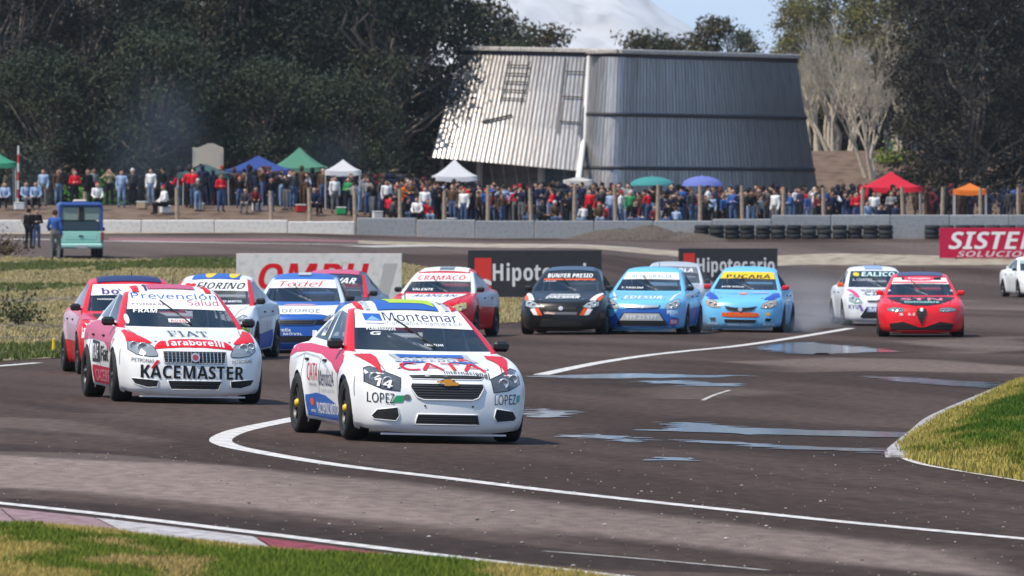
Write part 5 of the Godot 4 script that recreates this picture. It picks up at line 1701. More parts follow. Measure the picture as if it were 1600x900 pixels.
	for q in [[142, 386, "bright green bush behind the crowd at the left", [[0.08, 0.22, 0.03]], 1.3], [1395, 458, "yellow green bush on the right-hand bank", [[0.2, 0.24, 0.03], [0.1, 0.2, 0.03]], 1.2], [30, 178, "dark green bush in the dry grass left of the cars", [[0.06, 0.08, 0.035], [0.085, 0.09, 0.045]], 0.6], [10, 288, "brown bush left of the pickup", [[0.1, 0.07, 0.045], [0.13, 0.1, 0.06]], 0.75]]:
		var mb := MB.new()
		var st := MB.new()
		for k in 420:
			var t: Array = q[3][rng.randi() % q[3].size()]
			var j := rng.randf_range(0.7, 1.3)
			leaf(mb, Vector3(rng.randfn() * 0.5, absf(rng.randfn()) * 0.45, rng.randfn() * 0.5) * q[4] + Vector3(0, 0.1, 0), 0.11 * q[4], Color(t[0] * j, t[1] * j, t[2] * j))
		for k in 6:
			st.tube([Vector3(0, -0.1, 0), Vector3(rng.randfn() * 0.4, 0.6, rng.randfn() * 0.4) * q[4]], [0.03, 0.01], 4)
		var b := thing("bush", q[2], "bush", spot(q[0], q[1]), 0.0)
		part("foliage", mb.commit(), leaf_mat, b)
		part("stems", st.commit(), mat("twig", lin(0.09, 0.07, 0.05), 0.95), b)

# ---------------------------------------------------------------- shed, wall, fence, canopies
func face(p: Array, u: float, v: float) -> Vector3:      # p: bottom left, bottom right, top right, top left
	return p[0].lerp(p[1], u).lerp(p[3].lerp(p[2], u), v)

func sheet_panel(p: Array, u0: float, u1: float, v0: float, v1: float, ribs: int, lift: float) -> ArrayMesh:     # a corrugated sheet
	var n: Vector3 = (p[1] - p[0]).cross(p[3] - p[0]).normalized()
	if n.z < 0:
		n = -n
	var mb := MB.new()
	var lo := PackedVector3Array()
	var hi := PackedVector3Array()
	var lo2 := PackedVector3Array()
	for k in ribs * 4 + 1:
		var u := lerpf(u0, u1, float(k) / (ribs * 4))
		var w := n * (0.016 * sin(k * PI / 2.0) + lift)
		lo.append(face(p, u, v0) + w + n * 0.025)
		lo2.append(face(p, u, v0) + w - n * 0.02)
		hi.append(face(p, u, v1) + w)
	mb.grid([lo, hi])
	mb.grid([lo2, lo])
	return mb.commit()

const ROUND_END := [[0.0, 400.0], [0.05, 399.0], [0.10, 398.4], [0.15, 398.3], [0.19, 399.0], [0.25, 400.4], [0.5, 406.0], [0.75, 412.0], [1.0, 419.0]]

func round_end(u: float, v: float) -> Vector3:      # the shed's rounded end; u round it, v up its slope
	var d := ramp(u, ROUND_END)
	var low := at(lerpf(903, 1284, u), 350, d)
	return low.lerp(at(lerpf(921, 1245, u), lerpf(88, 97, u), d + 1.6), v)

func round_sheet(u0: float, u1: float, v0: float, v1: float, lift: float) -> ArrayMesh:
	var mb := MB.new()
	var lo := PackedVector3Array()
	var lo2 := PackedVector3Array()
	var hi := PackedVector3Array()
	for k in 13:
		var u := lerpf(u0, u1, k / 12.0)
		var t := round_end(minf(u + 0.01, 1.0), 0.5) - round_end(maxf(u - 0.01, 0.0), 0.5)
		var n := Vector3(-t.z, 0.0, t.x).normalized()
		if n.z < 0.0 and n.x < 0.0:
			n = -n
		n = (n + Vector3(0, 0.2, 0)).normalized()
		var w := n * (0.012 * cos(k * PI / 2.0) + lift)
		lo.append(round_end(u, v0) + w + n * 0.02)
		lo2.append(round_end(u, v0) + w - n * 0.03)
		hi.append(round_end(u, v1) + w)
	mb.grid([lo, hi])
	mb.grid([lo2, lo])
	return mb.commit()

func shed() -> void:
	var t := thing("shed", "large steep shed with pale left face and dark right face behind the crowd", "shed")
	var a_b := at(903, 348, 398)
	var a_e := at(905, 268, 400)
	var a_t := round_end(0.0, 1.0)
	var b_t := round_end(1.0, 1.0)
	var b_b := round_end(1.0, 0.0)
	var l_t := at(716, 84, 409)
	var l_e := at(676, 247, 406)
	var left := [l_e, a_e, a_t, l_t]
	rng.seed = 3
	var pale := []      # galvanised sheets, the same all round the shed
	for k in 3:
		var m := textured("galvanised sheet %d" % k, lin(0.47 - 0.03 * k, 0.462 - 0.03 * k, 0.465 - 0.03 * k), 0.42 + 0.03 * k, patch_tex, Vector3(0.8 + 0.15 * k, 0.05, 0.8 + 0.15 * k))
		m.metallic = 0.8
		m.metallic_specular = 0.5
		pale.append(m)
	var rows := [0.0, 0.34, 0.66, 1.0]
	for i in 11:
		for j in 3:
			part("roof_sheet", sheet_panel(left, i / 11.0 + 0.001, (i + 1) / 11.0 - 0.001, rows[j], rows[j + 1] + 0.01, 3, 0.03 * (2 - j)), pale[rng.randi() % 3], t)
	for i in 22:
		for j in 3:
			part("wall_sheet", round_sheet(i / 22.0 + 0.0005, (i + 1) / 22.0 - 0.0005, rows[j], rows[j + 1] + (0.01 if j < 2 else 0.0), 0.03 * (2 - j)), pale[(i * 7 + j * 5) % 3], t)
	for v in [0.335, 0.655]:
		var rail := MB.new()
		var line := []
		var thick := []
		for k in 25:
			line.append(round_end(k / 24.0, v) + Vector3(0.04, 0, 0.14))
			thick.append(0.1)
		rail.tube(line, thick, 6)
		part("ledge", rail.commit(), mat("ledge", lin(0.03, 0.03, 0.035), 0.8), t)
	var hip := MB.new()
	hip.tube([a_b + Vector3(0, 2.2, 0.16), round_end(0.0, 0.5) + Vector3(0, 0, 0.16), a_t + Vector3(0, 0, 0.12)], [0.16, 0.15, 0.13], 6)
	part("hip_flashing", hip.commit(), mat("flashing", lin(0.75, 0.74, 0.72), 0.5), t)
	# cap along the ridge
	var crest := [l_t, l_t.lerp(a_t, 0.25), l_t.lerp(a_t, 0.5), l_t.lerp(a_t, 0.75), a_t]
	for k in 7:
		crest.append(round_end((k + 1) / 7.0, 1.0))
	for k in crest.size() - 1:
		var p: Vector3 = crest[k]
		var q: Vector3 = crest[k + 1]
		var run := q - p
		var flat := Vector3(run.x, 0, run.z)
		var cap := MB.new()
		var turn := Basis(Vector3.UP, -atan2(run.z, run.x)) * Basis(Vector3(0, 0, 1), atan2(run.y, flat.length()))
		cap.box((p + q) * 0.5 + Vector3(0, 0.3, 0) - turn.z * 0.9, Vector3(run.length() - 0.03, 0.24, 2.2), 0.04, turn)
		part("ridge_cap", cap.commit(), textured("ridge", lin(0.5, 0.48, 0.46), 0.8, patch_tex, Vector3(0.7, 0.7, 0.7)), t)
		var under := MB.new()
		under.tube([p + Vector3(0, 0.08, -0.1), q + Vector3(0, 0.08, -0.1)], [0.13, 0.13], 6)
		part("eave_board", under.commit(), mat("ledge", lin(0.03, 0.03, 0.035), 0.8), t)
	# back and right end, so that the shed is closed
	var back := MB.new()
	var off := Vector3(2, 0, -14)
	var lb := Vector3(l_e.x, land(l_e.x, l_e.z) - 0.5, l_e.z)
	back.quad(b_b, b_b + Vector3(-1, 0, -14), b_t + Vector3(0, 0, -4), b_t)
	back.quad(b_b + Vector3(-1, 0, -14), lb + off, l_t + Vector3(0, 0, -4), b_t + Vector3(0, 0, -4))
	back.quad(lb + off, lb, l_e, l_t)
	back.quad(l_t, b_t, b_t + Vector3(0, 0, -4), l_t + Vector3(0, 0, -4))
	part("rear_wall", back.commit(), mat("shed back", lin(0.08, 0.08, 0.09), 0.8), t)
	# under the pale eave: wall, doors, posts
	var g0 := at(684, 346, 409)
	var g1 := at(904, 348, 402)
	var dir2 := g1 - g0
	var q2 := Basis(Vector3.UP, -atan2(dir2.z, dir2.x))
	var wl := MB.new()
	wl.box((g0 + g1) * 0.5 + Vector3(0, 1.7, -0.4), Vector3(dir2.length(), 3.6, 0.2), 0.02, q2)
	part("wall", wl.commit(), textured("shed wall", lin(0.17, 0.175, 0.18), 0.9, patch_tex, Vector3(0.3, 0.3, 0.3)), t)
	for d in [[0.86, 1.9, lin(0.12, 0.18, 0.25)], [0.12, 2.2, lin(0.08, 0.1, 0.13)]]:
		var door := MB.new()
		door.box(g0.lerp(g1, d[0]) + Vector3(0, 1.55, -0.24), Vector3(d[1], 3.0, 0.08), 0.02, q2)
		part("door", door.commit(), textured("shed door" + str(d[0]), d[2], 0.7, patch_tex, Vector3(0.4, 0.4, 0.4)), t)
	for u in [0.02, 0.3, 0.74]:
		var post := MB.new()
		post.box(g0.lerp(g1, u) + Vector3(0, 1.75, 0.5), Vector3(0.28 if u < 0.7 else 0.36, 3.6, 0.25), 0.03, q2)
		part("post", post.commit(), mat("post paint", lin(0.5, 0.5, 0.48), 0.8), t)
	# ladders lying on the pale sheets
	var n2: Vector3 = (left[1] - left[0]).cross(left[3] - left[0]).normalized()
	if n2.z < 0:
		n2 = -n2
	for l in [[0.40, 0.55, 0.55, 0.93, 5, 0.02], [0.84, 0.985, 0.30, 0.96, 3, 0.0]]:
		var mb := MB.new()
		var pt := func(u, v): return face(left, u, v) + n2 * 0.16
		for u in [l[0], l[1]]:
			mb.tube([pt.call(u, l[2]), pt.call(u + l[5], l[3])], [0.035, 0.035], 5)
		for k in l[4]:
			var v := lerpf(l[2], l[3], (k + 0.5) / l[4])
			mb.tube([pt.call(l[0], v), pt.call(l[1] + l[5], v)], [0.035, 0.035], 5)
		part("roof_ladder", mb.commit(), mat("old timber", lin(0.06, 0.052, 0.05), 0.9), t)
	var pole := MB.new()
	pole.tube([face(left, 0.30, 0.36) + n2 * 0.16, face(left, 0.50, 0.44) + n2 * 0.16], [0.06, 0.05], 5)
	part("roof_pole", pole.commit(), mat("old timber", lin(0.06, 0.052, 0.05), 0.9), t)

func walls() -> void:
	var conc := [textured("concrete", lin(0.3, 0.32, 0.34), 0.9, soft_tex, Vector3(0.5, 0.5, 0.5), 0.6), textured("concrete b", lin(0.34, 0.355, 0.37), 0.9, soft_tex, Vector3(0.43, 0.43, 0.43), 0.6)]
	var lime := textured("limewash", lin(0.62, 0.61, 0.59), 0.9, soft_tex, Vector3(0.5, 0.5, 0.5), 0.6)
	rng.seed = 8
	var t := thing("barrier_wall", "long low whitewashed wall below the bank at the left", "wall")
	var x := -45.0
	while x < -7.0:
		var w := minf(3.2, -6.86 - x)
		var mb := MB.new()
		mb.box(Vector3(x + w / 2, land(x + w / 2, -336.0) + 0.06, -336), Vector3(w - 0.02, 0.95, 0.35), 0.04, Basis(Vector3.FORWARD, rng.randf_range(-0.004, 0.004)))
		part("wall_panel", mb.commit(), lime, t)
		x += w
	t = thing("barrier_wall", "long grey concrete wall in front of the crowd and the shed", "wall")
	x = -6.8
	while x < 40.0:
		var w := 2.6
		var h := lerpf(1.16, 1.42, smoothstep(7.0, 12.0, x))
		var mb := MB.new()
		mb.box(Vector3(x + w / 2, land(x + w / 2, -337.0) - 0.4 + h / 2, -337), Vector3(w - 0.025, h, 0.3), 0.03, Basis(Vector3.FORWARD, rng.randf_range(-0.003, 0.003)))
		part("wall_panel", mb.commit(), conc[rng.randi() % 2], t)
		x += w
	# tyre stacks along the right half
	var ring := MB.new()
	ring.lathe([Vector2(0.2, -0.1), Vector2(0.29, -0.105), Vector2(0.325, -0.06), Vector2(0.33, 0.0), Vector2(0.325, 0.06), Vector2(0.29, 0.105), Vector2(0.2, 0.1)], 14)
	var tyre := ring.commit()
	var rub := [mat("old tyre", lin(0.022, 0.026, 0.03), 0.9), mat("old tyre grey", lin(0.04, 0.046, 0.05), 0.9), mat("old tyre dark", lin(0.014, 0.016, 0.019), 0.9)]
	var n := 0
	x = 8.3
	while x < 24.5:
		if absf(x - 17.4) > 0.45:
			var s := thing("tyre_stack", "stack of old dark tyres against the concrete wall", "tyres", Vector3(x, land(x, -336.3) - 0.02, -336.3 + rng.randf_range(-0.06, 0.06)), rng.randf() * TAU, "tyre stacks along the wall")
			for k in 3:
				var o := part("tyre", tyre, rub[rng.randi() % 3], s)
				o.position = Vector3(rng.randf_range(-0.03, 0.03), 0.105 + 0.208 * k, rng.randf_range(-0.03, 0.03))
		x += 0.672
		n += 1
	# earth heaped at the wall's foot
	for q in [[965, 24.0, 0.5, 2.4], [1015, 0.0, 0.62, 2.0], [1065, 0.0, 0.4, 2.2], [930, 0.0, 0.28, 1.8]]:
		var mb := MB.new()
		var rows := []
		rng.seed = int(q[0])
		for j in 7:
			var row := PackedVector3Array()
			for k in 18:
				var a := TAU * k / 18
				var rr := 1.0 - j / 6.0
				row.append(Vector3(cos(a) * rr * q[3], (1.0 - rr * rr) * q[2] * (1.0 + rng.randf_range(-0.15, 0.15)), sin(a) * rr * 0.9))
			rows.append(row)
		mb.grid(rows, true)
		var o := part("earth_heap", mb.commit(), textured("earth", lin(0.12, 0.1, 0.085), 0.95, patch_tex, Vector3(0.8, 0.8, 0.8), 1.5), self)
		o.name = numbered("earth_heap")
		o.position = spot(q[0], 334.5, -0.06)
		tag(o, "low heap of dark earth at the foot of the concrete wall", "earth heap", "earth heaps along the wall")
	# fence posts
	rng.seed = 12
	var order := ["first", "second", "third", "fourth", "fifth", "sixth", "seventh", "eighth", "ninth", "tenth", "eleventh", "twelfth", "thirteenth", "fourteenth", "fifteenth", "sixteenth", "seventeenth", "eighteenth", "nineteenth", "twentieth", "twenty-first"]
	var i := 0
	for px in [133, 277, 424, 484, 555, 625, 694, 762, 830, 897, 962, 1027, 1094, 1160, 1223, 1287, 1347, 1411, 1472, 1532, 1591]:
		var p := spot(px, 340.0, -0.2)
		var topy: float = 2.1 + (372.0 - (287.0 + rng.randf_range(0, 7) + (6 if px < 700 else 0))) / FPX * 340.0
		var mb := MB.new()
		var lean := Vector3(rng.randf_range(-0.06, 0.06), 0, 0)
		var hh := topy - p.y
		mb.tube([Vector3.ZERO, Vector3(lean.x * 0.3, hh * 0.5, 0), Vector3(lean.x, hh, 0)], [0.105, 0.095, 0.08], 8)
		var o := part("fence_post", mb.commit(), textured("post timber", lin(0.42, 0.33, 0.25), 0.9, patch_tex, Vector3(2.5, 0.5, 2.5), 0.5), self)
		o.name = numbered("fence_post")
		o.position = p
		tag(o, "rough wooden fence post, %s from the left above the barrier wall" % order[i], "fence post", "fence posts before the crowd")
		i += 1

func gazebo(px0: float, px1: float, peak: float, eave: float, d: float, c: Color, label: String) -> void:
	var a := at(px0, eave, d)
	var b := at(px1, eave, d)
	var w := b.x - a.x
	var mid := (a + b) * 0.5
	var base := land(mid.x, mid.z)
	var t := thing("canopy", label, "canopy", Vector3(mid.x, base, mid.z), rng.randf_range(-0.15, 0.15), "canopies among the crowd")
	var e := a.y - base
	var pk := at(0, peak, d).y - base
	var cloth_m := mat("canopy " + c.to_html(), c, 0.85, {"backlight_enabled": true, "backlight": c})
	var h := w * 0.46
	var mb := MB.new()
	var rows := []
	for j in 6:
		var t2 := j / 5.0
		var row := PackedVector3Array()
		for k in 20:
			var side := k / 5
			var u := (k % 5) / 5.0 * 2.0 - 1.0
			var p := [Vector2(u, -1), Vector2(1, u), Vector2(-u, 1), Vector2(-1, -u)][side] as Vector2
			var sag := 0.06 * (1.0 - u * u) * (1.0 - t2)
			row.append(Vector3(p.x * h * (1.0 - t2), lerpf(e, pk, pow(t2, 1.35)) - sag, p.y * h * (1.0 - t2)))
		rows.append(row)
	mb.grid(rows, true)
	part("roof", mb.commit(), cloth_m, t)
	var val := MB.new()
	var top_row: PackedVector3Array = rows[0].duplicate()
	var low_row := PackedVector3Array()
	for k in 20:
		low_row.append(top_row[k] * Vector3(1.01, 1, 1.01) - Vector3(0, 0.2 + 0.04 * (k % 2), 0))
	val.grid([low_row, top_row], true)
	part("valance", val.commit(), cloth_m, t)
	for sx in [-1, 1]:
		for sz in [-1, 1]:
			var leg := MB.new()
			leg.tube([Vector3(sx * h * 0.97, -0.05, sz * h * 0.97), Vector3(sx * h * 0.96, e - 0.02, sz * h * 0.96)], [0.03, 0.03], 6)
			part("leg", leg.commit(), mat("leg metal", lin(0.45, 0.46, 0.47), 0.5), t)

func umbrella(px0: float, px1: float, peak: float, eave: float, d: float, c: Color, label: String) -> void:
	var a := at(px0, eave, d)
	var b := at(px1, eave, d)
	var mid := (a + b) * 0.5
	var base := land(mid.x, mid.z)
	var t := thing("umbrella", label, "umbrella", Vector3(mid.x, base, mid.z), 0.3, "umbrellas among the crowd")
	var e := a.y - base
	var pk := at(0, peak, d).y - base
	var r := (b.x - a.x) * 0.5
	var mb := MB.new()
	var rows := []
	for j in 6:
		var q := j / 5.0
		var row := PackedVector3Array()
		for k in 16:
			var ang := TAU * k / 16
			var rr := r * cos(q * PI / 2) * (1.0 if k % 2 == 0 else 0.95)
			row.append(Vector3(cos(ang) * rr, lerpf(e, pk, sin(q * PI / 2)), sin(ang) * rr))
		rows.append(row)
	mb.grid(rows, true)
	part("cover", mb.commit(), mat("canopy " + c.to_html(), c, 0.85, {"backlight_enabled": true, "backlight": c}), t)
	var pole := MB.new()
	pole.tube([Vector3(0, -0.05, 0), Vector3(0, pk + 0.05, 0)], [0.03, 0.025], 6)
	part("pole", pole.commit(), mat("leg metal", lin(0.45, 0.46, 0.47), 0.5), t)

func canopies() -> void:
	rng.seed = 4
	gazebo(-52, 27, 232, 254, 355, lin(0.03, 0.22, 0.13), "green canopy cut off by the picture's left edge")
	gazebo(277, 366, 256, 271, 356, lin(0.03, 0.07, 0.075), "dark green canopy left of the blue canopy")
	gazebo(345, 462, 243, 266, 359, lin(0.02, 0.05, 0.22), "wide blue canopy among the crowd at the left")
	gazebo(424, 512, 230, 261, 363, lin(0.06, 0.2, 0.13), "tall pointed green canopy right of the wide blue one")
	gazebo(506, 566, 249, 266, 356, lin(0.68, 0.68, 0.7), "small white canopy right of the tall green one")
	gazebo(672, 748, 249, 275, 360, lin(0.7, 0.71, 0.73), "white tent below the shed's pale roof")
	gazebo(1340, 1444, 268, 292, 359, lin(0.62, 0.012, 0.04), "bright red canopy right of the shed")
	gazebo(1488, 1543, 286, 296, 350, lin(0.75, 0.22, 0.03), "small orange canopy right of the red one")
	gazebo(1568, 1650, 288, 300, 360, lin(0.03, 0.07, 0.25), "blue canopy at the picture's right edge")
	gazebo(880, 926, 276, 281, 361, lin(0.6, 0.58, 0.54), "flat off-white awning before the shed's corner")
	umbrella(982, 1056, 276, 290, 357, lin(0.04, 0.25, 0.25), "teal umbrella before the shed's dark wall")
	umbrella(1063, 1131, 275, 291, 356, lin(0.16, 0.2, 0.55), "violet umbrella right of the teal one")
	# striped flag pole
	var t := thing("flag_pole", "thin pole striped white and red at the far left of the crowd", "pole", spot(28, 352))
	for k in 7:
		var mb := MB.new()
		mb.tube([Vector3(0.004 * k, k * 0.4, 0), Vector3(0.004 * k + 0.004, k * 0.4 + 0.4, 0)], [0.05, 0.05], 8)
		part("band", mb.commit(), mat("pole red", lin(0.5, 0.03, 0.04), 0.6) if k % 2 else mat("pole white", lin(0.6, 0.6, 0.58), 0.6), t)
	# tarpaulin hung between the trees
	var tp := MB.new()
	var rows := []
	for j in 5:
		var row := PackedVector3Array()
		for k in 7:
			row.append(Vector3(k / 6.0 * 1.5 - 0.75, j * 0.27 + 0.12 * sin(k * 1.1 + j), 0.1 * sin(k * 1.7 + j * 0.8)))
		rows.append(row)
	tp.grid(rows)
	var o := part("tarpaulin", tp.commit(), mat("tarp", lin(0.42, 0.38, 0.31), 0.9), self)
	o.name = numbered("tarpaulin")
	o.position = at(325, 262, 372)
	tag(o, "beige tarpaulin hanging behind the dark green canopy", "tarpaulin")
	# sunshade pole by the grass
	var m := MB.new()
	m.tube([Vector3(0, -0.05, 0), Vector3(0, 0.28, 0)], [0.035, 0.03], 10)
	m.lathe([Vector2(0.0, 0.3), Vector2(0.032, 0.28)], 10)
	var y := part("marker_post", m.commit(), mat("marker yellow", lin(0.75, 0.5, 0.02), 0.5), self)
	y.name = numbered("marker_post")
	y.position = spot(84, 138.5)
	tag(y, "short yellow marker post at the grass edge beside the cars", "marker post")

func flat_word(text: String, style: String, w: float, h: float) -> ArrayMesh:
	var q := word(text, style)
	var mb := MB.new()
	for k in range(0, q[0].size(), 3):
		var p := []
		for e in 3:
			p.append(Vector3(q[0][k + e].x / q[1].x * w, q[0][k + e].y / q[1].y * h, 0))
		if (p[2] - p[0]).cross(p[1] - p[0]).z < 0:
			mb.tri(p[0], p[2], p[1])
		else:
			mb.tri(p[0], p[1], p[2])
	return mb.commit()

func board(px0: float, px1: float, top: float, d: float, h: float, c: Color, label: String, turn := 0.0) -> Node3D:
	var x0 := (px0 - 800.0) / FPX * d
	var x1 := (px1 - 800.0) / FPX * d
	var y := EYE - (top - HORIZON) / FPX * d - h
	var t := thing("advertising_board", label, "advertising board", Vector3((x0 + x1) / 2, y, -d), turn, "advertising boards by the track")
	var mb := MB.new()
	mb.box(Vector3(0, h / 2, -0.03), Vector3(x1 - x0, h, 0.06), 0.008)
	part("panel", mb.commit(), textured("board " + c.to_html(), c, 0.6, soft_tex, Vector3(0.35, 0.35, 0.35)), t)
	for s in [-0.4, 0.0, 0.4]:
		var leg := MB.new()
		var g := land((x0 + x1) / 2 + s * (x1 - x0), -d - 0.1) - y
		leg.box(Vector3(s * (x1 - x0), (g - 0.1 + h * 0.8) / 2, -0.1), Vector3(0.07, h * 0.8 - g + 0.1, 0.07), 0.01)
		part("post", leg.commit(), mat("old timber", lin(0.06, 0.052, 0.05), 0.9), t)
	return t

func put_word(t: Node3D, text: String, style: String, c: Color, x: float, y: float, w: float, h: float) -> void:
	var o := part("lettering", flat_word(text, style, w, h), vinyl(c), t)
	o.position = Vector3(x, y, 0.006)

func put_patch(t: Node3D, pts: Array, c: Color, called: String, z := 0.004) -> void:
	var poly := PackedVector2Array()
	for p in pts:
		poly.append(Vector2(p[0], p[1]))
	var mb := MB.new()
	var q := fill(poly)
	for k in range(0, q.size(), 3):
		mb.tri(Vector3(q[k].x, q[k].y, z), Vector3(q[k + 1].x, q[k + 1].y, z), Vector3(q[k + 2].x, q[k + 2].y, z))
	part(called, mb.commit(), vinyl(c), t)

func boards() -> void:
	var b := board(369, 628, 396, 215, 1.28, lin(0.66, 0.66, 0.65), "white board with slanted red capitals behind the pack of cars", -0.03)
	put_word(b, "OMBU", "bi", RED, -1.7, 0.28, 3.1, 0.72)
	put_patch(b, [[1.65, 0.1], [1.95, 0.1], [2.2, 1.0], [1.82, 1.0]], lin(0.42, 0.41, 0.40), "grey_slash")
	b = board(731, 940, 391, 220, 1.34, lin(0.035, 0.037, 0.042), "dark board with a red square and white lettering, left of the black car")
	put_patch(b, [[-1.72, 0.22], [-1.24, 0.22], [-1.24, 1.12], [-1.72, 1.12]], lin(0.62, 0.04, 0.03), "red_square")
	put_patch(b, [[-1.62, 0.38], [-1.24, 0.34], [-1.24, 0.44], [-1.4, 0.52], [-1.56, 0.5]], lin(0.7, 0.7, 0.7), "swoosh", 0.008)
	put_word(b, "Hipotecario", "b", lin(0.66, 0.66, 0.66), -1.2, 0.3, 3.0, 0.68)
	b = board(1060, 1215, 388, 296, 1.55, lin(0.035, 0.037, 0.042), "dark board with a small red square behind the sky blue cars", 0.03)
	put_patch(b, [[-1.72, 0.95], [-1.28, 0.95], [-1.28, 1.36], [-1.72, 1.36]], lin(0.62, 0.04, 0.03), "red_square")
	put_word(b, "Hipotecario", "b", lin(0.66, 0.66, 0.66), -1.2, 0.45, 3.0, 0.75)
	b = board(1468, 1730, 356, 318, 1.25, lin(0.5, 0.012, 0.06), "crimson board with white italic capitals at the picture's right edge", -0.02)
	put_word(b, "SISTEMAS", "bi", lin(0.75, 0.74, 0.74), -3.1, 0.37, 5.4, 0.72)
	put_word(b, "SOLUCIONES", "bi", lin(0.6, 0.5, 0.52), -2.75, 0.05, 3.9, 0.24)

func pickup() -> void:
	var t := thing("pickup_truck", "green pickup with a blue canopy over its bed, parked with its tail to the camera", "pickup", spot(126, 286), 0.12)
	var green := paint(lin(0.16, 0.42, 0.34))
	var blue := paint(lin(0.03, 0.07, 0.26))
	var body := MB.new()
	body.box(Vector3(0, 0.72, -2.0), Vector3(1.68, 0.66, 4.3), 0.2)
	body.box(Vector3(0, 1.2, -2.2), Vector3(1.5, 0.6, 1.6), 0.16)
	part("body", body.commit(), green, t)
	var gate := MB.new()
	gate.box(Vector3(0, 0.78, 0.16), Vector3(1.5, 0.42, 0.05), 0.03)
	gate.box(Vector3(0, 0.78, 0.185), Vector3(1.2, 0.2, 0.02), 0.01)
	var g := part("tailgate", gate.commit(), paint(lin(0.3, 0.62, 0.52)), t)
	var hd := MB.new()
	hd.box(Vector3(0, 0.82, 0.21), Vector3(0.16, 0.05, 0.03), 0.01)
	part("handle", hd.commit(), mat("black trim", lin(0.012, 0.012, 0.013), 0.75), g)
	var bump := MB.new()
	bump.box(Vector3(0, 0.45, 0.24), Vector3(1.62, 0.2, 0.16), 0.06)
	part("bumper", bump.commit(), paint(lin(0.34, 0.6, 0.54)), t)
	var plate := MB.new()
	plate.box(Vector3(0.04, 0.42, 0.33), Vector3(0.4, 0.12, 0.012), 0.003)
	part("number_plate", plate.commit(), mat("plate", lin(0.4, 0.4, 0.4), 0.5), t)
	for sx in [-1, 1]:
		var l := MB.new()
		l.box(Vector3(sx * 0.8, 0.8, 0.17), Vector3(0.11, 0.34, 0.06), 0.02)
		part("tail_lamp", l.commit(), mat("tail lamp", lin(0.3, 0.03, 0.04), 0.2), t)
		make_wheel(t, sx * 0.74, -0.75, 0.33, lin(0.3, 0.3, 0.3))
		make_wheel(t, sx * 0.74, -3.35, 0.33, lin(0.3, 0.3, 0.3))
		var m := MB.new()
		m.box(Vector3(sx * 0.98, 1.08, -2.6), Vector3(0.2, 0.14, 0.1), 0.03)
		m.tube([Vector3(sx * 0.72, 1.0, -2.6), Vector3(sx * 0.92, 1.06, -2.6)], [0.02, 0.02], 5)
		part("mirror", m.commit(), mat("black trim", lin(0.012, 0.012, 0.013), 0.75), t)
	var cab := MB.new()      # canopy frame over the bed
	cab.box(Vector3(0, 1.98, -0.75), Vector3(1.62, 0.2, 1.9), 0.09)
	for sx in [-1, 1]:
		cab.box(Vector3(sx * 0.76, 1.5, 0.1), Vector3(0.13, 1.0, 0.12), 0.03)
		cab.box(Vector3(sx * 0.8, 1.5, -0.8), Vector3(0.05, 1.0, 1.75), 0.02)
	part("bed_canopy", cab.commit(), blue, t)
	var bar := MB.new()
	bar.box(Vector3(0.02, 1.68, 0.11), Vector3(0.2, 0.62, 0.06), 0.02)
	part("canopy_post", bar.commit(), mat("black trim", lin(0.012, 0.012, 0.013), 0.75), t)
	for sx in [-1, 1]:
		var w := MB.new()
		w.box(Vector3(sx * 0.39, 1.69, 0.1), Vector3(0.58, 0.56, 0.02), 0.008)
		part("canopy_window", w.commit(), mat("canopy pane", lin(0.22, 0.29, 0.25), 0.15), t)
	var rg := MB.new()
	rg.box(Vector3(0, 1.19, 0.13), Vector3(1.36, 0.36, 0.03), 0.02, Basis(Vector3.RIGHT, -0.15))
	part("rear_window", rg.commit(), mat("dark pane", lin(0.02, 0.035, 0.045), 0.08), t)
	var cg := MB.new()
	cg.box(Vector3(0, 2.12, -0.5), Vector3(0.5, 0.12, 0.6), 0.05)
	part("roof_load", cg.commit(), mat("roof load", lin(0.5, 0.45, 0.4), 0.9), t)

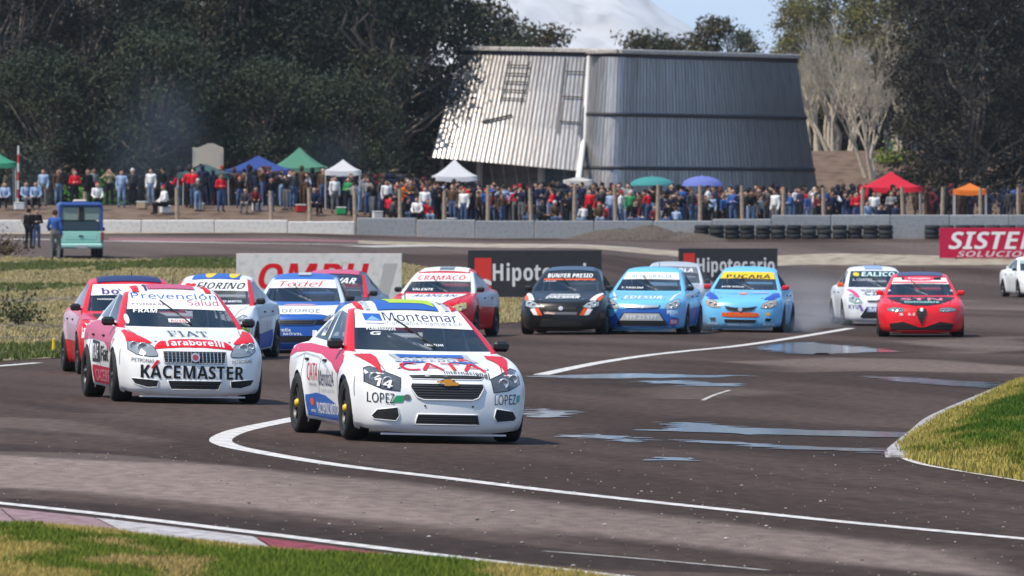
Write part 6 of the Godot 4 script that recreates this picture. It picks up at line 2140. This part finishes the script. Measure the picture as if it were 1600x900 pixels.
# ---------------------------------------------------------------- ground
func grass(poly: PackedVector2Array, count: int, height: float, wide: float, tone: Callable, label: String, rise = null, seed_ := 1) -> void:
	rng.seed = seed_
	var mb := MB.new()
	for k in 11:
		var a := rng.randf() * TAU
		var base := Vector3(rng.randfn() * 0.045, 0, rng.randfn() * 0.045)
		var lean := Vector3(cos(a), 0, sin(a)) * rng.randf_range(0.1, 0.6) * height
		var wv := Vector3(-sin(a), 0, cos(a)) * wide
		var h := rng.randf_range(0.55, 1.0)
		var m := base + Vector3(0, h * 0.55, 0) + lean * 0.3 * h
		var tip := base + Vector3(0, h, 0) + lean * h
		var n := mb.v.size()
		mb.v.append_array([base - wv, base + wv, m + wv * 0.7, m - wv * 0.7, tip])
		mb.ix.append_array([n, n + 1, n + 2, n, n + 2, n + 3, n + 3, n + 2, n + 4])
	var mm := MultiMesh.new()
	mm.transform_format = MultiMesh.TRANSFORM_3D
	mm.use_colors = true
	mm.mesh = mb.commit()
	var lo := poly[0]
	var hi := poly[0]
	for p in poly:
		lo = lo.min(p)
		hi = hi.max(p)
	var xf := []
	var cols := []
	var tries := 0
	while xf.size() < count and tries < count * 8:
		tries += 1
		var p := Vector2(rng.randf_range(lo.x, hi.x), rng.randf_range(lo.y, hi.y))
		if not Geometry2D.is_point_in_polygon(p, poly):
			continue
		var c: Array = tone.call(p)
		if c.is_empty():
			continue
		var s: float = height * rng.randf_range(0.6, 1.25) * c[3]
		var y: float = land(p.x, p.y) + (rise.call(p) if rise != null else 0.0) - 0.005
		xf.append(Transform3D(Basis(Vector3.UP, rng.randf() * TAU).scaled(Vector3(1.0, s, 1.0)), Vector3(p.x, y, p.y)))
		var j := rng.randf_range(0.75, 1.3)
		cols.append(Color(c[0] * j, c[1] * j, c[2] * j))
	mm.instance_count = xf.size()
	for i in xf.size():
		mm.set_instance_transform(i, xf[i])
		mm.set_instance_color(i, cols[i])
	var o := MultiMeshInstance3D.new()
	o.name = numbered("grass")
	o.multimesh = mm
	o.material_override = mat("grass blade", Color.WHITE, 0.8, {"vertex_color_use_as_albedo": true, "metallic_specular": 0.2, "backlight_enabled": true, "backlight": lin(0.3, 0.3, 0.15)})
	add_child(o)
	o.set_meta("kind", "stuff")
	tag(o, label, "grass")

func asphalt_texture() -> ImageTexture:
	var w := 1024
	var h := 2048
	var streak := FastNoiseLite.new()
	streak.seed = 4
	streak.frequency = 0.02
	streak.fractal_octaves = 4
	var fine := FastNoiseLite.new()
	fine.seed = 9
	fine.frequency = 0.35
	fine.fractal_octaves = 2
	# dust, rubber and damp patches: outline on the land, strength, colour
	var dust := Color(0.34, 0.275, 0.245)
	var stains := [
		[trace([[860, 676], [1000, 652], [1120, 650], [1300, 664], [1460, 672], [1430, 716], [1320, 718], [1150, 706], [960, 698]]), 0.5, Color(0.04, 0.031, 0.028)],
		[trace([[800, 584], [960, 579], [1200, 584], [1180, 608], [1000, 610], [820, 598]]), 0.45, Color(0.04, 0.031, 0.028)],
		[trace([[1150, 546], [1230, 530], [1340, 533], [1440, 550], [1340, 558], [1200, 556]]), 0.45, Color(0.04, 0.031, 0.028)],
		[trace([[1310, 586], [1420, 583], [1590, 596], [1570, 612], [1440, 606]]), 0.45, Color(0.04, 0.031, 0.028)],
		[trace([[-300, 368], [560, 372], [1100, 378], [1640, 380], [1640, 400], [1640, 420], [1100, 412], [560, 396], [170, 402], [-300, 396]]), 0.42, Color(0.24, 0.2, 0.187)],
		[trace([[1000, 424], [1640, 424], [1640, 520], [1240, 500], [1080, 470]]), 0.22, Color(0.2, 0.166, 0.156)],
		[trace([[-60, 704], [150, 708], [420, 728], [700, 754], [1000, 790], [1300, 824], [1660, 864], [1660, 912], [1300, 884], [1000, 852], [700, 820], [400, 792], [150, 768], [-60, 756]]), 0.85, dust],
		[trace([[300, 690], [420, 700], [560, 728], [800, 755], [1000, 778], [900, 762], [700, 736], [520, 712], [400, 690]]), 0.4, dust],
		[trace([[-60, 650], [100, 655], [330, 690], [250, 696], [60, 676], [-60, 672]]), 0.25, dust],
		[trace([[960, 606], [1060, 600], [1180, 606], [1260, 614], [1130, 624], [1000, 622]]), 0.3, dust],
		[trace([[1120, 566], [1300, 558], [1480, 562], [1620, 574], [1620, 584], [1400, 580], [1220, 582]]), 0.45, dust],
		[trace([[1400, 532], [1500, 526], [1640, 526], [1640, 548], [1520, 552], [1440, 544]]), 0.45, dust],
		[trace([[1240, 470], [1400, 464], [1640, 476], [1640, 486], [1400, 478]]), 0.3, dust],
		[trace([[0, 800], [200, 812], [500, 848], [800, 878], [1100, 895], [1500, 905], [1100, 880], [700, 846], [400, 812], [150, 788], [0, 778]]), 0.7, Color(0.035, 0.026, 0.024)],
		[trace([[-60, 690], [200, 706], [450, 728], [300, 726], [-60, 706]]), 0.6, Color(0.035, 0.026, 0.024)],
		[trace([[420, 716], [700, 750], [1000, 786], [1300, 818], [1300, 823], [1000, 791], [700, 755], [420, 720]]), 0.55, Color(0.036, 0.027, 0.025)],
		[trace([[0, 668], [200, 682], [340, 704], [340, 708], [200, 688], [0, 674]]), 0.6, Color(0.036, 0.027, 0.025)],
		[trace([[860, 700], [1100, 730], [1400, 764], [1640, 786], [1640, 794], [1400, 771], [1100, 736], [860, 705]]), 0.5, Color(0.036, 0.027, 0.025)],
		[trace([[860, 730], [1100, 756], [1640, 806], [1640, 811], [1100, 760], [860, 733]]), 0.5, Color(0.036, 0.027, 0.025)],
		[trace([[0, 620], [130, 640], [130, 646], [0, 628]]), 0.6, Color(0.036, 0.027, 0.025)]]
	var base := Color(0.073, 0.053, 0.045)
	var old := Color(0.125, 0.092, 0.08)
	var cross_ := []
	for s in stains:
		var rows := []
		rows.resize(h)
		for j in h:
			var z := -(40.0 + (j + 0.5) / h * 400.0)
			var xs := []
			for k in s[0].size():
				var a: Vector2 = s[0][k]
				var b: Vector2 = s[0][(k + 1) % s[0].size()]
				if (a.y > z) != (b.y > z):
					xs.append(lerpf(a.x, b.x, (z - a.y) / (b.y - a.y)))
			xs.sort()
			rows[j] = xs
		cross_.append(rows)
	var data := PackedByteArray()
	data.resize(w * h * 3)
	var k := 0
	for j in h:
		var d := 40.0 + (j + 0.5) / h * 400.0
		var live := []
		for s in stains.size():
			if cross_[s][j].size() > 1:
				live.append(s)
		for i in w:
			var x := (i + 0.5) / w * 48.0 - 24.0
			var n := streak.get_noise_2d(x * 9.0 + d * 2.2, d * 1.1)
			var c := base.lerp(old, clampf(0.42 + n * 1.3, 0.0, 1.0))
			for s in live:
				var xs: Array = cross_[s][j]
				for e in range(0, xs.size() - 1, 2):
					var edge: float = minf(x - xs[e], xs[e + 1] - x) + n * 0.9
					if edge > -0.3:
						c = c.lerp(stains[s][2], stains[s][1] * smoothstep(-0.3, 0.5, edge) * (0.85 + 0.3 * n))
			var g := 1.0 + 0.35 * fine.get_noise_2d(x * 14.0, d * 5.0)
			var q := Color(c.r * g, c.g * g, c.b * g).linear_to_srgb()
			data[k] = clampi(int(q.r * 255.0), 0, 255)
			data[k + 1] = clampi(int(q.g * 255.0), 0, 255)
			data[k + 2] = clampi(int(q.b * 255.0), 0, 255)
			k += 3
	return ImageTexture.create_from_image(Image.create_from_data(w, h, false, Image.FORMAT_RGB8, data))

func mound_rise(p: Vector2, poly: PackedVector2Array, top: float, reach: float) -> float:
	var d := 99.0
	for i in poly.size():
		d = minf(d, p.distance_to(Geometry2D.get_closest_point_to_segment(p, poly[i], poly[(i + 1) % poly.size()])))
	return top * smoothstep(0.0, reach, d)

func pool(poly: PackedVector2Array, seed_: int) -> ArrayMesh:      # standing water with a ragged shore
	var n := FastNoiseLite.new()
	n.seed = seed_
	n.frequency = 1.0
	n.fractal_octaves = 3
	var lo := poly[0]
	var hi := poly[0]
	for p in poly:
		lo = lo.min(p)
		hi = hi.max(p)
	lo -= Vector2(0.3, 0.6)
	hi += Vector2(0.3, 0.6)
	var w := int((hi.x - lo.x) / 0.07) + 2
	var h := int((hi.y - lo.y) / 0.14) + 2
	var f := PackedFloat32Array()
	for j in h:
		for i in w:
			var p := lo + Vector2(i * 0.07, j * 0.14)
			var d := 99.0
			for k in poly.size():
				d = minf(d, p.distance_to(Geometry2D.get_closest_point_to_segment(p, poly[k], poly[(k + 1) % poly.size()])))
			if not Geometry2D.is_point_in_polygon(p, poly):
				d = -d
			f.append(d - 0.06 + n.get_noise_2d(p.x * 1.1, p.y * 1.5) * 0.55)
	var mb := MB.new()
	for j in h - 1:
		for i in w - 1:
			var c := [[i, j], [i + 1, j], [i + 1, j + 1], [i, j + 1]]
			var out := []
			for k in 4:
				var a: Array = c[k]
				var b: Array = c[(k + 1) % 4]
				var fa := f[a[1] * w + a[0]]
				var fb := f[b[1] * w + b[0]]
				if fa > 0.0:
					out.append(lo + Vector2(a[0] * 0.07, a[1] * 0.14))
				if (fa > 0.0) != (fb > 0.0):
					out.append(lo + Vector2(a[0] * 0.07, a[1] * 0.14).lerp(Vector2(b[0] * 0.07, b[1] * 0.14), fa / (fa - fb)))
			for k in range(1, out.size() - 1):
				var t := []
				for q in [out[0], out[k], out[k + 1]]:
					t.append(Vector3(q.x, land(q.x, q.y) + 0.008, q.y))
				mb.tri(t[0], t[1], t[2])
	return mb.commit()

func ground() -> void:
	make_lattice()
	var soil := textured("soil", lin(0.17, 0.118, 0.085), 0.95, patch_tex, Vector3(0.11, 0.11, 0.11), 2.0)
	setting("ground", land_mesh(func(x, z): return not (absf(x) < 60.0 and z < -15.0 and z > -335.5)), soil)
	var road := StandardMaterial3D.new()
	road.resource_name = "asphalt"
	road.albedo_texture = asphalt_texture()
	road.texture_repeat = true
	road.roughness = 0.85
	road.metallic_specular = 0.1
	road.detail_enabled = true
	road.detail_blend_mode = BaseMaterial3D.BLEND_MODE_MUL
	road.detail_uv_layer = BaseMaterial3D.DETAIL_UV_2
	road.detail_albedo = grain_tex
	road.uv2_scale = Vector3(0.33, 0.33, 0.33)
	setting("track", land_mesh(func(x, z): return absf(x) < 60.0 and z < -15.0 and z > -335.5, 0.0, true), road)
	# dry grass field at the left
	var field := trace([[-500, 578], [0, 565], [110, 559], [440, 535], [640, 515], [815, 503], [845, 484], [835, 460], [720, 430], [640, 414], [560, 408], [300, 404], [170, 407], [0, 402], [-500, 398]])
	var dry := textured("dry grass soil", lin(0.22, 0.185, 0.115), 0.95, patch_tex, Vector3(0.16, 0.16, 0.16), 1.5)
	setting("grass_field", sheet_mb(field, 0.012).commit(), dry)
	var nz := FastNoiseLite.new()
	nz.seed = 31
	nz.frequency = 0.045
	var green_at := func(p: Vector2) -> float:
		return nz.get_noise_2d(p.x * 1.4, p.y * 0.55)
	grass(field, 26000, 0.11, 0.016, func(p):
		var g: float = green_at.call(p)
		if g > 0.26 or p.y > -150.0 and g > -0.2:
			return [0.11, 0.135, 0.045, 1.1]
		return [0.4, 0.33, 0.17, 0.9] if g > -0.25 else ([] if rng.randf() < 0.4 else [0.22, 0.185, 0.125, 0.6]), "dry yellow and green grass of the field left of the track", null, 3)
	# sandy verges
	var sand := textured("sand", lin(0.36, 0.31, 0.24), 0.95, patch_tex, Vector3(0.14, 0.14, 0.14), 1.5)
	setting("sand_verge", sheet_mb(trace([[1160, 402], [1300, 396], [1470, 400], [1640, 404], [1640, 414], [1440, 415], [1250, 414], [1130, 420]]), 0.012).commit(), sand)
	setting("sand_verge", sheet_mb(trace([[560, 376], [800, 381], [1000, 388], [1180, 396], [1180, 404], [1000, 396], [800, 388], [560, 381]]), 0.012).commit(), sand)
	setting("sand_verge", sheet_mb(trace([[-100, 364], [550, 364], [550, 367], [-100, 367]]), 0.012).commit(), sand)
	var dull := textured("worn paint", lin(0.5, 0.48, 0.46), 0.85, patch_tex, Vector3(0.5, 0.5, 0.5))
	for q in [[[170, 377], [300, 379], [420, 381], [560, 383]], [[560, 386], [700, 384], [860, 384], [1000, 388]], [[0, 374], [80, 375], [200, 378]]]:
		setting("painted_line", sheet_mb(band(curve(trace(q)), 1.6, 0.5), 0.016).commit(), dull)
	setting("kerb_strip", sheet_mb(trace([[170, 372], [330, 373], [560, 376], [560, 379], [330, 378], [170, 378]]), 0.014).commit(), textured("old red kerb", lin(0.26, 0.13, 0.14), 0.85, patch_tex, Vector3(0.5, 0.5, 0.5)))
	# painted lines
	var white := textured("line paint", lin(0.66, 0.65, 0.63), 0.7, patch_tex, Vector3(0.9, 0.9, 0.9))
	for q in [[[[470, 653], [440, 659], [400, 667], [365, 676], [345, 687], [356, 696], [400, 706], [520, 726], [700, 748], [900, 772], [1200, 804], [1400, 824], [1660, 848]], 0.25, 0.2], [[[845, 586], [900, 574], [960, 563], [1050, 551], [1150, 541], [1240, 528], [1330, 513]], 0.26, 0.24],
			[[[-80, 779], [0, 787], [150, 803], [400, 833], [600, 858], [800, 882], [980, 903], [1150, 924]], 0.2, 0.18], [[[-90, 578], [0, 572], [60, 567]], 0.3, 0.2], [[[1410, 714], [1440, 725], [1500, 736], [1600, 752], [1700, 769]], 0.11, 0.11]]:
		setting("painted_line", sheet_mb(band(curve(trace(q[0])), q[1], q[2]), 0.005).commit(), white)
	setting("painted_line", sheet_mb(band(curve(trace([[1098, 626], [1115, 618], [1140, 610]])), 0.06), 0.005).commit(), dull)
	setting("painted_line", sheet_mb(band(curve(trace([[850, 862], [1000, 874], [1200, 892]])), 0.06), 0.005).commit(), dull)
	# puddles
	var water := mat("water", lin(0.02, 0.02, 0.022), 0.11, {"metallic_specular": 0.5})
	for q in [[[985, 673], [1040, 669], [1050, 660], [1075, 659], [1110, 663], [1170, 668], [1230, 671], [1330, 674], [1400, 675], [1445, 679], [1435, 684], [1380, 685], [1250, 680], [1160, 679], [1100, 677], [1030, 675]], [[890, 684], [930, 680], [965, 682], [1010, 688], [1000, 691], [940, 688]],
			[[1060, 688], [1100, 688], [1180, 693], [1300, 700], [1390, 702], [1412, 708], [1395, 714], [1330, 707], [1240, 703], [1150, 697], [1080, 692]], [[830, 639], [860, 639], [880, 643], [905, 648], [870, 653], [830, 651]], [[1000, 597], [1060, 595], [1120, 598], [1165, 601], [1150, 604], [1070, 603]],
			[[1180, 545], [1210, 538], [1260, 535], [1330, 541], [1410, 549], [1360, 551], [1280, 552], [1220, 551]], [[1340, 588], [1400, 589], [1470, 594], [1570, 600], [1555, 607], [1480, 603], [1400, 597]], [[820, 588], [900, 586], [985, 584], [1080, 586], [1170, 588], [1060, 591], [900, 592]], [[1000, 716], [1060, 716], [1110, 721], [1060, 722]]]:
		var shape := pool(curve(trace(q + [q[0]]), 4).slice(0, -1), int(q[0][0]))
		if shape.get_surface_count():
			setting("puddle", shape, water)
	# grassy island at the right with its worn kerb
	var isle := curve(trace([[1412, 712], [1412, 702], [1432, 684], [1460, 664], [1490, 648], [1530, 630], [1570, 610], [1620, 592], [1760, 575], [1900, 640], [1800, 790], [1680, 768], [1600, 752], [1500, 736], [1440, 724], [1412, 712]]), 3)
	isle.remove_at(isle.size() - 1)
	var rise := func(p: Vector2) -> float: return mound_rise(p, isle, 0.16, 1.1) + 0.02
	setting("grass_island", sheet_mb(isle, 0.0, rise).commit(), textured("turf soil", lin(0.09, 0.09, 0.035), 0.95, patch_tex, Vector3(0.5, 0.5, 0.5), 1.0))
	grass(isle, 22000, 0.09, 0.009, func(p):
		var e: float = mound_rise(p, isle, 1.0, 0.9) + nz.get_noise_2d(p.x * 14.0, p.y * 3.0) * 0.9
		return [0.38, 0.31, 0.085, 1.0] if e < 0.42 else ([0.18, 0.2, 0.035, 1.0] if e < 0.75 else [0.07, 0.13, 0.018, 1.0]), "green grass with straw coloured edges on the island at the right", rise, 6)
	var kp := curve(trace([[1404, 716], [1402, 706], [1410, 698], [1432, 680], [1452, 662], [1478, 648], [1512, 633], [1552, 616], [1590, 602]]), 4)
	var worn := textured("kerb concrete", lin(0.42, 0.41, 0.42), 0.85, patch_tex, Vector3(0.7, 0.7, 0.7), 0.8)
	var kerb := setting("kerb", sheet_mb(band(kp, 0.26, 0.24), 0.006).commit(), worn)
	for i in kp.size() - 1:
		var a := kp[i]
		var b := kp[i + 1]
		var mb := MB.new()
		var mid := (a + b) * 0.5
		mb.box(Vector3(mid.x, land(mid.x, mid.y) + 0.02, mid.y), Vector3(0.2, 0.06, a.distance_to(b) - 0.03), 0.02, Basis(Vector3.UP, atan2(b.x - a.x, b.y - a.y)))
		part("kerb_stone", mb.commit(), worn, kerb)
	# near verge at the lower left with its painted kerb
	var line := curve(trace([[-80, 787], [0, 795], [150, 811], [400, 841], [600, 866], [800, 890], [980, 911]]), 4)
	var inner := curve(trace([[-80, 836], [0, 834], [150, 837], [260, 852], [450, 872], [560, 884], [700, 892], [880, 903], [1000, 922]]), 3)
	var tones := [lin(0.3, 0.2, 0.21), lin(0.3, 0.2, 0.21), lin(0.46, 0.44, 0.45), lin(0.26, 0.05, 0.07), lin(0.46, 0.44, 0.45), lin(0.17, 0.08, 0.1)]
	var kb := setting("kerb", sheet_mb(band(line, 0.03), 0.004).commit(), dull)
	for i in 6:
		var a0 := i / 6.0
		var a1 := (i + 1) / 6.0 - 0.003
		var poly := PackedVector2Array()
		for t in [a0, lerpf(a0, a1, 0.5), a1]:
			poly.append(line[int(t * (line.size() - 1))].lerp(line[mini(int(t * (line.size() - 1)) + 1, line.size() - 1)], fmod(t * (line.size() - 1), 1.0)))
		for t in [a1, lerpf(a0, a1, 0.5), a0]:
			poly.append(inner[int(t * (inner.size() - 1))].lerp(inner[mini(int(t * (inner.size() - 1)) + 1, inner.size() - 1)], fmod(t * (inner.size() - 1), 1.0)))
		part("kerb_block", sheet_mb(poly, 0.010).commit(), textured("kerb paint %d" % i, tones[i], 0.8, patch_tex, Vector3(0.8, 0.8, 0.8)), kb)
	var verge := inner.duplicate()
	verge.append_array(trace([[1000, 990], [400, 1060], [-200, 1060], [-200, 840]]))
	var rise2 := func(p: Vector2) -> float: return mound_rise(p, verge, 0.07, 1.0) + 0.015
	setting("grass_verge", sheet_mb(verge, 0.0, rise2).commit(), textured("turf soil", lin(0.09, 0.09, 0.035), 0.95, patch_tex, Vector3(0.5, 0.5, 0.5), 1.0))
	grass(verge, 34000, 0.06, 0.005, func(p):
		var e: float = mound_rise(p, verge, 1.0, 2.2) + nz.get_noise_2d(p.x * 12.0, p.y * 5.0) * 0.55
		return [0.4, 0.31, 0.1, 1.0] if e < 0.4 else ([0.13, 0.175, 0.026, 1.1] if e < 0.8 or p.x > -1.8 else [0.38, 0.28, 0.11, 0.9]), "short green and straw coloured grass in the near lower left corner", rise2, 8)
	# loose stones on the dusty part of the track
	rng.seed = 19
	var stone := MB.new()
	stone.box(Vector3(0, 0.3, 0), Vector3(1, 0.7, 0.8), 0.3)
	var mm := MultiMesh.new()
	mm.transform_format = MultiMesh.TRANSFORM_3D
	mm.use_colors = true
	mm.mesh = stone.commit()
	mm.instance_count = 900
	for i in 900:
		var p := hit(rng.randf_range(-20, 1620), rng.randf_range(690, 900))
		var s := rng.randf_range(0.006, 0.02) * (1.0 if rng.randf() < 0.93 else 2.0)
		mm.set_instance_transform(i, Transform3D(Basis(Vector3.UP, rng.randf() * TAU).scaled(Vector3(s, s * 0.6, s)), Vector3(p.x, land(p.x, p.y), p.y)))
		var g := rng.randf_range(0.03, 0.5)
		mm.set_instance_color(i, Color(g, g * 0.92, g * 0.86))
	var o := MultiMeshInstance3D.new()
	o.name = "gravel"
	o.multimesh = mm
	o.material_override = mat("gravel", Color.WHITE, 0.9, {"vertex_color_use_as_albedo": true})
	add_child(o)
	o.set_meta("kind", "stuff")
	tag(o, "scattered small stones on the dusty track in the foreground", "gravel")

func mountain() -> void:
	var mb := MB.new()
	var n := FastNoiseLite.new()
	n.seed = 2
	n.frequency = 0.004
	n.fractal_octaves = 5
	var rows := []
	for j in 14:
		var row := PackedVector3Array()
		for i in 90:
			var x := -1400.0 + i * 34.0
			var crest := ramp(x, [[-1400, 170], [-500, 340], [-60, 380], [60, 362], [150, 326], [225, 282], [262, 246], [330, 215], [700, 150], [1700, 60]])
			var t := j / 13.0
			row.append(Vector3(x, crest * t * (1.0 + n.get_noise_2d(x, j * 60.0) * 0.05) + (0.0 if j else -30.0), -9000.0 - 900.0 * t + n.get_noise_2d(x * 1.5, j * 90.0 + 500.0) * 90.0))
		rows.append(row)
	mb.grid(rows)
	setting("mountain", mb.commit(), textured("snow", lin(0.72, 0.72, 0.72), 0.9, patch_tex, Vector3(0.0025, 0.0025, 0.0025)))

func smoke(px: float, py: float, d: float, size: Vector3, density: float, tone: Color, label: String, group: String) -> void:
	for k in [0.35, 0.52, 0.68, 0.84, 1.0]:
		puff(px, py, d, size * k * Vector3(1, 1, 1), density * 0.25, tone, label, group)

func puff(px: float, py: float, d: float, size: Vector3, density: float, tone: Color, label: String, group: String) -> void:
	var f := FogVolume.new()
	f.name = numbered("smoke")
	f.shape = RenderingServer.FOG_VOLUME_SHAPE_ELLIPSOID
	f.size = size
	var m := FogMaterial.new()
	m.density = density
	m.albedo = tone
	f.material = m
	add_child(f)
	f.position = at(px, py, d)
	f.set_meta("kind", "stuff")
	tag(f, label, "smoke", group)

func _ready() -> void:
	var cam := Camera3D.new()
	cam.projection = Camera3D.PROJECTION_FRUSTUM
	cam.near = 1.0
	cam.far = 20000.0
	cam.size = 900.0 / FPX
	cam.frustum_offset = Vector2(0, -(450.0 - HORIZON) / FPX)
	cam.position = Vector3(0, EYE, 0)
	add_child(cam)
	cam.current = true
	var lens := CameraAttributesPhysical.new()
	lens.frustum_focal_length = 320.0
	lens.frustum_focus_distance = 82.0
	lens.exposure_aperture = 11.0
	lens.frustum_near = 1.0
	lens.frustum_far = 20000.0
	cam.attributes = lens
	var env := Environment.new()
	env.tonemap_mode = Environment.TONE_MAPPER_LINEAR
	env.tonemap_exposure = 1.35
	env.background_mode = Environment.BG_SKY
	var sky := Sky.new()
	var sm := ProceduralSkyMaterial.new()
	sm.sky_top_color = lin(0.14, 0.29, 0.54)
	sm.sky_horizon_color = lin(0.32, 0.45, 0.62)
	sm.sky_curve = 0.12
	sm.ground_bottom_color = lin(0.12, 0.1, 0.09)
	sm.ground_horizon_color = lin(0.3, 0.32, 0.34)
	sm.sky_cover = noise_tex(0.011, [[0.0, Color(0.9, 0.92, 0.95, 0.0)], [0.42, Color(0.9, 0.92, 0.95, 0.0)], [0.55, Color(0.9, 0.92, 0.95, 0.4)], [0.75, Color(0.92, 0.94, 0.96, 0.75)], [1.0, Color(0.95, 0.96, 0.97, 0.85)]], 1024, 5, 15)
	sm.sky_cover_modulate = Color(1, 1, 1, 0.5)
	sky.sky_material = sm
	env.sky = sky
	env.sdfgi_enabled = true
	env.ssao_enabled = true
	env.ssil_enabled = true
	env.fog_enabled = true
	env.fog_density = 0.00006
	env.fog_light_color = Color(0.85, 0.9, 0.96)
	env.volumetric_fog_enabled = true
	env.volumetric_fog_density = 0.0
	var we := WorldEnvironment.new()
	we.environment = env
	add_child(we)
	var sun := DirectionalLight3D.new()
	sun.name = "sun"
	sun.light_energy = 1.2
	sun.light_color = Color(1.0, 0.95, 0.88)
	sun.light_angular_distance = 0.53
	sun.shadow_enabled = true
	add_child(sun)
	sun.look_at_from_position(Vector3(-0.44, 0.77, 0.27) * 10.0, Vector3.ZERO)

	grain_tex = noise_tex(0.22, [[0.0, Color(0.4, 0.39, 0.39)], [0.3, Color(0.55, 0.54, 0.54)], [0.47, Color(0.85, 0.84, 0.84)], [0.58, Color(1, 0.99, 0.98)], [1.0, Color(1, 1, 1)]], 1024, 3, 7)
	patch_tex = noise_tex(0.012, [[0.0, Color(0.55, 0.54, 0.52)], [0.3, Color(0.82, 0.81, 0.8)], [0.55, Color(0.97, 0.96, 0.95)], [1.0, Color(1, 1, 1)]], 512, 6, 3)
	soft_tex = noise_tex(0.02, [[0.0, Color(0.86, 0.85, 0.84)], [0.4, Color(0.96, 0.955, 0.95)], [1.0, Color(1, 1, 1)]], 512, 5, 23)
	bump_tex = noise_tex(0.04, [[0.0, Color.BLACK], [1.0, Color.WHITE]], 512, 5, 11)
	name_colours()
	ground()
	mountain()
	shed()
	walls()
	trees()
	canopies()
	boards()
	pickup()
	car_cross()
	car_kace()
	car_purple_strip()
	car_clover()
	car_blue_roof()
	car_dark_red_pillar()
	car_white_red()
	car_black()
	car_blue_trapezoid()
	car_yellow_strip()
	car_in_spray()
	car_pink_slash()
	car_shield()
	car_far_white()
	crowd()
	# tyre smoke and spray, barbecue smoke
	var pale := Color(0.9, 0.92, 0.95)
	for q in [[1092, 505, 171, Vector3(1.1, 0.55, 3.0), 0.2], [1084, 480, 178, Vector3(1.3, 1.0, 4), 0.1], [1078, 450, 184, Vector3(1.2, 1.2, 4), 0.06], [1248, 509, 173, Vector3(1.2, 0.5, 3), 0.2], [1266, 490, 182, Vector3(1.8, 0.9, 4), 0.13], [1300, 497, 183, Vector3(1.3, 0.7, 3), 0.1], [1285, 460, 192, Vector3(2.4, 1.3, 5), 0.06], [1240, 445, 196, Vector3(2.2, 1.4, 5), 0.05], [1330, 455, 200, Vector3(2.6, 1.4, 5), 0.025]]:
		smoke(q[0], q[1], q[2], q[3], q[4], pale, "pale tyre smoke and spray drifting behind the sky blue cars", "tyre smoke")
	for q in [[195, 262, 366, Vector3(4, 5, 6)], [235, 205, 372, Vector3(5, 6.5, 6)], [285, 235, 368, Vector3(4.5, 5, 6)], [270, 170, 374, Vector3(4, 4, 6)], [62, 270, 362, Vector3(2.6, 3, 4)], [520, 250, 368, Vector3(4, 4, 6)], [190, 310, 349, Vector3(2.0, 2, 2)], [1230, 318, 346, Vector3(4, 1.6, 4)], [1120, 300, 347, Vector3(3, 2, 4)]]:
		smoke(q[0], q[1], q[2], q[3], 0.008, Color(0.75, 0.84, 0.95), "thin blue smoke rising among the spectators", "barbecue smoke")
